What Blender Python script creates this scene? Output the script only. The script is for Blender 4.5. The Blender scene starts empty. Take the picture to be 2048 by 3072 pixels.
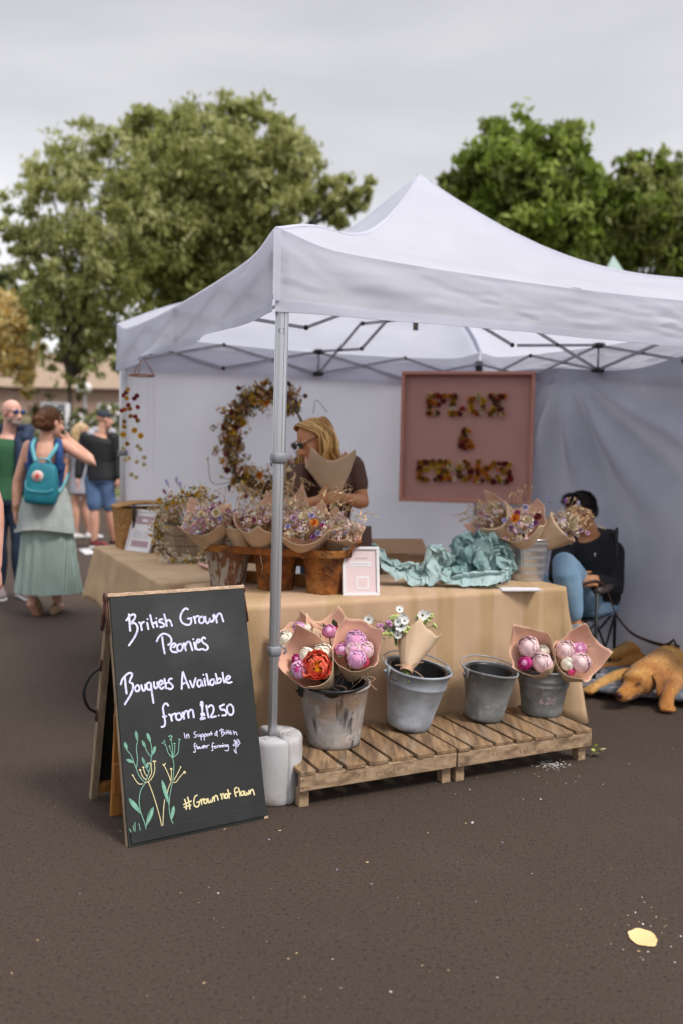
import bpy, bmesh, math, random
from mathutils import Vector, Matrix, noise
R = random.Random
S = bpy.context.scene
COL = S.collection
PI = math.pi
# ---------------------------------------------------------------- camera
H = 1.40
PITCH, ROLL, FPX = math.radians(3.82), math.radians(1.059), 2646.0
cam = bpy.data.objects.new('camera', bpy.data.cameras.new('camera'))
COL.objects.link(cam)
cam.data.sensor_fit = 'VERTICAL'
cam.data.sensor_height = 36.0
cam.data.lens = FPX / 3072 * 36
cam.data.clip_end = 2000
cam.location = (0, 0, H)
cam.rotation_euler = (Matrix.Rotation(PI/2 - PITCH, 3, 'X') @ Matrix.Rotation(ROLL, 3, 'Z')).to_euler()
cam.data.dof.use_dof = True
cam.data.dof.focus_distance = 3.35
cam.data.dof.aperture_fstop = 1.6
S.camera = cam
# ---------------------------------------------------------------- sky, sun, exposure
W = bpy.data.worlds.new('World'); S.world = W; W.use_nodes = True
nt = W.node_tree; nt.nodes.clear()
def wn(t, **k):
    n = nt.nodes.new(t)
    for a, b in k.items(): setattr(n, a, b)
    return n
SUN_EL, SUN_AZ = math.radians(52), math.radians(130)      # azimuth clockwise from +Y
out = wn('ShaderNodeOutputWorld'); bg = wn('ShaderNodeBackground'); bg.inputs['Strength'].default_value = 0.1
sky = wn('ShaderNodeTexSky', sky_type='NISHITA', sun_disc=False, sun_elevation=SUN_EL, sun_rotation=SUN_AZ)
tc = wn('ShaderNodeTexCoord'); mp = wn('ShaderNodeMapping'); mp.inputs['Scale'].default_value = (1.3, 1.3, 3.4); mp.inputs['Location'].default_value = (.35, .1, .25)
n1 = wn('ShaderNodeTexNoise'); n1.inputs['Scale'].default_value = 1.25; n1.inputs['Detail'].default_value = 5; n1.inputs['Roughness'].default_value = .45; n1.inputs['Distortion'].default_value = .4
rmp = wn('ShaderNodeValToRGB')
rmp.color_ramp.elements[0].position = .30; rmp.color_ramp.elements[0].color = (2.55, 2.54, 2.72, 1)
rmp.color_ramp.elements[1].position = .62; rmp.color_ramp.elements[1].color = (4.45, 4.36, 4.38, 1)
mx = wn('ShaderNodeMix', data_type='RGBA'); mx.inputs['Factor'].default_value = .9
L = nt.links.new
L(tc.outputs['Generated'], mp.inputs['Vector']); L(mp.outputs['Vector'], n1.inputs['Vector']); L(n1.outputs['Fac'], rmp.inputs['Fac'])
L(sky.outputs['Color'], mx.inputs['A']); L(rmp.outputs['Color'], mx.inputs['B']); sx = wn('ShaderNodeSeparateXYZ'); zr = wn('ShaderNodeValToRGB')
for i_, (p_, v_) in enumerate(((0, .47), (.16, .44), (.34, .345), (.48, .34), (.62, .50), (.95, 1.0))):
    e_ = zr.color_ramp.elements[i_] if i_ < 2 else zr.color_ramp.elements.new(p_)
    e_.position = p_; e_.color = (v_, v_, v_, 1)
z3 = wn('ShaderNodeMath', operation='MULTIPLY'); z3.inputs[1].default_value = 2.8
vm = wn('ShaderNodeVectorMath', operation='SCALE')       # an overcast sky is brightest overhead
L(tc.outputs['Generated'], sx.inputs['Vector']); L(sx.outputs['Z'], zr.inputs['Fac']); L(zr.outputs['Color'], z3.inputs[0]); L(mx.outputs['Result'], vm.inputs[0]); L(z3.outputs['Value'], vm.inputs['Scale'])
L(vm.outputs['Vector'], bg.inputs['Color']); L(bg.outputs['Background'], out.inputs['Surface'])
sd = bpy.data.lights.new('sun', 'SUN'); sd.energy = 1.5; sd.angle = math.radians(14); sd.color = (1.0, .95, .88)
so = bpy.data.objects.new('sun', sd); COL.objects.link(so)
sdir = Vector((math.sin(SUN_AZ)*math.cos(SUN_EL), math.cos(SUN_AZ)*math.cos(SUN_EL), math.sin(SUN_EL)))
so.rotation_euler = sdir.to_track_quat('Z', 'Y').to_euler(); so.location = (4, -4, 9)
vs = S.view_settings; S.display_settings.display_device = 'sRGB'
vs.view_transform = 'Standard'; vs.look = 'None'; vs.exposure = 1.0; vs.gamma = 1.0; vs.use_curve_mapping = False
S.render.engine = 'CYCLES'
S.cycles.use_denoising = True
S.cycles.max_bounces = 8; S.cycles.transparent_max_bounces = 8
# ---------------------------------------------------------------- measuring helpers (place frame of the stall)
_c, _s = math.cos(PITCH), math.sin(PITCH)
RM = Matrix(((math.cos(ROLL), -math.sin(ROLL), 0), (math.sin(ROLL), math.cos(ROLL), 0), (0, 0, 1))) @ Matrix(((1, 0, 0), (0, -_s, -_c), (0, _c, -_s)))
RT = RM.transposed()
def ray(x, y): return RT @ Vector(((x-1024)/FPX, (y-1536)/FPX, 1))
def gz(x, y, z=0.0):
    d = ray(x, y); return Vector((0, 0, H)) + d*((z-H)/d.z)
def gy(x, y, Y):
    d = ray(x, y); return Vector((0, 0, H)) + d*(Y/d.y)
def gpl(x, y, p, n):
    d = ray(x, y); o = Vector((0, 0, H)); return o + d*((p-o).dot(n)/d.dot(n))
TH = math.radians(25.63)
D1 = Vector((math.cos(TH), math.sin(TH), 0)); D2 = Vector((-math.sin(TH), math.cos(TH), 0)); UP = Vector((0, 0, 1))
TA = Vector((-.2726, 3.4685, 0))
def wt(u, v, z=0.0): return TA + D1*u + D2*v + UP*z
def gv(x, y, v): return gpl(x, y, wt(0, v), D2)
def nz(p, s=1.0, k=0.0): return noise.noise(Vector((p[0]*s+k, p[1]*s-k, p[2]*s+2*k)))
# ---------------------------------------------------------------- object helpers
def thing(name, label, cat, loc=(0, 0, 0), group=None):
    o = bpy.data.objects.new(name, None); COL.objects.link(o); o.location = loc
    o.empty_display_size = .1
    return tag(o, label, cat, group)
def tag(o, label=None, cat=None, group=None, kind=None):
    for k, v in (('label', label), ('category', cat), ('group', group), ('kind', kind)):
        if v: o[k] = v
    return o
def put(name, bm, mats, parent=None, smooth=True, label=None, kind=None):
    me = bpy.data.meshes.new(name)
    bm.normal_update(); bm.to_mesh(me); bm.free()
    if not isinstance(mats, (list, tuple)): mats = [mats]
    for m in mats: me.materials.append(m)
    if smooth: me.polygons.foreach_set('use_smooth', [True]*len(me.polygons))
    o = bpy.data.objects.new(name, me); COL.objects.link(o)
    if parent:
        o.parent = parent
        if parent.type == 'EMPTY': o.matrix_parent_inverse = Matrix.Translation(parent.location).inverted()   # parts are modelled in place
    if label: o['label'] = label
    if kind: o['kind'] = kind
    return o
def mod(o, t, **k):
    m = o.modifiers.new(t.lower(), t)
    for a, b in k.items(): setattr(m, a, b)
    return m
def remesh(o, vox=.01, it=3, sub=False):
    mod(o, 'REMESH', mode='VOXEL', voxel_size=vox, use_smooth_shade=True)
    mod(o, 'SMOOTH', factor=.5, iterations=it)
    return o
def BM(): return bmesh.new()
def frame(d, ref=None):
    d = d.normalized(); ref = ref or (UP if abs(d.z) < .95 else Vector((0, 1, 0)))
    x = ref.cross(d)
    if x.length < 1e-5: x = Vector((1, 0, 0)).cross(d)
    x.normalize(); return x, d.cross(x).normalized(), d
def quad(bm, vs, mi=0):
    try:
        f = bm.faces.new(vs); f.material_index = mi; return f
    except ValueError: return None
def box(bm, c, sx, sy, sz, ax=None, ay=None, az=None, bev=0.0, mi=0):
    ax = (ax or Vector((1, 0, 0))); ay = (ay or Vector((0, 1, 0))); az = (az or UP)
    b = bev
    c = Vector(c)
    if b <= 0:
        P = [bm.verts.new(c + ax*(i*sx/2) + ay*(j*sy/2) + az*(k*sz/2)) for k in (-1, 1) for j in (-1, 1) for i in (-1, 1)]
        for f in ((0, 2, 3, 1), (4, 5, 7, 6), (0, 1, 5, 4), (2, 6, 7, 3), (0, 4, 6, 2), (1, 3, 7, 5)): quad(bm, [P[i] for i in f], mi)
        return
    rings = []
    for z, ins in ((-sz/2, b), (-sz/2+b, 0), (sz/2-b, 0), (sz/2, b)):
        hx, hy = sx/2-ins, sy/2-ins
        pts = [(-hx+(b if not ins else b*.3), -hy), (hx-(b if not ins else b*.3), -hy), (hx, -hy+b*.8), (hx, hy-b*.8), (hx-b*.8, hy), (-hx+b*.8, hy), (-hx, hy-b*.8), (-hx, -hy+b*.8)]
        rings.append([bm.verts.new(c + ax*x + ay*y + az*z) for x, y in pts])
    for a, d in zip(rings, rings[1:]):
        for i in range(8): quad(bm, [a[i], a[(i+1) % 8], d[(i+1) % 8], d[i]], mi)
    quad(bm, rings[0][::-1], mi); quad(bm, rings[-1], mi)
def loft(bm, rings, n=12, cap=True, mi=0, closed=True):
    """rings: (centre, x half-axis vector, y half-axis vector)"""
    VR = []
    for c, x, y in rings:
        VR.append([bm.verts.new(Vector(c) + x*math.cos(2*PI*i/n) + y*math.sin(2*PI*i/n)) for i in range(n)])
    for a, b in zip(VR, VR[1:]):
        for i in range(n): quad(bm, [a[i], a[(i+1) % n], b[(i+1) % n], b[i]], mi)
    if cap:
        quad(bm, VR[0][::-1], mi); quad(bm, VR[-1], mi)
    return VR
def tube(bm, pts, r, n=8, cap=True, mi=0, rnd=False):
    pts = [Vector(p) for p in pts]
    if not isinstance(r, (list, tuple)): r = [r]*len(pts)
    r = list(r)
    if rnd:
        a = (pts[0]-pts[1]).normalized(); b = (pts[-1]-pts[-2]).normalized()
        pts = [pts[0]+a*r[0]*.92, pts[0]+a*r[0]*.6] + pts + [pts[-1]+b*r[-1]*.6, pts[-1]+b*r[-1]*.92]
        r = [r[0]*.38, r[0]*.8] + r + [r[-1]*.8, r[-1]*.38]
    rings = []; px = None
    for i, p in enumerate(pts):
        d = (pts[min(i+1, len(pts)-1)] - pts[max(i-1, 0)])
        if d.length < 1e-7: d = UP.copy()
        d.normalize()
        if px is None: x, y, _ = frame(d)
        else:
            x = px - d*px.dot(d)
            if x.length < 1e-5: x, y, _ = frame(d)
            x.normalize(); y = d.cross(x)
        px = x
        rings.append((p, x*r[i], y*r[i]))
    loft(bm, rings, n, cap, mi)
def spline(pts, k=6):
    pts = [Vector(p) for p in pts]
    if len(pts) < 3: return [pts[0].lerp(pts[-1], i/k) for i in range(k+1)]
    o = []
    for i in range(len(pts)-1):
        p0 = pts[i-1] if i else pts[0]*2-pts[1]
        p1, p2 = pts[i], pts[i+1]
        p3 = pts[i+2] if i+2 < len(pts) else pts[-1]*2-pts[-2]
        for j in range(k):
            t = j/k
            o.append(.5*((2*p1)+(p2-p0)*t+(2*p0-5*p1+4*p2-p3)*t*t+(3*p1-p0-3*p2+p3)*t**3))
    o.append(pts[-1]); return o
def lathe(bm, prof, c=(0, 0, 0), n=32, M=None, mi=0, cap0=True, cap1=False, wob=None):
    c = Vector(c); VR = []
    for r, z in prof:
        ring = []
        for i in range(n):
            a = 2*PI*i/n
            p = Vector((r*math.cos(a), r*math.sin(a), z))
            if wob: p = wob(p, a)
            ring.append(bm.verts.new(c + (M @ p if M else p)))
        VR.append(ring)
    for a, b in zip(VR, VR[1:]):
        for i in range(n): quad(bm, [a[i], a[(i+1) % n], b[(i+1) % n], b[i]], mi)
    if cap0: quad(bm, VR[0][::-1], mi)
    if cap1: quad(bm, VR[-1], mi)
def sheet(bm, fn, nu, nv, mi=0, flip=False):
    V = [[bm.verts.new(fn(i/nu, j/nv)) for i in range(nu+1)] for j in range(nv+1)]
    for j in range(nv):
        for i in range(nu):
            q = [V[j][i], V[j][i+1], V[j+1][i+1], V[j+1][i]]
            quad(bm, q[::-1] if flip else q, mi)
    return V
def ell(bm, c, rx, ry, rz, ax=None, ay=None, az=None, nu=14, nv=9, mi=0):
    ax = ax or Vector((1, 0, 0)); ay = ay or Vector((0, 1, 0)); az = az or UP
    c = Vector(c); rings = []
    for j in range(nv+1):
        a = -PI/2 + PI*(j+.25)/(nv+.5)
        rings.append((c + az*(rz*math.sin(a)), ax*(rx*math.cos(a)), ay*(ry*math.cos(a))))
    loft(bm, rings, nu, True, mi)
# ---------------------------------------------------------------- materials
_mats = {}
def M(name, col, rough=.6, col2=None, scale=6.0, lo=.35, hi=.65, bump=0.0, bscale=80.0, metal=0.0, stretch=(1, 1, 1), rot=(0, 0, 0), spec=.4, transl=0.0, detail=6, sheen=0.0, coat=0.0):
    if name in _mats: return _mats[name]
    m = bpy.data.materials.new(name); m.use_nodes = True; t = m.node_tree; N = t.nodes; N.clear(); K = t.links.new
    o = N.new('ShaderNodeOutputMaterial'); b = N.new('ShaderNodeBsdfPrincipled')
    b.inputs['Roughness'].default_value = rough; b.inputs['Metallic'].default_value = metal; b.inputs['Specular IOR Level'].default_value = spec
    if sheen: b.inputs['Sheen Weight'].default_value = sheen
    if coat: b.inputs['Coat Weight'].default_value = coat
    tcn = N.new('ShaderNodeTexCoord'); mpn = N.new('ShaderNodeMapping'); mpn.inputs['Scale'].default_value = stretch; mpn.inputs['Rotation'].default_value = rot
    K(tcn.outputs['Object'], mpn.inputs['Vector'])
    col2 = col2 or tuple(c*.72 for c in col)
    ns = N.new('ShaderNodeTexNoise'); ns.inputs['Scale'].default_value = scale; ns.inputs['Detail'].default_value = detail
    K(mpn.outputs['Vector'], ns.inputs['Vector'])
    rp = N.new('ShaderNodeValToRGB'); rp.color_ramp.elements[0].position = lo; rp.color_ramp.elements[1].position = hi
    rp.color_ramp.elements[0].color = (*col2, 1); rp.color_ramp.elements[1].color = (*col, 1)
    K(ns.outputs['Fac'], rp.inputs['Fac']); K(rp.outputs['Color'], b.inputs['Base Color'])
    m['ramp'] = rp.name
    if bump:
        nb = N.new('ShaderNodeTexNoise'); nb.inputs['Scale'].default_value = bscale; nb.inputs['Detail'].default_value = 4
        K(mpn.outputs['Vector'], nb.inputs['Vector'])
        bp = N.new('ShaderNodeBump'); bp.inputs['Strength'].default_value = bump; bp.inputs['Distance'].default_value = .01
        K(nb.outputs['Fac'], bp.inputs['Height']); K(bp.outputs['Normal'], b.inputs['Normal'])
    if transl:
        tr = N.new('ShaderNodeBsdfTranslucent'); ms = N.new('ShaderNodeMixShader'); ms.inputs['Fac'].default_value = transl
        K(rp.outputs['Color'], tr.inputs['Color']); K(b.outputs['BSDF'], ms.inputs[1]); K(tr.outputs['BSDF'], ms.inputs[2]); K(ms.outputs['Shader'], o.inputs['Surface'])
    else: K(b.outputs['BSDF'], o.inputs['Surface'])
    _mats[name] = m; return m
def parts(m):
    t = m.node_tree
    b = next(n for n in t.nodes if n.type == 'BSDF_PRINCIPLED'); mpn = next(n for n in t.nodes if n.type == 'MAPPING'); rp = t.nodes[m['ramp']]
    return t, b, mpn, rp
def layer(m, col, kind='NOISE', scale=5.0, lo=.5, hi=.6, fac=1.0, stretch=None, rot=None, **k):
    """blend one more colour over a material's base colour where a texture is high"""
    t, b, mpn, rp = parts(m); N = t.nodes; K = t.links.new
    src = b.inputs['Base Color'].links[0].from_socket
    tx = N.new({'NOISE': 'ShaderNodeTexNoise', 'VORONOI': 'ShaderNodeTexVoronoi', 'WAVE': 'ShaderNodeTexWave', 'BRICK': 'ShaderNodeTexBrick'}[kind])
    tx.inputs['Scale'].default_value = scale
    for a, v in k.items():
        if a in ('bands_direction', 'wave_type', 'feature', 'wave_profile'): setattr(tx, a, v)
        else: tx.inputs[a.replace('_', ' ')].default_value = v
    v = mpn.outputs['Vector']
    if stretch or rot:
        m2 = N.new('ShaderNodeMapping'); m2.inputs['Scale'].default_value = stretch or (1, 1, 1); m2.inputs['Rotation'].default_value = rot or (0, 0, 0)
        tcn = next(n for n in N if n.type == 'TEX_COORD'); K(tcn.outputs['Object'], m2.inputs['Vector']); v = m2.outputs['Vector']
    K(v, tx.inputs['Vector'])
    mr = N.new('ShaderNodeMapRange'); mr.inputs['From Min'].default_value = lo; mr.inputs['From Max'].default_value = hi; mr.inputs['To Max'].default_value = fac
    K(tx.outputs['Distance' if kind == 'VORONOI' else 'Fac'], mr.inputs['Value'])
    mxn = N.new('ShaderNodeMix'); mxn.data_type = 'RGBA'; K(mr.outputs['Result'], mxn.inputs['Factor']); K(src, mxn.inputs['A']); mxn.inputs['B'].default_value = (*col, 1)
    K(mxn.outputs['Result'], b.inputs['Base Color'])
    for l in list(t.links):
        if l.from_socket == src and l.to_node.type == 'BSDF_TRANSLUCENT': K(mxn.outputs['Result'], l.to_socket)
    return m
canvas = M('white_canvas', (.735, .745, .835), .75, (.69, .70, .79), 3, transl=.5, bump=.3, bscale=9, sheen=.1)
wallcloth = M('wall_canvas', (.87, .87, .925), .8, (.82, .82, .89), 2.5, transl=.55, bump=.25, bscale=6)
alu = M('aluminium', (.62, .63, .66), .32, (.5, .51, .54), 20, metal=.85, stretch=(1, 1, .05))
greyplastic = M('grey_plastic', (.23, .24, .27), .5, (.18, .19, .21), 20)
blackplastic = M('black_plastic', (.012, .012, .014), .35, (.008, .008, .009), 20, spec=.5)
steelbar = M('truss_steel', (.33, .33, .36), .45, (.26, .26, .29), 30, metal=.3)
weightplastic = M('weight_plastic', (.46, .45, .46), .6, (.38, .37, .38), 5, bump=.12, bscale=40)
layer(weightplastic, (.30, .24, .20), scale=9, lo=.56, hi=.72, fac=.55, Detail=8)
asphalt = M('asphalt', (.102, .072, .053), .92, (.046, .031, .023), 240, .30, .70, bump=1.0, bscale=230, detail=3, spec=.25)
layer(asphalt, (.050, .035, .028), scale=.75, lo=.42, hi=.8, fac=.6, Detail=6)
layer(asphalt, (.105, .075, .060), scale=1.9, lo=.55, hi=.85, fac=.5, Detail=8)
layer(asphalt, (.030, .024, .022), scale=75, lo=.57, hi=.66, fac=.8, Detail=2)
layer(asphalt, (.24, .20, .17), scale=120, lo=.66, hi=.74, fac=.5, Detail=2)
burlap = M('burlap', (.54, .385, .235), .9, (.43, .29, .165), 5, .3, .7, bump=.5, bscale=300)
layer(burlap, (.35, .225, .12), 'WAVE', scale=95, lo=.55, hi=.95, fac=.35, bands_direction='Z', Distortion=3.0, Detail=3)
burlap_stripe = M('burlap_striped', (.50, .345, .195), .9, (.40, .26, .135), 5, .3, .7, bump=.5, bscale=300, rot=(0, 0, -TH))
layer(burlap_stripe, (.35, .215, .11), 'WAVE', scale=95, lo=.55, hi=.95, fac=.35, bands_direction='Z', Distortion=3.0, Detail=3)
layer(burlap_stripe, (.62, .415, .31), 'NOISE', scale=3.2, lo=.48, hi=.53, fac=.38, stretch=(2.1, 0, .02), rot=(0, 0, -TH), Detail=1)
kraft = M('kraft_paper', (.56, .415, .28), .75, (.49, .35, .23), 7, bump=.4, bscale=9)
kraftpink = M('pink_paper', (.70, .42, .30), .75, (.62, .36, .25), 7, bump=.4, bscale=9)
galv = M('galvanised_zinc', (.30, .31, .325), .5, (.20, .21, .22), 9, .3, .7, bump=.12, bscale=25, metal=.35)
layer(galv, (.42, .43, .44), 'VORONOI', scale=28, lo=.35, hi=.75, fac=.3)
galvworn = M('weathered_zinc', (.36, .335, .315), .68, (.20, .18, .165), 8, .35, .65, bump=.35, bscale=30, metal=.05)
layer(galvworn, (.32, .20, .125), scale=7, lo=.47, hi=.62, fac=.8, Detail=8)
layer(galvworn, (.035, .028, .024), scale=5, lo=.58, hi=.66, fac=.9, stretch=(4, 4, .5))
layer(galvworn, (.50, .47, .45), scale=20, lo=.62, hi=.72, fac=.5)
galvdark = M('dull_zinc', (.235, .24, .235), .62, (.125, .13, .128), 9, .36, .64, bump=.25, bscale=30, metal=.1)
layer(galvdark, (.34, .34, .34), scale=24, lo=.62, hi=.72, fac=.6)
layer(galvdark, (.22, .11, .08), scale=9, lo=.68, hi=.74, fac=.6, stretch=(1, 1, 4))
galvblue = M('blueish_zinc', (.36, .39, .43), .6, (.20, .215, .24), 9, .36, .64, bump=.25, bscale=22, metal=.12)
layer(galvblue, (.10, .105, .11), scale=12, lo=.66, hi=.72, fac=.7, stretch=(1, 1, 3))
rust = M('rust', (.26, .088, .020), .92, (.12, .040, .014), 16, .36, .64, bump=.9, bscale=60, spec=.2)
layer(rust, (.055, .026, .016), scale=9, lo=.53, hi=.63, fac=.85, Detail=9)
layer(rust, (.33, .145, .04), scale=4, lo=.5, hi=.62, fac=.75, Detail=9)
rustpaint = M('flaking_rust', (.19, .08, .035), .8, (.11, .045, .022), 9, .3, .7, bump=.5, bscale=40)
layer(rustpaint, (.33, .30, .25), scale=14, lo=.47, hi=.55, fac=.85, stretch=(1.6, 1.6, .7), Detail=8, Distortion=1.5)
pallet = M('pallet_wood', (.37, .235, .125), .8, (.185, .11, .055), 7, .3, .7, bump=.5, bscale=40, stretch=(9, 1, 9), rot=(0, 0, -TH))
layer(pallet, (.085, .05, .028), scale=3.4, lo=.44, hi=.64, fac=.8, Detail=9)
layer(pallet, (.33, .27, .20), scale=2.2, lo=.56, hi=.72, fac=.6)
layer(pallet, (.09, .055, .035), 'WAVE', scale=5, lo=.75, hi=1, fac=.5, bands_direction='X', Distortion=6, Detail=3, Detail_Scale=2.0)
pallet_rail = M('pallet_rail_wood', (.43, .30, .19), .8, (.27, .175, .10), 7, .3, .7, bump=.5, bscale=40, stretch=(1, 9, 9), rot=(0, 0, -TH))
layer(pallet_rail, (.11, .065, .038), scale=3.2, lo=.5, hi=.66, fac=.75, Detail=9)
greywood = M('weathered_wood', (.34, .255, .17), .8, (.19, .135, .085), 6, .3, .7, bump=.5, bscale=30, stretch=(8, 8, 1))
orangewood = M('varnished_wood', (.42, .185, .045), .45, (.25, .095, .022), 5, .3, .7, bump=.25, bscale=30, stretch=(7, 7, 1))
plyedge = M('plywood_edge', (.60, .44, .31), .75, (.33, .21, .13), 40, .35, .65, bump=.3, bscale=60, stretch=(1, 1, 6))
slate = M('blackboard_paint', (.016, .018, .0175), .55, (.011, .0125, .012), 4, spec=.35, bump=.06, bscale=50)
layer(slate, (.055, .060, .060), scale=3.5, lo=.48, hi=.8, fac=.6, Detail=7)
chalk = M('lilac_chalk', (.66, .66, .86), .9, (.42, .42, .60), 130, .30, .55)
chalkgreen = M('green_chalk', (.23, .46, .35), .9, (.14, .32, .25), 160, .3, .6)
chalkyellow = M('yellow_chalk', (.74, .66, .38), .9, (.58, .48, .24), 160, .3, .6)
chalkpink = M('pink_chalk', (.62, .42, .45), .9, (.42, .28, .3), 160)
iron = M('rusty_iron', (.13, .045, .025), .7, (.06, .028, .02), 30, bump=.3)
blackiron = M('black_iron', (.02, .022, .024), .5)
# ================================================================= ground
bm = BM()
xs = [-400, -60, -20, -8, -4, 0, 4, 8, 20, 60, 400]; ys = [-60, -10, 0, 2, 4, 6, 9, 14, 25, 60, 600]
V = [[bm.verts.new((x, y, 0)) for x in xs] for y in ys]
for j in range(len(ys)-1):
    for i in range(len(xs)-1): quad(bm, [V[j][i], V[j][i+1], V[j+1][i+1], V[j+1][i]])
tag(put('asphalt_ground', bm, asphalt, smooth=False), kind='structure')
whitepaint = M('road_paint', (.62, .61, .62), .8, (.3, .28, .28), 9, .38, .5)
yellowpaint = M('yellow_paint', (.70, .52, .25), .8, (.62, .44, .2), 12)
def patch(name, mat, pts, z=.004, jag=0.0, seed=1, **k):
    bm = BM(); r = R(seed)
    quad(bm, [bm.verts.new((p.x + r.uniform(-jag, jag), p.y + r.uniform(-jag, jag), z)) for p in pts])
    return put(name, bm, mat, smooth=False)
for q in (((235, 1648), (268, 1646), (292, 1662), (258, 1664)), ((278, 1672), (305, 1676), (312, 1696), (292, 1690)), ((262, 1505), (340, 1497), (352, 1503), (272, 1512))):
    tag(patch('road_marking', whitepaint, [gz(*p) for p in q]), kind='structure')
c = gz(1925, 2815)
pts = []
for i in range(26):
    a = 2*PI*i/26; k = 1+.22*noise.noise(Vector((math.cos(a)*1.7, math.sin(a)*1.7, 3.3)))
    pts.append(Vector((c.x + .042*k*math.cos(a), c.y + .048*k*math.sin(a), 0)))
tag(patch('paint_splash', yellowpaint, pts), 'dried yellow paint splash on the bare asphalt in front of the stall', 'paint splash')
# petals, grit and litter on the ground
r = R(5)
litter = [M('petal_litter', (.62, .58, .55), .8), M('straw_litter', (.52, .37, .2), .8), M('lilac_litter', (.42, .36, .55), .8), yellowpaint]
bm = BM()
def bit(x, y, s, mi):
    a = r.uniform(0, PI*2); l = r.uniform(.5, 1.6)*s; w = r.uniform(.3, .8)*s
    ux, uy = math.cos(a), math.sin(a)
    z = .003 + r.uniform(0, .002)
    c0 = bm.verts.new((x, y, z + w*.25))
    ps = []
    for k in range(7):
        b = 2*PI*k/7; q = r.uniform(.7, 1.2)
        dx, dy = l*q*math.cos(b), w*q*math.sin(b)
        ps.append(bm.verts.new((x + dx*ux - dy*uy, y + dx*uy + dy*ux, z)))
    for k in range(7): quad(bm, [c0, ps[k], ps[(k+1) % 7]], mi)
for i in range(70):
    p = gz(r.gauss(1655, 26), r.gauss(2297, 7)); bit(p.x, p.y, .006, 0)
for i in range(16):
    p = gz(r.gauss(1600, 160), r.gauss(2340, 25)); bit(p.x, p.y, .0045, r.choice((0, 0, 1)))
for i in range(90):
    p = gz(r.uniform(20, 2030), 2100 + 900*r.random()**.8); bit(p.x, p.y, r.choice((.002, .003, .004)), r.choice((0, 0, 1, 1, 2)))
for (x, y, s, mi) in ((1415, 2470, .011, 0), (1395, 2473, .007, 1), (1505, 2530, .007, 2), (655, 2683, .006, 0), (1100, 2590, .008, 1), (840, 2495, .008, 1), (808, 2522, .005, 2), (675, 2490, .007, 1), (1364, 2385, .004, 2), (1210, 2310, .012, 1), (1620, 2400, .006, 0), (1310, 2312, .012, 1)):
    p = gz(x, y); bit(p.x, p.y, s, mi)
for i in range(34):
    p = gz(r.gauss(1975, 60), r.gauss(2800, 60)); bit(p.x, p.y, .004*r.random()+.001, r.choice((0, 3)))
put('litter', bm, litter, smooth=False)
tag(bpy.data.objects['litter'], 'scattered petals, straw bits and paint flecks lying on the asphalt', 'litter', kind='stuff')
# ================================================================= white pop-up gazebo
gz_ = thing('market_gazebo', 'large white pop up gazebo over the flower stall with back and side walls', 'gazebo', TA)
ZE, ZP, SZ = 2.225, 3.10, 3.0
CN = [(0, 0), (SZ, 0), (SZ, SZ), (0, SZ)]
def eavez(s): return ZE - .055*(4*s*(1-s))**.7 + .04*(math.exp(-(s/.05)**2) + math.exp(-((1-s)/.05)**2))
bm = BM()
def roofpt(k):
    a, b = CN[k], CN[(k+1) % 4]
    def f(s, t):
        bx, by = a[0]+(b[0]-a[0])*s, a[1]+(b[1]-a[1])*s
        u, v = bx+(1.5-bx)*t, by+(1.5-by)*t
        z = eavez(s)*(1-t) + ZE*t + (ZP-ZE)*t**1.9 + .6*t*math.exp(-(t/.3)**2) - .03*4*s*(1-s)*math.sin(PI*t)
        e = min(1, 6*t)*min(1, 6*s+.2)*min(1, 6*(1-s)+.2)*min(1, 5*(1-t))
        z += e*(.016*nz((u*1.3, v*1.3, 0), 2.2) + .010*nz((u+v, u-v, 1), 5))
        return wt(u, v, z)
    return f
for k in range(4): sheet(bm, roofpt(k), 36, 30)
bmesh.ops.remove_doubles(bm, verts=bm.verts, dist=.0008)
roof = put('roof', bm, canvas, gz_)
for k in range(4):      # taped seams down the hips and a stitched line along the eaves
    bm = BM(); f_ = roofpt(k); sheet(bm, lambda s, t: f_(.007*s*(1+2*t), min(.97, t))+UP*.0025, 1, 40); sheet(bm, lambda s, t: f_(1-.007*s*(1+2*t), min(.97, t))+UP*.0025, 1, 40, flip=True)
    put('seam', bm, canvas, roof)
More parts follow.
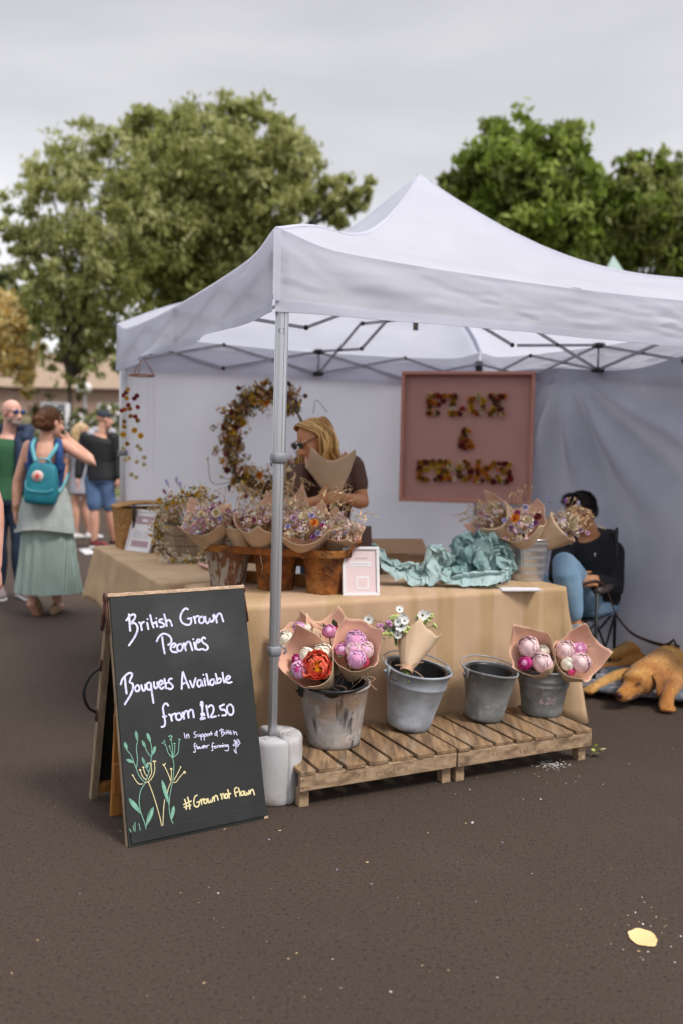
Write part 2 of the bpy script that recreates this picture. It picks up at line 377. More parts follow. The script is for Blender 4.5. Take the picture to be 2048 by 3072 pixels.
for k in range(4):
    a, b = CN[k], CN[(k+1) % 4]
    ox, oy = (b[1]-a[1])/SZ, -(b[0]-a[0])/SZ
    def f(s, q, k=k, a=a, b=b, ox=ox, oy=oy):
        u, v = a[0]+(b[0]-a[0])*s, a[1]+(b[1]-a[1])*s
        edge = min(1, s*9)*min(1, (1-s)*9)
        if k == 3:    # open left side: deep slanting wind folds
            w = q*edge*(.055*math.sin(5.2*s*PI+q*2.6-.5) + .03*math.sin(9*s+3.4*q+1.4) + .025*nz((s*4, q*1.2, 0), 1.6)) - .05*math.sin(PI*q)*edge*math.sin(PI*s)
        else:
            w = q*edge*(.014*nz((s*4, q*1.5, k), 1.3)) + .006*edge*math.sin(PI*min(1, q*1.1))*nz((s*6+q*3.5, q*2.4-s*9, k), 1.4) + .007*edge*nz((s*26+q*5, q*5-s*9, k+7), 1)*math.sin(PI*q)*(.25+math.exp(-((s-.72)/.12)**2)+math.exp(-(s/.1)**2)) + .02*math.sin(PI*q)*math.exp(-((s-.75)/.12)**2)*nz((s*22, q*9, 4), 1)
        if k == 0: w += edge*.020*math.sin(PI*q)*math.sin(17*s-5.5*q+.6)*math.exp(-s/.22) + .03*q*edge*math.sin(5*s+1.2*q)*.5
        drop = .315 + .012*nz((s*3, k, 0), 1.5) + .02*math.sin(PI*s)*(k == 3)
        drop = eavez(s)-1.942-.012*math.sin(PI*s)*(k != 3)-.003*nz((s*9, k, 0), 1)
        z = eavez(s) - drop*q
        w = w if w > 0 else -.024*math.tanh(-w/.024) + .004 + .006*q
        return wt(u+ox*w, v+oy*w, z)
    bm = BM(); sheet(bm, f, 90, 22)
    # stitched hem strip along the lower edge
    sheet(bm, lambda s, q, f=f, ox=ox, oy=oy: f(s, .84+.155*q) + (D1*ox+D2*oy)*.002, 90, 2)
    put('valance', bm, canvas, gz_)
# seam tape over the front corner
bm = BM(); sheet(bm, lambda s, q: wt(-.012+.03*s, -.011-.002*q, eavez(0)-.01-.27*q - .0), 2, 10)
put('corner_tape', bm, canvas, gz_)
# walls
def backwall(s, q):
    u = .02+2.96*s; z = 2.13-2.11*q
    w = .035*nz((s*3, q*1.4, 0), 1.4) + .02*nz((s*7+q*3, q*2, 5), 1.2) + .03*math.sin(PI*s)*q
    return wt(u, 2.97-.03*q + w*.8, z)
bm = BM(); sheet(bm, backwall, 70, 50)
sheet(bm, lambda s, q: backwall(s, .04+.035*q) - D2*.004, 70, 2)
put('back_wall', bm, wallcloth, gz_)
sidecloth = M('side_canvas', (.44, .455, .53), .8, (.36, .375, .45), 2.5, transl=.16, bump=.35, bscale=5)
def sidewall(s, q):   # s from the rear corner to the front
    v = 2.94-2.9*s
    top = 2.05 - .12*math.exp(-(s/.09)**2) - .05*math.exp(-((s-.62)/.18)**2) + .02*math.sin(9*s)
    z = top*(1-q) + .015*q
    dx, dy = s-.36, q
    ang = math.atan2(dx, dy+.03)
    folds = .075*math.sin(ang*15)*math.exp(-((q-.25)/.35)**2)*min(1, q*5)
    low = .16*math.exp(-((q-.86)/.12)**2)*math.exp(-((s-.62)/.3)**2)
    w = folds + .06*nz((s*3.3, q*2, 2), 1.5) + .03*nz((s*8, q*4, 7), 1.3) - .10*math.sin(PI*min(1, q*1.0))*math.sin(PI*s) + low
    return wt(3.0 - w*.8 - .03, v, z)
bm = BM(); sheet(bm, sidewall, 80, 60, flip=True)
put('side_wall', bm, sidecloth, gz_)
# legs
def octo(bm, p, z0, z1, w, mi=0):
    rs = []
    for z in (z0, z1):
        rs.append([bm.verts.new(p + UP*z + D1*(w*x) + D2*(w*y)) for x, y in ((-.5, -.3), (-.3, -.5), (-.08, -.5), (-.06, -.42), (.06, -.42), (.08, -.5), (.3, -.5), (.5, -.3), (.5, -.08), (.42, -.06), (.42, .06), (.5, .08), (.5, .3), (.3, .5), (.08, .5), (.06, .42), (-.06, .42), (-.08, .5), (-.3, .5), (-.5, .3), (-.5, .08), (-.42, .06), (-.42, -.06), (-.5, -.08))])
    n = 24
    for i in range(n): quad(bm, [rs[0][i], rs[0][(i+1) % n], rs[1][(i+1) % n], rs[1][i]], mi)
    quad(bm, rs[1]); quad(bm, rs[0][::-1])
INS = .032
def lean(bm, on):
    if on:
        for v_ in bm.verts: v_.co.x += .0095*(v_.co.z-.75)
    return bm
for (u, v) in CN:
    uu, vv = u + (INS if u == 0 else -INS), v + (INS if v == 0 else -INS)
    p = wt(uu, vv)
    bm = BM(); octo(bm, p, 1.36, 2.18, .046)
    lg = put('leg', lean(bm, u+v == 0), alu, gz_, smooth=False)
    bm = BM(); octo(bm, p, .56, 1.37, .0385); put('middle_tube', lean(bm, u+v == 0), alu, lg, smooth=False)
    bm = BM(); octo(bm, p, .015, .6, .033); box(bm, p+UP*.006, .075, .075, .012, D1, D2); put('inner_tube', lean(bm, u+v == 0), alu, lg, smooth=False)
    for z, w in ((1.375, .056), (.60, .047)):
        bm = BM(); box(bm, p+UP*z, w, w, .042, D1, D2, bev=.006)
        if z < 1:
            tube(bm, [p+D1*.03+UP*(z+.012), p+D1*.047+UP*(z+.008), p+D1*.052+UP*(z-.008), p+D1*.04+UP*(z-.016)], .005, 6)
        else:
            tube(bm, [p-D1*.029+UP*(z-.01), p-D1*.034+UP*(z-.022), p-D1*.028+UP*(z-.03)], .005, 6)
        put('collar', lean(bm, u+v == 0), greyplastic, lg)
    bm = BM(); box(bm, p+UP*2.14, .052, .052, .09, D1, D2, bev=.008); put('bracket', bm, blackplastic, lg)
    if (u, v) == (0, 0):
        bm = BM(); c = p - D2*.026 + UP*1.885
        tube(bm, [c + D1*.013*math.cos(a) + UP*(.016*math.sin(a)-(.006 if a < .1 else 0)) for a in [PI*.0 - PI*i/10 for i in range(11)]] + [c+D1*.013], .0022, 6)
        put('ring', bm, steelbar, lg)
# scissor trusses
def bar(a, b, w=.009):
    bm = BM(); d = (b-a); x, y, z = frame(d)
    box(bm, (a+b)/2, w*1.1, w*2.1, d.length, x, y, z); put('truss_bar', bm, steelbar, gz_, smooth=False)
def joint(p, s=.016):
    bm = BM(); ell(bm, p, s, s, s, nu=8, nv=5); put('truss_joint', bm, blackplastic, gz_)
ZL, ZU = 2.0, 2.165
for k in range(4):
    a, b = CN[k], CN[(k+1) % 4]
    ix, iy = -(b[1]-a[1])/SZ, (b[0]-a[0])/SZ
    def tp(s, z, o=0): return wt(a[0]+(b[0]-a[0])*s+ix*(.045+o), a[1]+(b[1]-a[1])*s+iy*(.045+o), z)
    for i in range(4):
        s0, s1 = i/4, (i+1)/4
        e0, e1 = (.012 if i == 0 else 0), (.012 if i == 3 else 0)
        bar(tp(s0+e0, ZL), tp(s1-e1, ZU)); bar(tp(s0+e0, ZU, .014), tp(s1-e1, ZL, .014))
        joint(tp((s0+s1)/2, (ZL+ZU)/2, .007), .014)
        if i in (0, 2): joint(tp(s1, ZU, .007)); joint(tp(s1, ZL, .007))
    for z in (ZL, ZU):
        bm = BM(); box(bm, tp(.5, z, .01), .07, .07, .035, D1, D2, bev=.008); put('bracket', bm, blackplastic, gz_)
    bm = BM(); tube(bm, [tp(.5, ZL, .01), tp(.5, ZU, .01)], .008, 6); put('truss_post', bm, steelbar, gz_)
    # centre truss from the middle of this side up to the peak pole
    m = (a[0]+b[0])/2, (a[1]+b[1])/2
    def cp(t, z): return wt(m[0]+(1.5-m[0])*t+ix*.05*(1-t), m[1]+(1.5-m[1])*t+iy*.05*(1-t), z)
    for i in range(2):
        t0, t1 = i/2, (i+1)/2
        lo0, lo1 = ZL+.24*t0, ZL+.24*t1
        bar(cp(t0, lo0), cp(t1-.02, lo1+.17)); bar(cp(t0, lo0+.17) + D1*.012, cp(t1-.02, lo1) + D1*.012)
        joint(cp((t0+t1)/2, (lo0+lo1)/2+.085), .014)
        if i == 0: joint(cp(t1, lo1)); joint(cp(t1, lo1+.17))
bm = BM(); tube(bm, [wt(1.5, 1.5, 2.16), wt(1.5, 1.5, ZP-.01)], .016, 10); put('peak_pole', bm, alu, gz_)
for z in (2.24, 2.41):
    bm = BM(); box(bm, wt(1.5, 1.5, z), .09, .09, .04, D1, D2, bev=.01); put('bracket', bm, blackplastic, gz_)
# ================================================================= leg weights
def weight(a0, label, p):
    t = thing('leg_weight', label, 'leg weight', p, 'white plastic weights round the front gazebo leg')
    bm = BM(); n = 12; prof = [(0, .012), (.006, .004), (.012, 0)]
    ri, ro, h, g = .034, .118, .262, .012
    outline = []
    for i in range(n+1):
        a = a0+g*1.2 + (PI/2-2.4*g)*i/n; outline.append((ro, a))
    for i in range(n+1):
        a = a0+.09 + (PI/2-.18)*(1-i/n); outline.append((ri, a))
    rings = []
    def ins(rad, a, d):
        c_ = a0+PI/4; m = (ri+ro)/2
        px, py = rad*math.cos(a), rad*math.sin(a); cx, cy = m*math.cos(c_), m*math.sin(c_)
        L_ = math.hypot(px-cx, py-cy); k = 1-d/L_
        return p + Vector((cx+(px-cx)*k, cy+(py-cy)*k, 0))
    for d, z in ((.008, 0), (.001, .008), (0, .03), (0, h-.024), (.002, h-.012), (.007, h-.004), (.014, h)):
        rings.append([bm.verts.new(ins(q[0], q[1], d) + UP*z) for q in outline])
    m = len(outline)
    for x, y in zip(rings, rings[1:]):
        for i in range(m): quad(bm, [x[i], x[(i+1) % m], y[(i+1) % m], y[i]])
    quad(bm, rings[-1]); quad(bm, rings[0][::-1])
    put('body', bm, weightplastic, t)
    bm = BM(); c = p + Vector((.076*math.cos(a0+PI/4), .076*math.sin(a0+PI/4), h-.001))
    lathe(bm, [(.021, 0), (.021, .002), (.018, .0035), (.001, .0037)], c, 20); put('cap', bm, weightplastic, t)
pw = wt(INS, INS)
a00 = math.radians(-54)
weight(a00 - PI/2, 'white plastic leg weight facing the lane, partly hidden by the blackboard edge', pw)
weight(a00, 'white plastic leg weight on the pallet side of the pole', pw)
weight(a00 + PI/2, 'white plastic leg weight behind the gazebo pole, only its top showing', pw)
# ================================================================= A-frame blackboard
BL, BR = Vector((-.727, 3.014, 0)), Vector((-.26, 3.29, 0))
EX = (BR-BL).normalized(); EP = Vector((-EX.y, EX.x, 0)); BW = (BR-BL).length
ab = thing('a_frame_blackboard', 'wooden A-frame blackboard with handwritten peony prices and chalk flowers', 'sign board', BL)
TILT = math.atan2(.245, .865); BLEN = math.hypot(.245, .865)-.010
AZ = (EP*math.sin(TILT) + UP*math.cos(TILT)); AN = EX.cross(AZ)            # outward normal (towards viewer)
def bp(x, y, d=0.0): return BL + EX*x + AZ*y + AN*d
TCK = .026
def bbox(name, x0, x1, y0, y1, d0, d1, mat, par, bev=.0015):
    bm = BM(); box(bm, bp((x0+x1)/2, (y0+y1)/2, (d0+d1)/2), x1-x0, y1-y0, d1-d0, EX, AZ, AN, bev=bev); return put(name, bm, mat, par, smooth=False)
fp = bbox('front_panel', .003, BW-.001, .001, BLEN-.002, -.010, 0, slate, ab)
bbox('edge_batten', 0, .022, 0, BLEN-.004, -TCK-.006, -.0105, greywood, fp)
bbox('edge_batten', BW-.022, BW, 0, BLEN-.004, -TCK-.006, -.0105, greywood, fp)
bbox('top_batten', -.004, BW+.002, BLEN-.0015, BLEN+.012, -.03, .0015, plyedge, fp)
bbox('foot_rail', .012, BW+.002, .012, .052, .0005, .008, slate, fp)
# back leaf
AZb = (-EP*math.sin(TILT) + UP*math.cos(TILT)); ANb = -EX.cross(AZb)
BB = BL + EP*.535
def bpb(x, y, d=0.0): return BB + EX*x + AZb*y + ANb*d
def bboxb(name, x0, x1, y0, y1, d0, d1, mat, par):
    bm = BM(); box(bm, bpb((x0+x1)/2, (y0+y1)/2, (d0+d1)/2), x1-x0, y1-y0, d1-d0, EX, AZb, ANb, bev=.0015); return put(name, bm, mat, par, smooth=False)
bk = bboxb('back_panel', .003, BW-.003, .05, BLEN-.012, -.010, 0, slate, ab)
bboxb('edge_batten', 0, .028, 0, BLEN-.05, -.042, -.0105, greywood, bk); bboxb('edge_batten', BW-.028, BW, 0, BLEN-.05, -.042, -.0105, greywood, bk)
bboxb('edge_batten', .03, BW-.03, .03, .07, -.036, -.0105, orangewood, bk)
# hinges: pivot plate with two straps at each end
for x, s in ((-.003, -1), (BW+.003, 1)):
    bm = BM(); c = bp(x, BLEN, -.012)
    top = (bp(x, BLEN, -.016) + bpb(x, BLEN, -.016))/2 - UP*.004
    lathe(bm, [(.001, -.004), (.019, -.004), (.021, 0), (.019, .004), (.001, .0045)], top + EX*(s*.004), 18, Matrix((EX, EP, UP)).transposed() @ Matrix.Rotation(PI/2, 3, 'Y'))
    for az, q in ((AZ, bp), (AZb, bpb)):
        e = q(x, BLEN-.135, -.018) + EX*(s*.003); m = (e+top)/2; dd = top-e
        ax_, ay_, az_ = frame(dd, EX); box(bm, m + EX*(s*.002), .004, .026, dd.length, EX, az_.cross(EX).normalized(), az_)
        for k in (.12, .45, .8): ell(bm, e.lerp(top, k)+EX*(s*.005), .004, .004, .004, nu=8, nv=5)
    put('hinge', bm, iron, ab)
# carrying handle on the back leaf edge
bm = BM(); a, b = bpb(-.004, .60, -.03), bpb(-.004, .405, -.03)
tube(bm, spline([a, a-EX*.035-AZb*.03, a.lerp(b, .5)-EX*.055, b-EX*.035+AZb*.03, b], 6), .006, 8); put('handle', bm, blackiron, ab)
bm = BM(); box(bm, a+AZb*.012, .006, .022, .045, EX, ANb, AZb); box(bm, b-AZb*.012, .006, .022, .045, EX, ANb, AZb); put('handle_bracket', bm, iron, ab)
# ----------------------------------------------------------------- handwriting
def stroke(bm, pts, w, d=.0012, sm=True):
    """a flat chalk line with round ends; pts in photograph pixels, laid on the board's own plane"""
    pts = [gpl(x, y, bp(0, 0, d), AN) for x, y in pts]
    if sm and len(pts) > 2: pts = spline(pts, 5)
    L_, R_ = [], []
    for i, p in enumerate(pts):
        t = (pts[min(i+1, len(pts)-1)]-pts[max(i-1, 0)])
        if t.length < 1e-7: t = EX.copy()
        t.normalize(); n = AN.cross(t).normalized()
        ww = w*(1+.12*nz(p, 60))
        if i == 0: L_.append(bm.verts.new(p-t*w*.35+n*w*.25)); R_.append(bm.verts.new(p-t*w*.35-n*w*.25))
        L_.append(bm.verts.new(p+n*ww/2)); R_.append(bm.verts.new(p-n*ww/2))
        if i == len(pts)-1: L_.append(bm.verts.new(p+t*w*.35+n*w*.25)); R_.append(bm.verts.new(p+t*w*.35-n*w*.25))
    for i in range(len(L_)-1): quad(bm, [R_[i], R_[i+1], L_[i+1], L_[i]])
def write(name, data, ox, oy, sc, w, mat):
    bm = BM(); k = 0
    for line in data.strip().split('\n'):
        q = [float(v) for v in line.replace(',', ' ').split()]
        if not q: continue
        pts = [(ox+q[i]/sc, oy+q[i+1]/sc) for i in range(0, len(q)-1, 2)]
        if len(pts) == 1: pts = [pts[0], (pts[0][0]+.8, pts[0][1]-.8)]
        stroke(bm, pts, w, .0012 + .00012*(k % 9)); k += 1
    return put(name, bm, mat, fp, smooth=False)
write('lettering', '''
208,185 214,260 224,405
174,268 210,220 262,188 290,205 278,250 238,305 280,300 315,340 318,400 280,490 208,594
340,292 358,305 366,330 378,396
366,335 378,300 406,285
446,295 462,382
449,252
486,195 505,285 530,360
512,312 552,295
564,280 578,350
564,241
648,252 612,258 606,285 640,298 668,320 655,350 618,352
668,186 690,270 700,342
688,290 720,262 748,275 772,340
980,124 945,110 900,160 880,230 900,290 950,322 1005,318 1022,280 1018,245
975,245 1028,236
1054,215 1070,262 1076,305
1068,240 1090,215 1120,210
1170,215 1130,235 1128,290 1158,304 1190,275 1185,230 1165,215
1205,215 1212,275 1235,304 1262,270 1262,240 1275,275 1300,280 1318,240 1305,200
1322,190 1345,240 1357,297
1345,240 1375,180 1410,185 1425,230 1442,282
570,542 600,480 660,440 730,465 762,510 755,560 720,588
642,480 655,590 676,700
785,620 808,605 818,580 795,568 765,590 752,635 775,675 838,682
888,572 848,590 838,640 870,668 905,640 908,590 880,572
925,560 940,610 952,662
940,610 965,555 1000,548 1020,600 1038,658
1058,552 1078,645
1047,514
1100,560 1130,545 1135,520 1105,520 1085,570 1085,625 1115,650 1158,640
1208,505 1180,490 1160,520 1180,560 1225,590 1240,625 1215,655 1170,640
''', 340, 1800, 4.3556, .0075, chalk)
write('lettering', '''
148,178 155,270 168,376
96,262 118,195 180,130 225,120 235,150 205,230 240,250 248,300 220,385 145,508
290,275 270,310 290,345 320,335 328,300 305,270 285,278
352,268 362,320 385,340 402,300 398,262
450,235 420,255 425,315 450,328 470,295 465,240
468,250 478,340 490,420 500,492
506,230 510,285 528,310 552,285 550,232
575,275 605,255 615,225 590,215 570,245 575,290 600,316 632,292
636,190 648,250 658,312
632,248 672,243
730,190 700,195 690,230 725,260 742,290 715,318 680,310
864,105 855,200 850,320
864,105 900,200 942,305
862,255 892,242
952,215 970,260 990,298 1005,240 1022,182
1085,205 1050,215 1042,260 1065,290 1092,265 1095,215 1105,255 1115,280
1130,190 1145,275
1116,143
1155,130 1170,200 1182,268
1235,195 1205,215 1205,260 1232,268 1252,235 1245,195 1262,235 1278,252
1270,128 1285,185 1295,248
1290,205 1320,185 1340,205 1325,235 1298,247
1355,115 1365,180 1378,240
1395,205 1430,195 1450,170 1425,155 1400,185 1398,225 1430,242 1472,232
684,525 665,500 635,505 618,560 635,660 645,730 635,775 600,788
615,660 662,655
692,632 715,645 722,680 730,712
720,670 735,635 772,622
812,612 780,640 785,685 818,702 848,675 842,630 808,612
862,605 872,650 880,688
872,650 895,595 925,600 936,675
925,630 950,582 985,585 1000,670
1090,475 1100,540 1105,600 1100,660
1083,520 1092,480 1108,490 1105,560
1088,628 1128,622
1095,650 1135,642
1105,660 1085,692 1140,678
1155,522 1168,600 1182,672
1180,545 1205,520 1235,530 1245,570 1235,615 1208,665 1275,655
1306,648
1375,508 1318,535
1322,540 1340,575 1375,575 1402,605 1395,640 1350,645
1440,512 1412,540 1420,605 1455,640 1488,610 1485,545 1455,510 1430,516
''', 340, 1990, 4.1263, .0072, chalk)
write('lettering', '''
142,175 160,272
178,205 192,268
186,230 205,195 222,210 232,265
355,152 325,160 325,195 362,215 358,245 318,255
388,198 398,235 422,228 425,195 432,232
442,215 450,305
446,235 462,195 485,205 478,235 452,245
500,210 508,308
502,232 518,190 542,200 535,232 508,240
572,190 552,205 560,228 585,222 585,195 572,190
598,180 608,222
604,200 620,178
628,150 642,212
618,190 650,183
720,170 698,185 700,212 725,215 735,180 735,140 722,150 738,200 742,240
812,125 822,205
778,140 815,105 850,120 825,155 862,165 860,195 820,240
872,160 882,200
876,175 890,158
902,155 912,192
900,130
925,130 938,190
918,158 945,152
950,150 960,188
946,126
990,140 970,145 975,165 1000,175 995,195 968,195
1030,135 1048,205
1042,175 1070,155 1085,172 1100,212
348,362 330,362 325,395 335,450 345,505 325,525 308,515
318,420 352,412
366,385 376,462
398,425 382,440 392,460 412,450 405,425
422,422 430,458 446,435 450,455 468,445 468,415
480,435 500,425 502,402 482,410 480,440 502,450
515,400 525,445
520,425 540,402
540,405 556,445
552,425 572,398 592,395
680,360 660,355 648,385 655,440 660,485 640,495
638,425 690,412
712,412 692,425 700,448 722,440 722,412 732,440
742,400 752,440
748,415 766,398
776,395 782,435 795,400 802,432 815,395 828,428
836,395 846,428
838,370
856,390 866,425
862,405 880,388 892,422
925,385 905,395 908,418 930,412 935,388 945,450 930,495 878,490
''', 530, 2170, 6.0308, .0030, chalk)
write('flower_doodle', '''
1090,350 1050,300 1046,330 1090,350
1090,350 1095,300 1125,300 1130,325 1090,350
1090,350 1140,335 1148,370 1115,380 1090,350
1090,350 1120,400 1100,425 1085,400 1090,350
1090,350 1035,380 1032,405 1065,395 1090,350
1080,400 1075,470 1088,545
1042,475 1060,515 1090,545
''', 530, 2170, 6.0308, .0026, chalk)
write('lettering', '''
150,1375 175,1465 180,1555
205,1335 230,1440 245,1550
130,1470 272,1405
140,1520 262,1478
375,1300 335,1330 315,1410 325,1480 365,1512 410,1480 415,1425
370,1430 425,1410
435,1375 455,1425 460,1468
452,1415 475,1370 500,1372
530,1370 500,1395 510,1445 545,1440 555,1395 530,1370
570,1360 580,1425 605,1430 615,1385 625,1425 650,1410 655,1345
665,1330 685,1375 690,1412
682,1370 705,1310 735,1320 758,1390
800,1275 820,1325 825,1372
815,1320 840,1275 862,1290 868,1358
905,1270 880,1295 890,1350 920,1348 930,1300 905,1270
928,1200 950,1280 955,1355
910,1292 985,1270
1092,1160 1060,1180 1055,1240 1080,1325
1062,1258 1118,1235
1120,1170 1145,1240 1152,1315
1195,1225 1170,1250 1180,1300 1210,1295 1220,1245 1195,1225
1232,1225 1240,1290 1262,1295 1275,1250 1285,1288 1310,1275 1312,1215
1318,1215 1335,1280
1335,1270 1350,1210 1385,1205 1412,1295
''', 530, 2170, 6.0308, .0050, chalkyellow)
SO = (360, 2170, 6.029)
write('chalk_stem', '''
325,330 305,400 305,500 322,640 305,815
135,490 200,570 240,660 300,820 360,960 455,1070
560,350 580,470 570,650 545,820 460,1075 380,1220 352,1400 372,1560 400,1660 465,1850 490,2060
570,605 510,540 470,450
525,875 485,820 455,760
955,625 980,760 965,1000 920,1230 895,1450 900,1600 935,1745 1000,1890 1010,1985
955,625 880,540 840,410
955,620 940,540 920,470
955,620 955,470 935,325
960,620 990,520 998,410
960,625 1050,540 1068,420 1075,315
''', *SO, .0024, chalkgreen)
write('chalk_stem', '''
420,1095 350,1095 290,1030 240,945
475,1015 420,970 375,870
490,955 450,890 425,800
515,1015 575,900 570,760
470,1075 560,1020 630,880 630,700
515,1050 600,1270 680,1530 750,1800 770,2035
815,1380 795,1550 780,1900 775,2035
930,1050 870,900 805,765
930,1030 935,900 932,830
980,1030 1040,920 1100,800
970,1070 1020,1060 1080,980 1160,890
930,1060 880,1180 865,1260
''', *SO, .0026, chalkyellow)
write('chalk_bud', '''
225,935 248,945
355,850 370,835 385,855
412,795 425,790 438,800
530,715 550,730 575,740
602,690 625,690 655,685
610,675 625,700
780,740 800,760 825,725
915,825 932,815 948,830
1095,780 1105,800
1155,880 1180,870 1185,900 1160,895
''', *SO, .0036, chalkyellow)
write('chalk_bud', '''
890,245 905,225 945,235 935,265
920,285 940,300 915,300 920,275
765,355 790,355
805,310 815,340
820,370 830,390 815,385
890,415 910,410
905,440 910,455
975,370 1005,365
995,395 1000,405
1065,295 1080,285 1095,300
''', *SO, .0036, chalkgreen)
def leafs(data):
    bm = BM()
    for k, (x0, y0, x1, y1, w, sl) in enumerate(data):
        A_, B_ = Vector((x0, y0)), Vector((x1, y1)); dd = B_-A_; nn = Vector((-dd.y, dd.x)).normalized()
        c = lambda t, q: A_ + dd*t + nn*(w*q*math.sin(PI*t**.8))
        out = [(SO[0]+p.x/SO[2], SO[1]+p.y/SO[2]) for p in [c(i/10, 1) for i in range(11)] + [c(1-i/10, -1) for i in range(1, 11)]]
        stroke(bm, out, .0019, .0013+.0001*(k % 5))
        for q in sl:
            stroke(bm, [(SO[0]+p.x/SO[2], SO[1]+p.y/SO[2]) for p in [c(.08+.84*i/8, q) for i in range(9)]], .0028, .0021+.0001*(k % 5))
    put('chalk_leaf', bm, chalkgreen, fp, smooth=False)
F5 = (-.8, -.5, -.2, .1, .4, .7); F3 = (-.6, -.2, .3)
leafs([(290, 135, 322, 325, 22, F5), (90, 340, 135, 490, 22, F3), (495, 175, 560, 350, 24, F3), (405, 310, 472, 455, 22, F5), (645, 415, 590, 580, 24, F3), (122, 655, 262, 715, 24, F3),
       (405, 615, 460, 765, 18, F5), (505, 710, 485, 825, 20, F3), (170, 1362, 388, 1640, 38, F5), (608, 1515, 475, 1860, 36, (-.7, -.4, 0, .3)), (765, 1030, 895, 1480, 30, (-.5, 0, .5)), (980, 1495, 935, 1745, 28, (-.5, 0, .4))])
write('chalk_grass', '''
175,1910 230,2010 265,2145
245,1840 265,1980 290,2150
275,1790 280,1900 290,2140
320,2140 310,2000 300,1960
345,1810 370,1930 390,2110 370,2050 350,2130
395,1990 410,2050 400,2110 425,2040 438,2100
460,2095 480,2040 475,2090
540,2070 555,2025 565,2060
575,2060 600,2020 590,2070 622,2040
720,2040 725,1930 735,2030
860,2020 868,1890 880,2000
900,2010 905,1940 915,1930 920,2000
960,1970 985,1985 1010,1975
1045,1900 1035,1940 1070,1975
1090,1970 1105,1890 1115,1965
1140,1960 1170,1890 1185,1940
1210,1930 1220,1870 1225,1930
1240,1935 1245,1850 1260,1930
1275,1800 1285,1920
1295,1920 1320,1900
''', *SO, .0022, chalkgreen)
# scuffed, unpainted corner of the ply
bm = BM(); box(bm, bp(BW-.006, .008, .0005), .016, .014, .004, EX, AZ, AN); put('chipped_corner', bm, plyedge, fp, smooth=False)
# ================================================================= varnished folding rack inside the A-frame
rk = thing('folding_rack', 'orange varnished wooden slat rack stored between the blackboard leaves', 'rack', BL+EP*.25)
def post(x, e, top, w=.045, d=.02):
    bm = BM(); a = BL+EX*x+EP*e; b = BL+EX*(x+.02)+EP*top[0]+UP*top[1]
    zx = (b-a).normalized(); box(bm, (a+b)/2, w, d, (b-a).length, EX, zx.cross(EX).normalized(), zx, bev=.002); return put('post', bm, orangewood, rk, smooth=False)
post(.045, .30, (.255, .76)); post(BW-.06, .30, (.255, .76)); post(.035, .06, (.19, .60), .02)
for z, e, w in ((.155, .285, .12), (.35, .28, .11), (.50, .275, .10)):
    bm = BM(); box(bm, BL+EX*(BW/2-.01)+EP*(e-.02)+UP*z, BW-.07, .014, w, EX, EP, UP, bev=.002); put('slat', bm, orangewood, rk, smooth=False)
TZ = .715
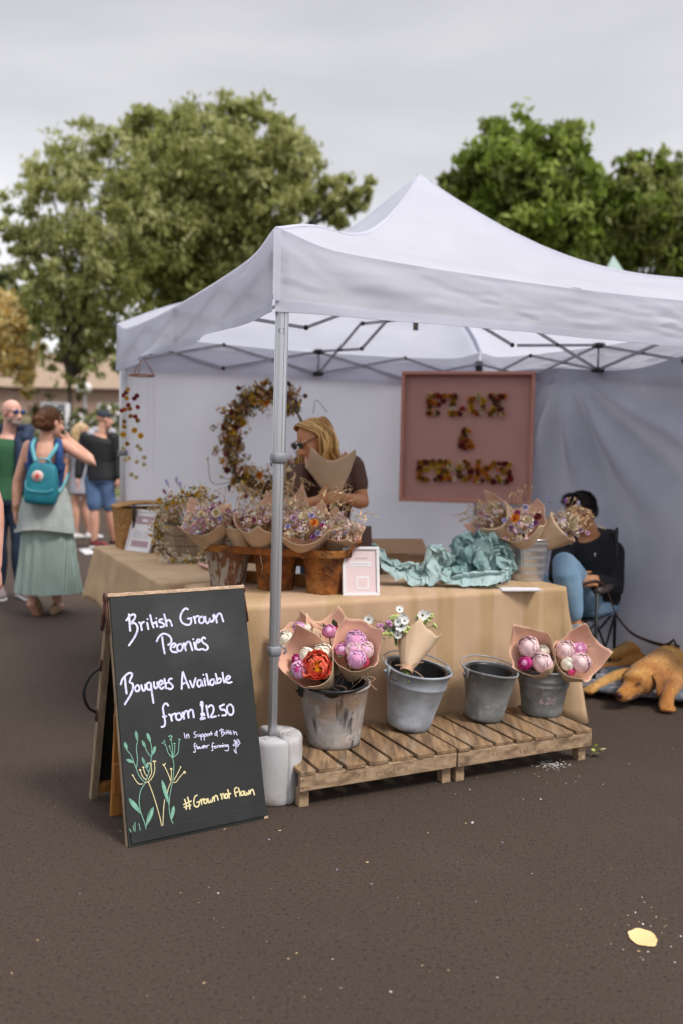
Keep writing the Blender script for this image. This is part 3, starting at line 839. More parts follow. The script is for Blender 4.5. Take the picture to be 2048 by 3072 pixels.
# ================================================================= tables under burlap cloths
def trestle(name, label, u0, u1, v0, v1, h):
    t = thing(name, label, 'table', wt((u0+u1)/2, (v0+v1)/2))
    bm = BM(); box(bm, wt((u0+u1)/2, (v0+v1)/2, h-.02), u1-u0, v1-v0, .03, D1, D2, bev=.004); put('table_top', bm, greywood, t, smooth=False)
    for u in (u0+.06, u1-.06):
        for v in (v0+.06, v1-.06):
            bm = BM(); tube(bm, [wt(u, v, .0), wt(u, v, h-.035)], .014, 8); put('leg', bm, greyplastic, t)
def cloth(name, label, u0, u1, v0, v1, h, hem, mat, flare, seed, front_in=0.0):
    bm = BM(); r = R(seed)
    n = 260; rad = .045; per = []
    seg = [((u0+rad, v0), (u1-rad, v0)), ((u1, v0+rad), (u1, v1-rad)), ((u1-rad, v1), (u0+rad, v1)), ((u0, v1-rad), (u0, v0+rad))]
    cc = [(u1-rad, v0+rad, -PI/2), (u1-rad, v1-rad, 0), (u0+rad, v1-rad, PI/2), (u0+rad, v0+rad, PI)]
    for k in range(4):
        (a, b), (c, d) = seg[k]; L_ = math.hypot(c-a, d-b); m = max(8, int(L_/.022))
        nx, ny = ((0, -1), (1, 0), (0, 1), (-1, 0))[k]
        for i in range(m): per.append((a+(c-a)*i/m, b+(d-b)*i/m, nx, ny, 0, k, i/m))
        cx, cy, a0 = cc[k]
        for i in range(12):
            q = a0+PI/2*i/12; per.append((cx+rad*math.cos(q), cy+rad*math.sin(q), math.cos(q), math.sin(q), math.sin(PI*i/12), k, 1))
    N_ = len(per); rings = []
    def P_(i, q):
        u, v, nx, ny, cn, k, s = per[i]
        d = q*(h-hem)
        fold = .030*nz((u*4.5, v*4.5, seed), 1.3) + .016*nz((u*11, v*11, seed+3), 1.2)
        o = d*(flare + cn*.14) + fold*min(1, d*3) + .003*nz((u*30, v*30, d*4), 1) + .012*nz((u*3, v*3, d*5+seed), 1.4)*min(1, d*4)
        if ny < -.9: o += front_in*d
        zz = h - d + .005*nz((u*6, v*6, 3), 1)*q
        if cn: zz -= .02*cn*(hem > .1)*q
        return wt(u+nx*o, v+ny*o, max(.006, zz))
    cu, cv = (u0+u1)/2, (v0+v1)/2
    for ins in (0.0, .3, .6, .85, .97):
        rings.append([bm.verts.new(wt(cu+(p[0]-cu)*ins, cv+(p[1]-cv)*ins, h+.006+.0015*nz((p[0]*9, p[1]*9, ins*4), 1))) for p in per] if ins else None)
    c0 = bm.verts.new(wt(cu, cv, h+.007))
    rings[0] = None
    rings.append([bm.verts.new(P_(i, 0)+UP*.003) for i in range(N_)])
    for q in (.02, .06, .12, .2, .3, .4, .5, .6, .7, .8, .9, 1): rings.append([bm.verts.new(P_(i, q)) for i in range(N_)])
    rings = [x for x in rings if x]
    for i in range(N_): quad(bm, [c0, rings[0][i], rings[0][(i+1) % N_]])
    for a, b in zip(rings, rings[1:]):
        for i in range(N_): quad(bm, [a[i], b[i], b[(i+1) % N_], a[(i+1) % N_]])
    bmesh.ops.recalc_face_normals(bm, faces=bm.faces)
    o = put(name, bm, mat); mod(o, 'SOLIDIFY', thickness=.003, offset=1)
    return tag(o, label, 'tablecloth')
trestle('table', 'trestle table hidden under the front burlap cloth', -.03, 1.78, .39, 1.08, TZ-.01)
cloth('tablecloth', 'striped burlap cloth over the front table, reaching the pallets', -.05, 1.81, .37, 1.10, TZ, .015, burlap_stripe, .075, 4, -.05)
trestle('table', 'trestle table hidden under the plain burlap cloth of the left wing', -.13, .56, 1.17, 3.0, TZ-.01)
cloth('tablecloth', 'plain burlap cloth over the long left table, its hem above the ground', -.155, .58, 1.14, 3.03, TZ, .36, burlap, .12, 9)
# ================================================================= pallets
PZ = .155
def slatted(u0, u1, v0, v1, label, seed, widths):
    t = thing('pallet', label, 'pallet', wt(u0, v0), 'low wooden pallets in front of the table')
    r = R(seed); u = u0+.002; k = 0
    tot = sum(widths); gap = (u1-u0-.004-tot)/(len(widths)-1)
    for w in widths:
        bm = BM(); c = wt(u+w/2, (v0+v1)/2 + r.uniform(-.006, .006), PZ-.009 + r.uniform(-.0015, .0015))
        a = TH + r.uniform(-.012, .012); ax = Vector((math.cos(a), math.sin(a), 0)); ay = Vector((-math.sin(a), math.cos(a), 0))
        box(bm, c, w, v1-v0, .018, ax, ay, bev=.002); put('slat', bm, pallet, t, smooth=False)
        u += w+gap
    for v, nm in ((v0+.011, 'front_rail'), (v1-.011, 'back_rail')):
        bm = BM(); box(bm, wt((u0+u1)/2, v, PZ-.0185-.031), u1-u0, .022, .062, D1, D2, bev=.002)
        if nm == 'front_rail':
            for i in range(2):
                for z in (-.016, .016):
                    for e in (u0+.012, u1-.012): ell(bm, wt(e, v-.011, PZ-.05+z), .0025, .0015, .0025, D1, D2, nu=8, nv=4, mi=1)
            q = u0+.17+r.uniform(0, .05)      # worn black stencil marks, no longer readable
            for i in range(9):
                w = r.choice((.006, .012, .018))
                for j in range(r.choice((1, 2, 2))): box(bm, wt(q+j*.008, v-.0112, PZ-.050+r.uniform(-.004, .004)), r.uniform(.002, .005), .0006, r.uniform(.010, .026), D1, D2, mi=2)
                if r.random() < .5: box(bm, wt(q+.005, v-.0112, PZ-.05+r.choice((-.012, .012, 0))), .012, .0006, .003, D1, D2, mi=2)
                q += w+r.choice((.012, .018, .035))
        put(nm, bm, [pallet_rail, blackiron, M('stencil_ink', (.14, .095, .065), .9, (.30, .205, .13), 90, .4, .6)], t, smooth=False)
    for v in (v0+.05, v1-.05):
        for u in (u0+.03, u1-.03):
            bm = BM(); box(bm, wt(u, v, .037), .042, .042, .074, D1, D2, bev=.002); put('foot', bm, orangewood if v > .1 else pallet_rail, t, smooth=False)
slatted(.075, .793, -.150, .292, 'slatted wooden pallet carrying the two larger buckets beside the leg weights', 3, [.065, .098, .085, .09, .10, .08, .095])
slatted(.799, 1.527, -.155, .285, 'slatted wooden pallet carrying the two smaller buckets by the sleeping dog', 8, [.06, .10, .09, .085, .10, .095, .09])
# ================================================================= zinc buckets with black liners
def bucket(base, h, rb, rt, mat, label, tilt=(0, 0), ridges=(), basering=True, name='bucket', handle=None, ears=True, lip=.006):
    t = thing(name, label, 'bucket', base, 'zinc buckets on the pallets')
    Mx = Matrix.Rotation(tilt[0], 3, 'Y') @ Matrix.Rotation(tilt[1], 3, 'X')
    lift = UP*(rb*max(abs(math.sin(tilt[0])), abs(math.sin(tilt[1]))))
    prof = [(rb-.008, .006), (rb-.004, 0), (rb, 0), (rb+.0015, .012)]
    rr = lambda z: rb+(rt-rb)*z/h
    if basering: prof += [(rr(.034)+.0015, .034), (rr(.037)-.001, .038)]
    for z in sorted(ridges): prof += [(rr(z-.010), z-.010), (rr(z-.004)+.0028, z-.004), (rr(z)+.0038, z), (rr(z+.004)+.0028, z+.004), (rr(z+.010), z+.010)]
    prof += [(rr(h-.014), h-.014), (rt+.002, h-.010), (rt+lip, h-.006), (rt+lip+.001, h-.001), (rt+lip-.003, h+.003), (rt-.001, h+.001), (rt-.004, h-.006), (rr(.02)-.004, .02)]
    dent = lambda p, a: p + Vector((math.cos(a), math.sin(a), 0))*(.0022*nz((math.cos(a)*2+base.x*9, math.sin(a)*2, p.z*9), 1.2)) + UP*(.004*math.sin(2*a+base.x*8)*(p.z > h-.03))
    bm = BM(); lathe(bm, prof, base+lift, 48, Mx, wob=dent, cap1=True); put('body', bm, mat, t)
    if ears:
        for sgn in (-1, 1):
            bm = BM(); ax = D1*sgn
            e = base+lift+Mx @ (ax*(rt+.007) + UP*(h-.02))
            box(bm, e, .012, .034, .05, Mx @ D1, Mx @ D2, Mx @ UP, bev=.003); tube(bm, [e+Mx @ (ax*.004), e+Mx @ (ax*.020)], .006, 8); put('handle_ear', bm, mat if not handle else blackiron, t)
        bm = BM(); pts = []
        for i in range(19):
            a = PI*i/18; fall = handle if handle is not None else 1.0
            pts.append(base+lift+Mx @ (D1*((rt+.016)*math.cos(a)) + D2*((rt+.014)*math.sin(a)*fall) + UP*(h+.004+.02*math.sin(a))))
        tube(bm, pts, .0035, 6); put('handle', bm, steelbar if not handle else blackiron, t)
    return t, lambda p: base+lift+Mx @ p, Mx
def liner(base, h, rb, rt, z0, label, tilt=(0, 0), off=(0, 0)):
    Mx = Matrix.Rotation(tilt[0], 3, 'Y') @ Matrix.Rotation(tilt[1], 3, 'X')
    c = base + UP*z0 + D1*off[0] + D2*off[1]
    prof = [(rb-.004, .0), (rb, .0), (rt-.004, h-.02), (rt, h-.018), (rt+.008, h-.014), (rt+.010, h-.004), (rt+.006, h), (rt-.002, h-.003), (rt-.004, h-.012), (rb-.004, .012), (.001, .012)]
    bm = BM(); lathe(bm, prof, c, 44, Mx); o = put('liner_pot', bm, blackplastic); tag(o, label, 'plastic pot', 'black plastic pots inside the buckets')
    return lambda p: c + Mx @ p
q = lambda x, y: gz(x, y, PZ+.002)
b1 = q(999, 2226); b2 = q(1222, 2182); b3 = q(1450, 2156); b4 = q(1622, 2137)
bucket(b1, .262, .112, .148, galvworn, 'rust stained zinc bucket of pink peonies nearest the leg weights', (0, .02), ridges=(), handle=.9)
f1 = liner(b1, .27, .095, .132, .012, 'black plastic pot lining the rust stained bucket, its rim showing under peonies', (.0, .10))
bucket(b2, .272, .099, .149, galvblue, 'blue grey zinc bucket leaning sideways, one white flower bouquet in it', (.15, .06), ridges=(.205,), handle=None)
f2 = liner(b2, .262, .08, .128, .025, 'black plastic pot inside the leaning blue grey bucket', (.15, .08))
bucket(b3, .235, .086, .126, galvdark, 'small dull zinc bucket holding no flowers, only an empty black pot', (.10, .04), ridges=(), handle=None)
f3 = liner(b3, .225, .068, .106, .018, 'empty black plastic pot with open mouth in the flowerless bucket', (.10, .05))
_, g4, M4 = bucket(b4, .232, .095, .132, galvdark, 'dull zinc bucket chalked with a £20 price, holding two peony bouquets', (.03, .03), ridges=(.150, .178), handle=None)
f4 = liner(b4, .2, .075, .105, .01, 'black plastic pot in the £20 bucket, mostly hidden by peony paper')
# chalked price on bucket 4: strokes wrapped on its wall
bm = BM(); t4 = [o for o in bpy.data.objects if o.name.startswith('bucket') and o.type == 'EMPTY'][-1]
view = (Vector((0, 0, 0))-Vector((b4.x, b4.y, 0))).normalized(); right = Vector((-view.y, view.x, 0))
def chalkprice(line):
    pts = []
    for i in range(0, len(line), 2):
        x, y = (line[i]-792)*.00033, (line[i+1]-930)*-.00033      # zoom px -> metres round the point of the wall that faces the lane
        a = x/.118; z = .088+y; rad = .095+(.132-.095)*z/.232+.0016
        d = view*math.cos(a+.22)+right*math.sin(a+.22)
        pts.append((g4(d*rad+UP*z), (M4 @ d)))
    pts2 = spline([p for p, _ in pts], 4); nrm = [pts[min(len(pts)-1, int(i/4+.5))][1] for i in range(len(pts2))]
    w = .0042; A_, B_ = [], []
    for i, p in enumerate(pts2):
        t = (pts2[min(i+1, len(pts2)-1)]-pts2[max(i-1, 0)]).normalized(); n = nrm[i].cross(t).normalized()
        A_.append(bm.verts.new(p+n*w/2)); B_.append(bm.verts.new(p-n*w/2))
    for i in range(len(A_)-1): quad(bm, [A_[i], A_[i+1], B_[i+1], B_[i]])
for ln in ((710, 895, 690, 930, 672, 990), (672, 985, 735, 962), (672, 950, 720, 942), (770, 905, 800, 885, 830, 900, 815, 935, 765, 980, 835, 968), (900, 890, 865, 920, 862, 965, 885, 975, 915, 940, 918, 900, 895, 888)):
    chalkprice(ln)
put('chalk_price', bm, chalkpink, t4)
# ================================================================= flowers
def petal(bm, c, out, up, l, w, cup, mi, nu=3, nv=4, ruf=0.0, sd=0):
    side = up.cross(out).normalized()
    V = []
    for j in range(nv+1):
        t = j/nv; wd = w*math.sin(PI*(.12+.78*t))**.7
        row = []
        for i in range(nu+1):
            s = i/nu*2-1
            curl = cup*t
            p = c + out*(l*t*math.cos(curl)) + up*(l*t*math.sin(curl) + abs(s)**2*wd*.35) + side*(s*wd)
            if ruf and t > .6: p += up*(ruf*math.sin(7*s+sd)*l*.12)
            row.append(bm.verts.new(p))
        V.append(row)
    for j in range(nv):
        for i in range(nu): quad(bm, [V[j][i], V[j][i+1], V[j+1][i+1], V[j+1][i]], mi)
def peony(c, ax, r, cols, opened, seed, par, label=None):
    """a bud of cupped overlapping petals; opened 0 = tight globe, 1 = ruffled bloom"""
    g = R(seed); bm = BM(); x, y, z = frame(ax)
    core = .80 if opened < .5 else .45
    ell(bm, c+z*r*(.0 if opened < .5 else -.2), r*core, r*core, r*core, x, y, z, 12, 8, 1)
    layers = 4
    for L_ in range(layers):
        n = 5+L_
        k = L_/(layers-1)
        for i in range(n):
            a = 2*PI*(i+.5*L_)/n + g.uniform(-.2, .2)
            o = x*math.cos(a)+y*math.sin(a)
            side = z.cross(o).normalized()
            close = (1-opened)
            # each petal follows a globe of its own layer, cut lower the further out it sits
            rad = r*(.80+.20*k)*g.uniform(.90, 1.08); top = (1.45-.75*k*(.5+.5*opened))*(1 if close > .4 else .95)
            wd = .86+.06*k
            nu, nv = 4, 5; V = []
            for j in range(nv+1):
                t = j/nv; el = -1.35 + (top+1.30)*t
                row = []
                for q in range(nu+1):
                    s = q/nu*2-1; w = wd*math.sin(PI*(.15+.72*t))**.6
                    e2 = el - .22*t*s*s
                    flare = opened*(.55*k+.1)*t*t*r + (.075*r*math.sin(5*s+a*3)*t if t > .4 else 0)*(0.6+opened)
                    d = (o*math.cos(s*w)+side*math.sin(s*w))
                    row.append(bm.verts.new(c + d*(rad*math.cos(e2)+flare) + z*(rad*math.sin(e2)*(1-.25*opened))))
                V.append(row)
            mi = 0 if (k > .3 or g.random() < .5) else 1
            for j in range(nv):
                for q in range(nu): quad(bm, [V[j][q], V[j][q+1], V[j+1][q+1], V[j+1][q]], mi)
    if opened > .5:      # golden centre and ruffled inner petals
        for i in range(26):
            a = g.uniform(0, 2*PI); d = (x*math.cos(a)+y*math.sin(a))
            petal(bm, c+z*r*.1+d*r*g.uniform(.05, .5), (d*g.uniform(.4, 1)+z*.7).normalized(), z, r*.42, r*.16, .9, 2 if g.random() < .7 else 0, 2, 3)
    o = put('peony', bm, cols, par, label=label)
    return o
def PM(n, a, b): return M('petal_'+n, a, .85, b, 30, .3, .7, spec=.12, transl=.18, bump=.2, bscale=150)
P_pink = PM('pink', (.78, .38, .57), (.70, .27, .48)); P_blush = PM('blush', (.86, .68, .68), (.82, .58, .60)); P_white = PM('white', (.88, .84, .74), (.84, .78, .66))
P_mag = PM('magenta', (.60, .06, .26), (.45, .03, .17)); P_lilac = PM('lilac', (.78, .50, .70), (.72, .40, .62)); P_coral = PM('coral', (.83, .10, .07), (.80, .22, .12)); P_gold = PM('gold', (.88, .42, .03), (.80, .26, .02)); P_hot = PM('hot', (.75, .14, .25), (.66, .08, .17))
leafmat = M('leaf_green', (.075, .14, .045), .5, (.045, .09, .03), 30, transl=.15)
stemgreen = M('stem_green', (.22, .30, .10), .6, (.14, .2, .06), 20)
drystraw = M('dry_straw', (.68, .50, .30), .8, (.52, .36, .19), 30, transl=.15)
twine = M('raffia', (.55, .36, .24), .8, (.45, .28, .18), 40)
def leaf(bm, c, d, l, w, mi=0, up=UP):
    s = d.cross(up)
    if s.length < 1e-4: s = d.cross(Vector((1, 0, 0)))
    s.normalize(); n = s.cross(d).normalized()
    mid = []; e1 = []; e2 = []
    for i in range(5):
        t = i/4; ww = w*math.sin(PI*min(.98, t*.92+.05)); p = c + d*(l*t) - n*(l*.18*t*t)
        mid.append(bm.verts.new(p-n*ww*.2)); e1.append(bm.verts.new(p+s*ww)); e2.append(bm.verts.new(p-s*ww))
    for i in range(4):
        quad(bm, [mid[i], e1[i], e1[i+1], mid[i+1]], mi); quad(bm, [e2[i], mid[i], mid[i+1], e2[i+1]], mi)
def wrap(c0, ax, face, L, r0, r1, par, seed, back=.28, dip=.0, peaks=3, name='paper_wrap', outer=None, inner=None, flat=1.0):
    """paper rolled into a cone: narrow at c0, open at the far end; 'face' is the side where its lip dips"""
    g = R(seed); ax = ax.normalized(); f = (face-ax*face.dot(ax)).normalized(); s = ax.cross(f)
    n, m = 56, 14; ph = g.uniform(-.4, .4)
    def pt(a, t, off):
        ca = math.cos(a)
        edge = 1 - dip*max(0, ca) + back*max(0, -ca)**1.2
        pk = 0
        for k in range(peaks):
            pa = PI + (k-(peaks-1)/2)*1.15 + ph*.5; da = (a-pa+PI) % (2*PI)-PI
            pk += max(0, 1-abs(da)/.42)*(.16+.05*math.sin(k*3+seed))
        edge += pk*.6
        if peaks >= 2:      # a square sheet rolled up keeps its corners
            b_ = a+ph+PI/4*(seed % 3); edge *= .90/max(abs(math.cos(b_)), abs(math.sin(b_)))**.9
        tt = t*edge
        r = r0+(r1-r0)*min(1.25, tt)**.85
        r *= 1+.045*math.sin(3*a+seed)*t+.03*nz((math.cos(a)*2, math.sin(a)*2, t*2+seed), 1.3)*min(1, t*3) + .05*nz((math.cos(a)*1.2+seed, math.sin(a)*1.2, t*1.2), 2.2)*t
        r += off + .006*t*t*(1 if ca > 0 else .3)
        return c0 + ax*(L*tt) + f*(r*ca) + s*(r*math.sin(a)*flat)
    bm = BM(); outs = []
    for off in (0, -.0022):
        outs.append([[bm.verts.new(pt(-PI+2*PI*i/n, j/m, off)) for i in range(n)] for j in range(m+1)])
    for k, G in enumerate(outs):
        for j in range(m):
            for i in range(n):
                q_ = [G[j][i], G[j][(i+1) % n], G[j+1][(i+1) % n], G[j+1][i]]
                quad(bm, q_ if k == 0 else q_[::-1], k)
    for i in range(n): quad(bm, [outs[0][m][i], outs[0][m][(i+1) % n], outs[1][m][(i+1) % n], outs[1][m][i]], 0)
    # folded-over seam
    a = g.uniform(.7, 1.5)
    V = [[bm.verts.new(pt(a+.34*i/3, .04+.93*j/8, .0025+.002*i/3)) for i in range(4)] for j in range(9)]
    for j in range(8):
        for i in range(3): quad(bm, [V[j][i], V[j][i+1], V[j+1][i+1], V[j+1][i]], 0)
    o = put(name, bm, [outer or kraft, inner or kraftpink], par, smooth=True)
    return lambda a, t, rr=0.0: c0+ax*(L*t)+f*(rr*math.cos(a))+s*(rr*math.sin(a)), f, s
def px_at(x, y, Y): return gy(x, y, Y)
def peony_bunch(label, tip, mouth, r1, heads, seed, group='paper wrapped peony bouquets', back=.35, dip=.12, stems=False, leaves=7, peaks=3, facing=None):
    """tip, mouth: ends of the cone's axis; heads: (px, py, dY, radius, colours, opened) in the lane's view"""
    t = thing('peony_bouquet', label, 'bouquet', tip, group)
    ax = (mouth-tip); L = ax.length; face = facing or (Vector((0, 0, H))-mouth).normalized()
    wrap(tip, ax, face, L, .028, r1, t, seed, back, dip, peaks)
    bm = BM()
    g = R(seed+50)
    for (x, y, dy, r, cols, op) in heads:
        c = gy(x, y, mouth.y+dy); a = ((c-tip).normalized()*.45+(Vector((0, 0, H))-c).normalized()*.75).normalized()
        peony(c, a, r, cols, op, seed*7+int(x), t)
        tube(bm, spline([c-a*r*.8, c.lerp(tip, .55), tip], 4), .003, 5)
    for k in range(leaves):
        h = g.choice(heads); c = gy(h[0]+g.uniform(-14, 14), h[1]-g.uniform(-6, 14), mouth.y+h[2]+.015)
        leaf(bm, c, Vector((g.uniform(-1, 1), -.3, g.uniform(-.3, 1))).normalized(), .055, .014)
    if stems:
        for k in range(9):
            e = tip - ax.normalized()*g.uniform(.05, .085) + Vector((g.uniform(-.022, .022), g.uniform(-.022, .022), 0)); tube(bm, [tip+ax*.1, tip, e], .0042, 6)
    put('stem', bm, leafmat if not stems else stemgreen, t)
    bm = BM(); d = ax.normalized(); x, y, _ = frame(d)
    for k in range(4): tube(bm, [tip+d*(.004*k+.006)+x*(.03*math.cos(2*PI*i/14))+y*(.03*math.sin(2*PI*i/14)) for i in range(15)], .0022, 5)
    for k in range(3): tube(bm, spline([tip+d*.01+x*.03, tip+d*.01+x*.06+Vector((g.uniform(-.05, .05), -.02, -.01)), tip+x*.05+Vector((g.uniform(-.09, .09), -.03, -.05))], 4), .0014, 4)
    put('raffia_tie', bm, twine, t)
    return t
W3 = [P_white, P_white, P_gold]; B3 = [P_blush, P_blush, P_gold]; K3 = [P_pink, P_lilac, P_gold]; G3 = [P_mag, P_pink, P_gold]; L3 = [P_lilac, P_pink, P_gold]; C3 = [P_coral, P_gold, P_gold]; H3 = [P_hot, P_mag, P_gold]
# zoom origin (840,1820), scale 3.267 -> photograph pixels
Z1 = lambda x, y: (840+x/3.267, 1820+y/3.267)
Y1 = b1.y
def hd(Z, x, y, dy, r, cols, op): X, Yp = Z(x, y); return (X, Yp, dy, r, cols, op)
peony_bunch('paper bouquet with one open coral and yellow peony among white and pink buds', gy(*Z1(470, 760), Y1-.03), gy(*Z1(300, 560), Y1-.15), .10,
    [hd(Z1, 190, 620, -.02, .036, [P_lilac, P_mag, P_gold], .05), hd(Z1, 175, 520, .025, .024, G3, .1), hd(Z1, 262, 480, .02, .034, W3, .05), hd(Z1, 420, 470, .04, .042, W3, .3), hd(Z1, 365, 580, -.03, .047, C3, .75)], 3, back=.5, peaks=4)
peony_bunch('paper bouquet of all pink and lilac peonies on the right of the stained bucket', gy(*Z1(690, 690), Y1-.01), gy(*Z1(740, 430), Y1-.10), .10,
    [hd(Z1, 735, 345, .03, .045, L3, .35), hd(Z1, 610, 425, .02, .028, K3, .2), hd(Z1, 715, 425, .0, .032, [P_blush, P_pink, P_gold], .25), hd(Z1, 835, 430, .01, .035, [P_blush, P_lilac, P_gold], .15), hd(Z1, 745, 515, -.03, .038, L3, .35), hd(Z1, 820, 545, -.02, .020, H3, .3)], 5, back=.42, peaks=3)
peony_bunch('paper bouquet at the back of the stained bucket, two pink buds and leaves showing', gy(*Z1(530, 660), Y1+.05), gy(*Z1(490, 300), Y1+.03), .088,
    [hd(Z1, 485, 245, 0, .030, K3, .15), hd(Z1, 575, 235, .01, .020, H3, .2), hd(Z1, 560, 275, -.01, .018, K3, .2)], 8, back=.45, dip=.05, leaves=9)
peony_bunch('paper bouquet leaning out left by the pole, white bloom half hidden', gy(*Z1(380, 690), Y1+.05), gy(*Z1(180, 330), Y1+.03), .095,
    [hd(Z1, 60, 320, 0, .034, W3, .3), hd(Z1, 190, 205, .02, .026, L3, .2), hd(Z1, 255, 215, .03, .022, W3, .2)], 11, back=.35, dip=.0, leaves=2)
Z4 = lambda x, y: (1360+x/3.267, 1820+y/3.267)
Y4 = b4.y
peony_bunch('paper bouquet in the £20 bucket with a magenta bud at its lower left', gy(*Z4(900, 700), Y4-.02), gy(*Z4(790, 490), Y4-.11), .098,
    [hd(Z4, 735, 400, .03, .048, B3, .4), hd(Z4, 875, 440, .02, .032, W3, .03), hd(Z4, 700, 555, -.01, .034, G3, .15), hd(Z4, 865, 550, -.02, .044, B3, .3), hd(Z4, 760, 480, .02, .018, H3, .2)], 13, back=.55, peaks=3)
peony_bunch('paper bouquet in the £20 bucket with a pink bud at its upper right', gy(*Z4(985, 690), Y4-.0), gy(*Z4(1190, 510), Y4-.10), .112,
    [hd(Z4, 1090, 430, .03, .046, B3, .25), hd(Z4, 1225, 420, .03, .036, K3, .05), hd(Z4, 1240, 550, -.01, .046, B3, .3), hd(Z4, 1115, 565, -.01, .034, W3, .05), hd(Z4, 1150, 635, -.03, .018, H3, .3)], 17, back=.55, peaks=4)
# the posy that lies across the leaning bucket, its stems towards the viewer
t = thing('wildflower_bouquet', 'kraft paper posy of small white and lilac flowers lying across the leaning bucket', 'bouquet', b2)
tip = gy(*Z1(1240, 600), b2.y-.09); mouth = gy(*Z1(1325, 300), b2.y+.03); ax = mouth-tip
wrap(tip, ax, Vector((-.6, .8, .3)), ax.length, .026, .088, t, 23, back=.10, dip=.10, peaks=2)
bm = BM(); g = R(3)
for k in range(10):
    e = tip - ax.normalized()*g.uniform(.05, .075) + Vector((g.uniform(-.026, .03), g.uniform(-.02, .02), 0)); tube(bm, [tip+ax*.1, tip+Vector((g.uniform(-.01, .01), g.uniform(-.01, .01), 0)), e], .0042, 6)
put('stem', bm, stemgreen, t)
bm = BM(); d = ax.normalized(); x, y, _ = frame(d)
for k in range(8): tube(bm, [tip-d*(.004*k-.006)+x*(.027*math.cos(2*PI*i/14))+y*(.027*math.sin(2*PI*i/14)) for i in range(15)], .0028, 5)
for e in ((1400, 545), (1405, 700), (1120, 575)):
    tube(bm, spline([tip-UP*.005, (tip+gy(*Z1(*e), b2.y-.13))/2+UP*.006, gy(*Z1(*e), b2.y-.13)], 5), .0016, 5)
put('raffia_tie', bm, twine, t)
whitefl = M('daisy_white', (.80, .80, .78), .6, (.70, .72, .70), 30, transl=.15); limegreen = M('bud_lime', (.50, .56, .20), .6, (.40, .46, .14), 30); lilacfl = M('stock_lilac', (.58, .30, .48), .6, (.45, .18, .35), 30, transl=.15); eyedark = M('flower_eye', (.06, .07, .02), .7)
bm = BM()
def daisy(bm, c, ax, r, mi, ce, n=8, ce_r=.25):
    x, y, z = frame(ax)
    for i in range(n):
        a = 2*PI*i/n; o = x*math.cos(a)+y*math.sin(a); petal(bm, c, o, z, r, r*.36, .3, mi, 2, 3)
    ell(bm, c+z*r*.06, r*ce_r, r*ce_r, r*ce_r*.7, x, y, z, 8, 5, ce)
fl = [(1105, 235, .020, 0), (1000, 215, .015, 0), (965, 265, .014, 0), (860, 125, .017, 0), (1195, 105, .016, 0), (1165, 30, .014, 0), (1390, 85, .019, 0), (1180, 190, .022, 0), (1440, 120, .012, 1), (1410, 150, .010, 1), (1475, 90, .010, 1), (1110, 135, .018, 1), (1135, 160, .012, 1), (1055, 195, .012, 1), (980, 205, .014, 2), (1060, 165, .014, 2), (955, 280, .010, 2), (1350, 95, .010, 1), (1510, 190, .009, 1), (1040, 235, .014, 0), (1020, 260, .012, 1), (1150, 280, .014, 0), (1080, 280, .011, 1), (1150, 150, .014, 0), (1215, 140, .016, 0), (1230, 220, .014, 1), (1350, 130, .013, 0), (1440, 70, .012, 0), (985, 240, .013, 2)]
st = BM()
for (X, Yp, rr, k) in fl:
    c = gy(*Z1(X, Yp), mouth.y+(g.uniform(-.08, -.04) if X < 1250 else g.uniform(-.02, .03))); a = ((Vector((0, 0, H))-c).normalized()+Vector((g.uniform(-.3, .3), 0, g.uniform(-.2, .5)))).normalized()
    if k == 0:
        bd_ = BM(); daisy(bd_, c, a, rr*1.35, 0, 3); put('daisy', bd_, [whitefl, limegreen, lilacfl, eyedark], t)
    else:
        rr *= 1.35
        for j in range(11): ell(bm, c+Vector((g.uniform(-1, 1), g.uniform(-1, 1), g.uniform(-1, 1)))*rr*.7, rr*.42, rr*.42, rr*.42, nu=7, nv=5, mi=1 if k == 1 else 2)
    tube(st, spline([c, c.lerp(mouth, .5)+UP*.01, mouth.lerp(tip, .3)], 4), .0013, 4)
for k in range(16):
    c = gy(*Z1(g.uniform(950, 1200), g.uniform(230, 310)), mouth.y-.05); leaf(st, c, Vector((g.uniform(-1, 1), -.3, g.uniform(-.6, .8))).normalized(), .04, .008)
put('small_buds', bm, [whitefl, limegreen, lilacfl, eyedark], t, kind='stuff'); put('flower_stalk', st, leafmat, t)
# ================================================================= things shown on the tables and walls
def strawflower(bm, c, ax, r, mi, ce, n=11):
    x, y, z = frame(ax)
    for L_ in range(3):
        for i in range(n-L_*2):
            a = 2*PI*(i+.4*L_)/(n-L_*2); o = x*math.cos(a)+y*math.sin(a)
            petal(bm, c+z*r*.1*L_, o, z, r*(1-.22*L_), r*.26, .35+.45*L_, mi, 2, 3)
    ell(bm, c+z*r*.22, r*.33, r*.33, r*.2, x, y, z, 9, 5, ce)
def FM(n, a, tr=.12): return M('dried_'+n, a, .75, tuple(v*.7 for v in a), 40, .3, .7, transl=tr)
D_cream = FM('cream', (.84, .74, .50)); D_yel = FM('yellow', (.80, .50, .04)); D_org = FM('orange', (.80, .27, .03)); D_mag = FM('magenta', (.42, .05, .19)); D_wine = FM('wine', (.20, .015, .025)); D_red = FM('red', (.45, .03, .02)); D_pur = FM('purple', (.34, .13, .42)); D_lav = FM('lavender', (.52, .50, .80)); D_lil = FM('lilac', (.68, .46, .64)); D_pinkd = FM('dusty_pink', (.78, .50, .48)); D_white = FM('white', (.84, .78, .66)); D_olive = FM('olive', (.23, .19, .065)); D_brown = FM('brown', (.16, .085, .035)); D_green = FM('sage', (.19, .21, .09)); D_eye = FM('eye', (.5, .26, .03)); D_amber = FM('amber', (.48, .24, .03)); D_navy = FM('navy', (.07, .08, .20))
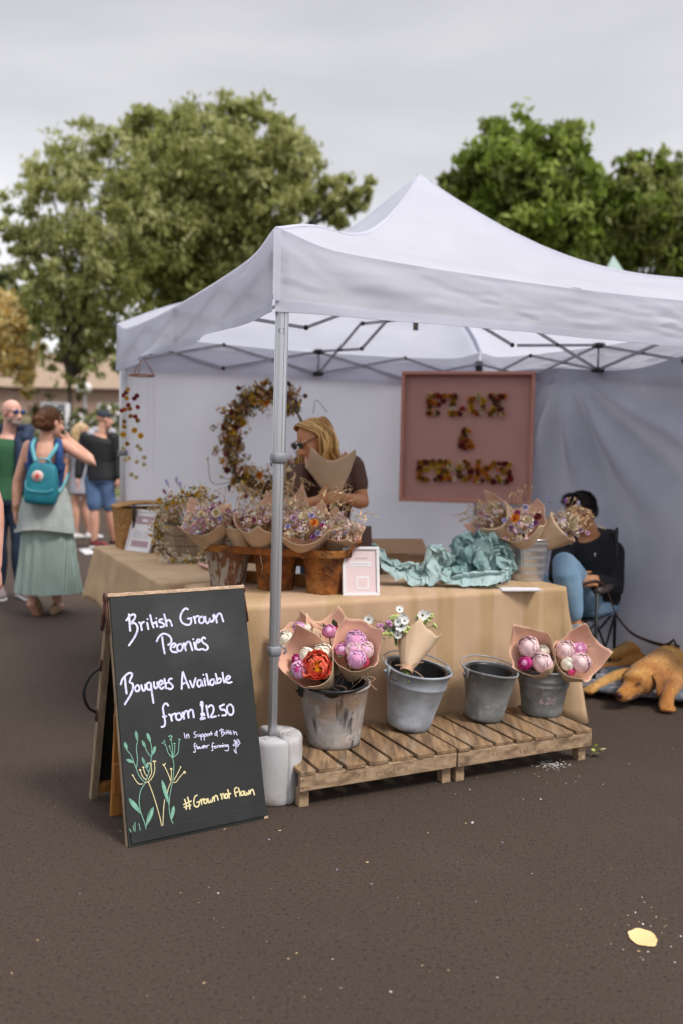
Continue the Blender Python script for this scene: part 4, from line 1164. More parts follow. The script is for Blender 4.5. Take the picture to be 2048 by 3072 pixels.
def fuzz(bm, c, rad, n, s, mis, g, squash=1.0):
    """many small florets: little crossed petals in a ball"""
    for k in range(n):
        d = Vector((g.gauss(0, 1), g.gauss(0, 1), g.gauss(0, 1))).normalized()
        p = c + d*rad*g.uniform(.45, 1.0); p.z = c.z + (p.z-c.z)*squash
        mi = g.choice(mis); q = s*g.uniform(.6, 1.3)
        x, y, z = frame((d+Vector((g.uniform(-.6, .6), g.uniform(-.6, .6), g.uniform(-.6, .6)))).normalized())
        for j in range(4):
            a = PI*j/2+g.random(); o = x*math.cos(a)+y*math.sin(a); sd = x*-math.sin(a)+y*math.cos(a)
            v = [bm.verts.new(p), bm.verts.new(p+o*q*.6+sd*q*.35+z*q*.15), bm.verts.new(p+o*q+z*q*.3), bm.verts.new(p+o*q*.6-sd*q*.35+z*q*.15)]
            quad(bm, v, mi)
def grass(bm, p0, p1, g, mi, heads=True, w=.0012):
    side = Vector((g.uniform(-.5, .5), g.uniform(-.5, .5), 0)); mid = p0.lerp(p1, .6)+side*.06
    drop = p1+side*.12-UP*.015
    pts = spline([p0, mid, p1, drop], 5); tube(bm, pts, [w]*len(pts), 4, mi=mi)
    if heads:
        for i in range(len(pts)-7, len(pts)):
            for k in range(2):
                d = ((pts[i]-pts[i-1]).normalized()+Vector((g.uniform(-.7, .7), g.uniform(-.7, .7), g.uniform(-.5, .5)))).normalized()
                leaf(bm, pts[i], d, .016*g.uniform(.6, 1.3), .0028, mi)
PAL = [D_cream, D_lil, D_lav, D_pur, D_mag, D_org, D_yel, D_white, D_olive, drystraw, D_eye, D_wine, D_pinkd]
def dried_bunch(name, label, tip, mouth, r1, seed, heads, mix, group, back=.25, dip=.05, peaks=2, grasses=10, gl=.16, face=None, paper=True, outer=None, inner=None, fill=60, spikes=()):
    r1 *= 1.1; t = thing(name, label, 'bouquet', tip, group); g = R(seed)
    ax = mouth-tip; L = ax.length; d = ax.normalized(); fc = face or (Vector((0, 0, H))-mouth).normalized(); x, y, _ = frame(d)
    if paper: wrap(tip, ax, fc, L, .022, r1, t, seed, back, dip, peaks, outer=outer, inner=inner)
    bm = BM()
    for k in range(fill):
        a, q = g.uniform(0, 2*PI), math.sqrt(g.random())*r1*.93
        c = mouth + x*q*math.cos(a)+y*q*math.sin(a) + d*(.06*(1-(q/r1)**2)+g.uniform(-.03, .02))
        fuzz(bm, c, .017*g.uniform(.7, 1.3), 9, .009, mix if g.random() < .5 else [0, 7, 9, 12, 7], g)
    for k in range(int(fill*.7)):
        a, q = g.uniform(0, 2*PI), math.sqrt(g.random())*r1*.85
        c = mouth + x*q*math.cos(a)+y*q*math.sin(a) + d*g.uniform(-.01, .03); tube(bm, [tip.lerp(mouth, .55), c], .001, 4, mi=8)
        leaf(bm, c, (d+Vector((g.uniform(-.8, .8), g.uniform(-.8, .8), 0))).normalized(), .035, .005, g.choice((8, 9)))
    put('filler_flowers', bm, PAL, t, smooth=False, kind='stuff')
    if grasses:
        bm = BM()
        for k in range(grasses):
            a, q = g.uniform(0, 2*PI), r1*g.uniform(.2, .9)
            o = x*math.cos(a)+y*math.sin(a)
            grass(bm, mouth-d*.06+o*q*.5, mouth+o*q*1.25+d*gl*g.uniform(.45, 1), g, 0)
        put('grasses', bm, [drystraw], t, kind='stuff')
    for (X, Yp, rr, mi, ce) in heads:
        rr *= 1.22; c = gy(X, Yp, mouth.y+g.uniform(-.075, -.045)); a = ((Vector((0, 0, H))-c).normalized()*.8+d*.5+Vector((g.uniform(-.3, .3), 0, g.uniform(-.2, .3)))).normalized()
        bm = BM(); strawflower(bm, c, a, rr, mi, ce); put('flower_head', bm, PAL, t)
    for (X, Yp, l, mi) in spikes:
        bm = BM(); p = gy(X, Yp, mouth.y); b_ = p.lerp(mouth, .25); tube(bm, [b_, p], .0016, 4, mi=8)
        for k in range(16):
            q = b_.lerp(p, .45+.55*k/16); fuzz(bm, q, .007, 3, .006, [mi], g)
        put('flower_spike', bm, PAL, t, smooth=False)
    return t
def on(x, y, z=TZ+.006): return gz(x, y, z)
# ----------------------------------------------------------------- rusty triple planter
r2, r3 = on(812, 1775), on(961, 1786); step = (r3-r2); step.z = 0; rd = step.normalized(); r2 = r2 + Vector((.02, .08, 0)); r3 = r2+step; r1 = r2-step*1.02
rn = Vector((-rd.y, rd.x, 0))
pl = thing('planter', 'rusty triple bucket planter with an iron band and ring handles on the front table', 'planter', r2)
for p, mt, nm in ((r1, rustpaint, 'paint flaked rusty pot nearest the crate'), (r2, rust, None), (r3, rust, None)):
    bm = BM(); wob = lambda p_, a, p=p: p_ + Vector((math.cos(a), math.sin(a), 0))*(.003*nz((math.cos(a)*2+p.x*7, math.sin(a)*2, p_.z*8), 1.3))
    lathe(bm, [(.083, 0), (.088, .002), (.089, .01), (.088, .014), (.112, .205), (.115, .207), (.115, .212), (.109, .213), (.083, .02), (.001, .02)], p, 40, wob=wob)
    put('pot', bm, mt, pl, label=nm)
bm = BM(); loop = []
for i in range(40):
    a = 2*PI*i/40; s_ = 1 if math.cos(a) > 0 else -1
    loop.append(r2 + rd*(s_*abs(step.length)*1.02*(1 if abs(math.cos(a)) > .02 else 0) + .122*math.cos(a)) + rn*(.122*math.sin(a)) + UP*.182)
n_ = len(loop); V = [[bm.verts.new(p+UP*h+(p-r2-UP*.182).normalized()*o) for p in loop] for h, o in ((0, 0), (0, .005), (.036, .005), (.036, 0))]
for j in range(4):
    for i in range(n_): quad(bm, [V[j][i], V[j][(i+1) % n_], V[(j+1) % 4][(i+1) % n_], V[(j+1) % 4][i]])
put('iron_band', bm, rust, pl, smooth=False)
for p, s_ in ((r1, -1), (r3, 1)):
    bm = BM(); e = p + rd*s_*.118 + UP*.195
    tube(bm, spline([e-rn*.05-UP*.01, e+rd*s_*.03-rn*.045+UP*.035, e+rd*s_*.055+UP*.065, e+rd*s_*.03+rn*.045+UP*.035, e+rn*.05-UP*.01], 5), .009, 8)
    put('handle', bm, iron if s_ < 0 else rust, pl)
bm = BM(); c = r1-rd*.165-rn*.03+UP*.262; tube(bm, [c-rd*.02, c+rd*.035], .017, 12); put('handle_grip', bm, alu, pl)
bm = BM(); box(bm, r2+rn*.125+UP*.035, step.length*2+.2, .02, .06, rd, rn, UP, bev=.003); box(bm, r2+rn*.125+UP*.13, step.length*2+.2, .02, .05, rd, rn, UP, bev=.003); put('back_board', bm, orangewood, pl, smooth=False)
bm = BM(); g = R(2); tube(bm, [on(780, 1665)*0+gy(782, 1667, r2.y-.125), gy(786, 1690, r2.y-.13), gy(790, 1700, r2.y-.13)], .0012, 4); leaf(bm, gy(788, 1692, r2.y-.13), Vector((.1, 0, -1)), .05, .008); put('dry_leaf', bm, drystraw, pl)
GB = 'paper wrapped dried flower bouquets'
dried_bunch('dried_flower_bouquet', 'kraft bouquet of lilac statice, leftmost in the rusty planter beside the crate', gy(640, 1660, r1.y), gy(620, 1562, r1.y-.06), .118, 31,
    [(604, 1545, .018, 0, 6), (650, 1540, .022, 0, 6), (640, 1530, .014, 3, 10), (588, 1560, .012, 2, 10), (660, 1555, .013, 2, 10), (610, 1567, .012, 1, 10), (628, 1540, .011, 12, 10)], [1, 2, 2, 12, 7, 4], GB, back=.16, peaks=2, grasses=8, gl=.15)
dried_bunch('dried_flower_bouquet', 'small kraft bouquet with wine red heads, wedged low between two larger bouquets', gy(725, 1655, r2.y+.02), gy(715, 1570, r2.y), .072, 33,
    [(702, 1570, .013, 11, 11), (728, 1558, .012, 11, 11), (746, 1555, .011, 4, 10), (752, 1538, .016, 6, 6)], [4, 11, 1, 9], GB, back=.15, peaks=1, grasses=9, gl=.20, fill=24)
dried_bunch('dried_flower_bouquet', 'kraft bouquet of pale pink tufts just left of the gazebo pole', gy(790, 1665, r2.y-.02), gy(785, 1562, r2.y-.07), .108, 37,
    [(762, 1560, .014, 4, 10), (775, 1572, .012, 1, 10), (800, 1560, .013, 12, 10), (790, 1552, .012, 12, 10)], [12, 12, 9, 7, 1], GB, back=.14, peaks=2, grasses=14, gl=.18)
dried_bunch('dried_flower_bouquet', 'kraft bouquet with an orange strawflower and a large cream head', gy(920, 1670, r3.y+.01), gy(912, 1580, r3.y-.06), .128, 41,
    [(915, 1553, .026, 0, 0), (943, 1570, .019, 5, 5), (883, 1555, .016, 1, 10), (910, 1571, .015, 3, 10), (848, 1592, .014, 11, 4), (905, 1590, .014, 11, 11), (936, 1547, .015, 2, 10), (865, 1580, .013, 2, 10), (955, 1600, .014, 2, 10), (895, 1570, .012, 12, 10), (968, 1580, .013, 4, 10), (940, 1612, .012, 3, 10)], [2, 1, 3, 9, 7, 12], GB, back=.12, peaks=2, grasses=16, gl=.20)
dried_bunch('dried_flower_bouquet', 'kraft bouquet of pale lavender with a yellow bud, rightmost in the rusty planter', gy(1000, 1655, r3.y+.03), gy(1018, 1590, r3.y-.01), .10, 43,
    [(1004, 1588, .016, 0, 6), (1005, 1604, .014, 6, 6), (985, 1610, .012, 2, 10), (1040, 1590, .015, 2, 10), (1030, 1600, .013, 2, 10), (1025, 1570, .013, 0, 10), (990, 1578, .012, 12, 10)], [2, 1, 9, 7, 12], GB, back=.2, peaks=2, grasses=18, gl=.22)
dried_bunch('dried_flower_bouquet', 'pale pink papered bouquet standing behind the gazebo pole', gy(860, 1660, r3.y+.12), gy(862, 1540, r3.y+.10), .10, 47,
    [(880, 1520, .012, 9, 10), (850, 1530, .012, 12, 10)], [9, 12, 7], GB, back=.4, peaks=2, grasses=18, gl=.24, outer=kraftpink, inner=kraftpink)
# ----------------------------------------------------------------- galvanised dimpled bucket with three bouquets
wbm = M('dimpled_zinc', (.66, .67, .69), .34, (.54, .55, .57), 6, metal=.85)
wb = on(1580, 1742) + Vector((0, .03, 0))
t = thing('dimpled_bucket', 'shiny dimpled zinc bucket of dried bouquets at the right end of the table', 'bucket', wb)
def dim(p, a):
    k = a*22/(2*PI); z = p.z*62
    d = math.sin((k*2*PI + z*1.2))*math.sin((k*2*PI - z*1.2))
    return p + Vector((math.cos(a), math.sin(a), 0))*(.0022*d if .012 < p.z < .215 and p.x**2+p.y**2 > .006 else 0)
bm = BM(); hh = .235
prof = [(.088, 0), (.091, .004)] + [(.091+(.129-.091)*k/60, .004+(.225-.004)*k/60) for k in range(1, 61)] + [(.131, .228), (.135, .232), (.133, .237), (.127, .234), (.088, .02)]
lathe(bm, prof, wb, 132, wob=dim, cap1=True); put('body', bm, wbm, t)
GW = 'dried bouquets in the dimpled bucket'
dried_bunch('dried_flower_bouquet', 'kraft bouquet of cream flowers leaning left out of the dimpled bucket', wb+Vector((-.02, 0, .16)), gy(1475, 1560, wb.y-.01), .115, 51,
    [(1470, 1525, .020, 0, 6), (1475, 1518, .016, 0, 10), (1440, 1540, .015, 12, 10), (1485, 1540, .016, 2, 10), (1460, 1548, .013, 2, 10), (1425, 1553, .010, 7, 10)], [0, 2, 7, 12, 1], GW, back=.22, dip=.02, grasses=18, gl=.16, peaks=2)
dried_bunch('dried_flower_bouquet', 'kraft bouquet with orange, purple and wine red heads in the middle of the dimpled bucket', wb+Vector((0, -.05, .17)), gy(1560, 1578, wb.y-.09), .125, 53,
    [(1545, 1556, .024, 5, 5), (1550, 1540, .016, 4, 10), (1612, 1552, .021, 11, 0), (1580, 1560, .022, 0, 10), (1533, 1585, .017, 3, 10), (1585, 1580, .015, 2, 10), (1575, 1522, .016, 2, 10), (1605, 1570, .014, 3, 10), (1512, 1562, .013, 2, 10), (1550, 1590, .014, 7, 10), (1578, 1598, .013, 7, 10)], [2, 3, 7, 0, 1, 12], GW, back=.35, dip=.08, grasses=14, gl=.2, peaks=3)
dried_bunch('dried_flower_bouquet', 'kraft bouquet with purple spikes and a pale yellow head, in front of the seated man', wb+Vector((.03, -.03, .17)), gy(1690, 1580, wb.y-.05), .088, 57,
    [(1712, 1580, .026, 0, 0), (1715, 1560, .016, 0, 6), (1690, 1605, .014, 2, 10), (1740, 1590, .014, 1, 10), (1675, 1570, .013, 7, 10), (1690, 1580, .013, 7, 10), (1760, 1600, .012, 1, 10), (1750, 1560, .012, 9, 10)], [7, 7, 0, 9, 1, 2], GW, back=.05, dip=.12, grasses=26, gl=.14, peaks=1, spikes=((1695, 1495, .1, 3), (1735, 1505, .08, 2), (1640, 1490, .06, 2), (1760, 1530, .06, 12)))
# ----------------------------------------------------------------- framed signs
frwhite = M('frame_white', (.72, .71, .72), .5, (.64, .63, .65), 8); cardpink = M('card_pink', (.66, .53, .54), .7, (.62, .49, .5), 6); cardwhite = M('card_white', (.70, .68, .70), .7, (.66, .64, .66), 6); cardmauve = M('card_mauve', (.40, .27, .31), .7, (.36, .24, .28), 6)
def framed(label, corners, lean, inner):
    """corners: bottom left, bottom right on the table, and the height"""
    bl, br, h = corners; e = (br-bl); w = e.length; ex = e.normalized(); n0 = Vector((ex.y, -ex.x, 0)); up = (UP*math.cos(lean) - n0*math.sin(lean)); n = (n0*math.cos(lean)+UP*math.sin(lean))
    t = thing('framed_sign', label, 'sign', bl)
    P = lambda x, y, d: bl+ex*x+up*y+n*d
    b = .014; bm = BM()
    for x, y, sx, sy in ((w/2, b/2, w, b), (w/2, h-b/2, w, b), (b/2, h/2, b, h-2*b-.001), (w-b/2, h/2, b, h-2*b-.001)): box(bm, P(x, y, 0), sx, sy, .018, ex, up, n, bev=.0015)
    put('frame', bm, frwhite, t, smooth=False)
    bm = BM(); box(bm, P(w/2, h/2, -.002), w-2*b, h-2*b, .006, ex, up, n); put('card', bm, inner[0], t, smooth=False)
    for k, (x0, y0, x1, y1, mm) in enumerate(inner[1]):
        bm = BM(); box(bm, P((x0+x1)/2*w, (y0+y1)/2*h, .0016+.0004*k), (x1-x0)*w, (y1-y0)*h, .0008, ex, up, n); put('printed_panel', bm, mm, t, smooth=False)
    bm = BM(); g = R(int(w*1e5))
    for (x0, y0, x1, y1, nl) in inner[2]:
        for i in range(nl):
            y = y0+(y1-y0)*(i+.5)/nl; x = x0+g.uniform(0, .04)
            while x < x1-.03:
                l = g.uniform(.02, .07); box(bm, P((x+l/2)*w, y*h, .0036), l*w, .0022, .0004, ex, up, n); x += l+.018
    if inner[2]: put('small_print', bm, M('print_grey', (.42, .38, .42), .8), t, smooth=False)
    bm = BM(); box(bm, P(w/2, h*.4, -.05)-UP*.0, .05, h*.75, .004, ex, (up*.93-n*.3).normalized(), (n*.93+up*.3).normalized()); put('easel_back', bm, frwhite, t, smooth=False)
f2b = on(1027, 1788); f2r = on(1137, 1787)
framed('white framed pink price card beside the rusty planter', (f2b, f2r, .235), .20, (cardpink, [(.2, .60, .78, .70, cardwhite), (.36, .13, .72, .40, cardwhite), (.41, .17, .67, .36, cardpink)], [(.22, .63, .72, .67, 1), (.34, .74, .66, .80, 1)]))
f1b = on(377, 1651); f1r = on(449, 1660)
framed('white framed mauve card leaning on the wicker hamper', (f1b, f1r, .285), .30, (cardwhite, [(.18, .66, .86, .86, cardmauve), (.42, .72, .66, .78, cardwhite), (.18, .12, .86, .26, cardmauve), (.2, .32, .5, .5, M('card_grey', (.58, .58, .64), .7))], [(.56, .32, .84, .5, 4)]))
# ----------------------------------------------------------------- wicker hamper
wick = M('wicker', (.50, .28, .10), .7, (.27, .13, .04), 60, .35, .65, bump=.3); leather = M('dark_leather', (.05, .035, .03), .5)
hp = wt(.16, 2.82, TZ+.007); t = thing('hamper', 'wicker hamper with a leather strap at the far end of the left table', 'basket', hp)
bm = BM(); W_, D_, Hh = .42, .22, .28
rows, cols = 26, 88
def hamp(s, q, lid=False):
    a = s*4
    k = int(a) % 4; f = a-int(a); w, d = W_/2*(.88+.12*q), D_/2*(.88+.12*q)
    x, y = [(-w+2*w*f, -d), (w, -d+2*d*f), (w-2*w*f, d), (-w, d-2*d*f)][k]
    nx, ny = [(0, -1), (1, 0), (0, 1), (-1, 0)][k]
    o = .004*math.sin(s*cols*PI)*(1 if int(q*rows) % 2 else -1)
    return hp + D1*(x+nx*o) + D2*(y+ny*o) + UP*(q*Hh)
sheet(bm, hamp, 176, 26); quad(bm, [bm.verts.new(hp+D1*x*W_*.43+D2*y*D_*.43+UP*.004) for x, y in ((-1, -1), (1, -1), (1, 1), (-1, 1))]); put('basket_body', bm, wick, t)
bm = BM(); sheet(bm, lambda s, q: hp+D1*((s-.5)*(W_+.02))+D2*((q-.5)*(D_+.02))+UP*(Hh+.006+.035*math.sin(PI*s)**.6+.003*math.sin(s*90)*math.cos(q*60)), 60, 40); lid = put('lid', bm, wick, t); mod(lid, 'SOLIDIFY', thickness=.012)
for x in (-.11, .11):
    bm = BM(); tube(bm, [hp+D1*x-D2*(D_/2+.012)+UP*(Hh+.03), hp+D1*x-D2*(D_/2+.018)+UP*(Hh-.01), hp+D1*(x+.004)-D2*(D_/2+.008)+UP*(Hh-.15)], .011, 6); put('strap', bm, leather, t)
# ----------------------------------------------------------------- wooden crate of loose dried flowers
cr = on(560, 1668)+Vector((.06, .12, 0)); t = thing('crate', 'grey wooden crate of loose dried flowers behind the yellow dried wreath', 'crate', cr)
cw, cd, ch = .40, .26, .20
for k in range(3):
    for (dx, dy, sx, sy) in ((0, -cd/2, cw, .012), (0, cd/2, cw, .012), (-cw/2+.006, 0, .012, cd-.026), (cw/2-.006, 0, .012, cd-.026)):
        bm = BM(); box(bm, cr+D1*dx+D2*dy+UP*(.034+k*.066), sx, sy, .060, D1, D2, bev=.001); put('slat', bm, greywood, t, smooth=False)
bm = BM(); box(bm, cr+UP*.005, cw-.04, cd-.04, .008, D1, D2); put('base', bm, greywood, t, smooth=False)
bm = BM()
for px_, py_ in ((590, 1530), (599, 1520)):
    pass
tube(bm, [gy(600, 1640, cr.y-.05), gy(599, 1462, cr.y-.05), gy(568, 1463, cr.y-.05)], .006, 4); put('hook_rod', bm, iron, t)
dried_bunch('loose_dried_flowers', 'loose mixed dried flowers spilling from the grey crate, blue larkspur on top', cr+UP*.05, gy(545, 1535, cr.y), .21, 61,
    [(553, 1492, .022, 6, 10), (532, 1500, .016, 6, 6), (512, 1490, .016, 3, 10), (560, 1510, .014, 0, 10), (640, 1490, .018, 0, 10), (660, 1512, .016, 4, 10), (600, 1505, .014, 12, 10), (580, 1525, .015, 6, 10), (520, 1530, .013, 6, 10), (630, 1520, .013, 12, 10)], [1, 12, 9, 7, 8, 6, 4], None, grasses=26, gl=.12, paper=False, fill=95,
    spikes=((498, 1440, .1, 2), (530, 1432, .12, 2), (541, 1448, .1, 2), (618, 1480, .1, 12), (490, 1470, .08, 4), (470, 1500, .08, 12), (655, 1490, .08, 11)))
# ----------------------------------------------------------------- yellow and white dried wreath leaning on the crate
def wreath(name, label, c, ex, ey, n, R_, wid, seed, mix, heads, cnt, arc=(0, 2*PI), leaves=260, ring=True, fs=.009, fr=.02):
    t = thing(name, label, 'wreath', c); g = R(seed)
    if ring:
        bm = BM()
        for k in range(3): tube(bm, [c+ex*((R_+.006*k)*math.cos(2*PI*i/40))+ey*((R_-.004*k)*math.sin(2*PI*i/40)) + n*(.004*math.sin(i*1.7+k)) for i in range(41)], .006, 6)
        put('twig_ring', bm, D_brown, t)
    bm = BM()
    for k in range(cnt):
        a = g.uniform(*arc); q = R_+g.gauss(0, wid*.42); p = c+ex*q*math.cos(a)+ey*q*math.sin(a)+n*abs(g.gauss(0, wid*.35))
        fuzz(bm, p, fr*g.uniform(.6, 1.3), 8, fs, mix, g)
    for k in range(leaves):
        a = g.uniform(*arc); q = R_+g.gauss(0, wid*.4); p = c+ex*q*math.cos(a)+ey*q*math.sin(a)+n*abs(g.gauss(0, wid*.3))
        tg = (ey*math.cos(a)-ex*math.sin(a)); d = (tg*g.uniform(-.4, 1)+(ex*math.cos(a)+ey*math.sin(a))*g.uniform(-.8, 1.0)+n*g.uniform(0, .6)).normalized()
        leaf(bm, p, d, g.uniform(.4, 1.1)*fr*2.4, fr*.35, g.choice(mix))
    put('dried_foliage', bm, PAL2, t, smooth=False, kind='stuff')
    for (a, dq, r_, mi, ce) in heads:
        p = c+ex*(R_+dq)*math.cos(a)+ey*(R_+dq)*math.sin(a)+n*(wid*.5)
        bm = BM(); strawflower(bm, p, (n+ex*g.uniform(-.4, .4)+ey*g.uniform(-.2, .5)).normalized(), r_, mi, ce); put('flower_head', bm, PAL2, t)
    return t
PAL2 = PAL + [D_brown, D_green, D_amber, D_red]      # 13 brown, 14 sage, 15 amber, 16 red
wb_ = on(520, 1690); 
g = R(77); hs = []
for i in range(34):
    a = g.uniform(1.2, 5.4); hs.append((a, g.uniform(-.04, .05), g.uniform(.010, .018), g.choice((6, 6, 6, 7, 7, 0)), 10))
c_ = gy(575, 1585, wb_.y+.03)
wreath('dried_wreath', 'yellow and white dried flower wreath leaning against the grey crate', c_, Vector((.97, .22, 0)).normalized(), Vector((-.03, .16, .98)).normalized(), Vector((.2, -.95, .16)).normalized(), .205, .062, 78, [6, 7, 7, 0, 14, 8, 9], hs, 190, arc=(.9, 5.3), leaves=170, fs=.008, fr=.015)
bm = BM()
for k in range(3):
    o = Vector((.05*k, -.03*k, .0)); tube(bm, spline([on(592, 1690), on(620, 1700, TZ+.03)+o*.3, on(650, 1712, TZ+.012)+o, on(665+8*k, 1725-12*k, TZ+.012)], 5), .009, 4)
rb = put('ribbon', bm, M('pink_ribbon', (.72, .42, .36), .6, (.62, .34, .3), 20)); tag(rb, 'pink ribbon trailing from the dried wreath over the left table', 'ribbon')
# ----------------------------------------------------------------- big autumn wreath hung on the back wall
wc = gv(802, 1325, 2.80)
g = R(91); hs = []
for i in range(46):
    a = g.uniform(0, 2*PI)
    if -.15 < a < .75: continue
    hs.append((a, g.uniform(-.09, .10), g.uniform(.020, .036), g.choice((6, 6, 15, 5, 11, 11, 0, 16, 6)), g.choice((10, 13))))
ew = wreath('autumn_wreath', 'large autumn wreath of brown and amber dried flowers hung on the back wall', wc, D1*.86, UP, -D2, .345, .11, 92, [13, 13, 8, 15, 15, 14, 6, 12, 9], hs, 400, arc=(.78, 2*PI-.15), leaves=900, fs=.016, fr=.030)
bm = BM()
for (x0, y0, x1, y1, x2, y2, rr, mi) in ((760, 1190, 730, 1170, 716, 1166, .022, 11), (830, 1180, 850, 1160, 865, 1152, .022, 13), (870, 1195, 895, 1190, 915, 1189, .022, 13), (700, 1330, 690, 1320, 677, 1317, .022, 5), (700, 1340, 685, 1350, 677, 1363, .022, 16), (720, 1390, 690, 1340, 678, 1343, .010, 14), (730, 1470, 742, 1485, 736, 1490, .022, 16), (700, 1435, 680, 1436, 664, 1431, .016, 0), (720, 1440, 640, 1450, 624, 1376, .012, 0), (940, 1240, 950, 1200, 980, 1235, .006, 13)):
    bm = BM(); p = [gv(x0, y0, 2.8), gv(x1, y1, 2.78), gv(x2, y2, 2.76)]; tube(bm, spline(p, 5), .0022, 4, mi=13); strawflower(bm, p[2], -D2+UP*.3, rr, mi, 13, 9); put('sprig', bm, PAL2, ew)
# ----------------------------------------------------------------- hanging flower mobile
mc = wt(.12, 2.78, 1.90)
t = thing('flower_mobile', 'hanging mobile of dried flower heads fading from dark red to cream', 'mobile', mc)
copper = M('copper_wire', (.45, .22, .13), .4, metal=.6)
bm = BM(); R_ = .085
tube(bm, [mc+D1*(R_*math.cos(2*PI*i/24))+D2*(R_*math.sin(2*PI*i/24)) for i in range(25)], .006, 6)
for k in range(3): tube(bm, [mc+D1*(R_*math.cos(2*PI*k/3))+D2*(R_*math.sin(2*PI*k/3)), mc+UP*.14], .0035, 5)
tube(bm, [mc+UP*.14, mc+UP*.26], .002, 4); put('hoop', bm, copper, t)
seq = [(379, 1178, 11), (370, 1186, 16), (383, 1168, 6), (381, 1195, 6), (404, 1196, 11), (412, 1187, 11), (386, 1215, 16), (413, 1222, 16), (364, 1232, 16), (374, 1228, 5), (390, 1226, 15), (393, 1249, 15), (407, 1250, 16), (413, 1261, 15), (372, 1265, 15), (372, 1281, 15), (404, 1291, 6), (371, 1303, 6), (423, 1308, 6), (382, 1332, 15), (412, 1338, 0), (421, 1347, 0), (370, 1346, 0), (388, 1376, 0), (434, 1372, 0), (411, 1386, 0), (375, 1380, 0), (431, 1393, 0), (394, 1423, 0), (409, 1432, 0)]
st = BM()
for k, (x, y, mi) in enumerate(seq):
    p = gv(x, y, 2.72+.09*math.sin(k*2.4)); bm = BM(); strawflower(bm, p, (-D2+D1*.4*math.sin(k)+UP*.3*math.cos(k*1.7)).normalized(), .024 if 16 <= k <= 18 else .019, mi, 6 if mi in (0, 15) else mi, 9); put('flower_head', bm, PAL2, t)
for k in range(9):
    a = 2*PI*k/9; tube(st, [mc+D1*(R_*math.cos(a))+D2*(R_*math.sin(a)), mc+D1*(R_*1.05*math.cos(a))+D2*(R_*math.sin(a))-UP*(.45+.03*k)], .0006, 3)
put('thread', st, drystraw, t)
# ----------------------------------------------------------------- pink board with flower letters
pinkb = M('pink_board', (.47, .255, .21), .7, (.44, .235, .195), 4); pinkf = M('pink_frame', (.52, .24, .18), .6, (.48, .21, .16), 6)
sa, sb = Vector((.452, 6.93, 0)), Vector((1.447, 6.74, 0)); se = (sb-sa).normalized(); sn = Vector((se.y, -se.x, 0)); sw = (sb-sa).length
zb = gy(1392, 1508, 6.83).z; zt = gy(1392, 1115, 6.83).z; sh = zt-zb
t = thing('flower_letter_board', 'square pink board with lettering made of dried flowers, hung in the rear corner', 'sign board', sa+UP*zb)
SP = lambda x, y, d=0: sa+UP*zb+se*x+UP*y+sn*d
bm = BM(); box(bm, SP(sw/2, sh/2, -.006), sw-.01, sh-.01, .012, se, UP, sn); put('panel', bm, pinkb, t, smooth=False)
for x, y, lx, ly in ((sw/2, .013, sw, .026), (sw/2, sh-.013, sw, .026), (.013, sh/2, .026, sh-.054), (sw-.013, sh/2, .026, sh-.054)):
    bm = BM(); box(bm, SP(x, y, .025), lx, ly, .062, se, UP, sn, bev=.003); put('frame', bm, pinkf, t, smooth=False)
# letter strokes in the board's own units (zoom pixels / 1450)
LT = {'F': [(380, 320, 380, 520), (380, 325, 540, 330, 540, 375), (380, 415, 480, 415), (370, 515, 470, 515)],
      'L': [(605, 320, 690, 330), (640, 320, 640, 515), (600, 515, 740, 515, 740, 470)],
      'O': [(905, 320, 840, 370, 835, 470, 905, 520, 970, 470, 970, 370, 905, 320)],
      'X': [(1065, 325, 1180, 515), (1180, 325, 1060, 515), (1050, 325, 1095, 325), (1150, 325, 1195, 325), (1040, 515, 1085, 515), (1155, 515, 1195, 515)],
      '&': [(790, 690, 765, 725, 830, 870, 870, 885), (790, 690, 825, 725, 735, 810, 730, 870, 790, 890, 850, 830)],
      'F2': [(290, 1070, 295, 1255), (275, 1065, 430, 1070, 430, 1115), (300, 1150, 385, 1150), (275, 1255, 365, 1258)],
      'R': [(510, 1070, 515, 1255), (480, 1070, 620, 1075, 640, 1120, 600, 1160, 520, 1160), (570, 1165, 625, 1240, 670, 1250), (475, 1250, 560, 1255)],
      'O2': [(790, 1065, 735, 1110, 730, 1200, 790, 1260, 850, 1210, 855, 1120, 790, 1065)],
      'K': [(935, 1065, 935, 1265), (950, 1165, 1040, 1120, 1120, 1070), (985, 1150, 1050, 1230, 1110, 1260), (910, 1262, 975, 1262)],
      'S': [(1290, 1095, 1240, 1065, 1180, 1075, 1165, 1120, 1210, 1155, 1275, 1175, 1295, 1225, 1250, 1265, 1180, 1255, 1150, 1215)]}
g = R(12)
for nm, sts in LT.items():
    bm = BM()
    for stt in sts:
        pts = [((stt[i]-70)/1455*sw, sh-(stt[i+1]-55)/1460*sh) for i in range(0, len(stt), 2)]
        for (x0, y0), (x1, y1) in zip(pts, pts[1:]):
            m = max(1, int(math.hypot(x1-x0, y1-y0)/.017))
            for i in range(m+1):
                x, y = x0+(x1-x0)*i/m+g.uniform(-.007, .007), y0+(y1-y0)*i/m+g.uniform(-.007, .007)
                mi = g.choice((11, 11, 13, 16, 5, 5, 15, 15, 6, 6, 0, 11))
                strawflower(bm, SP(x, y, .010+g.random()*.008), (sn+se*g.uniform(-.3, .3)+UP*g.uniform(-.3, .3)).normalized(), g.uniform(.020, .030), mi, mi if mi in (11, 13) else 13, 7)
    put('flower_letter', bm, PAL2, t)
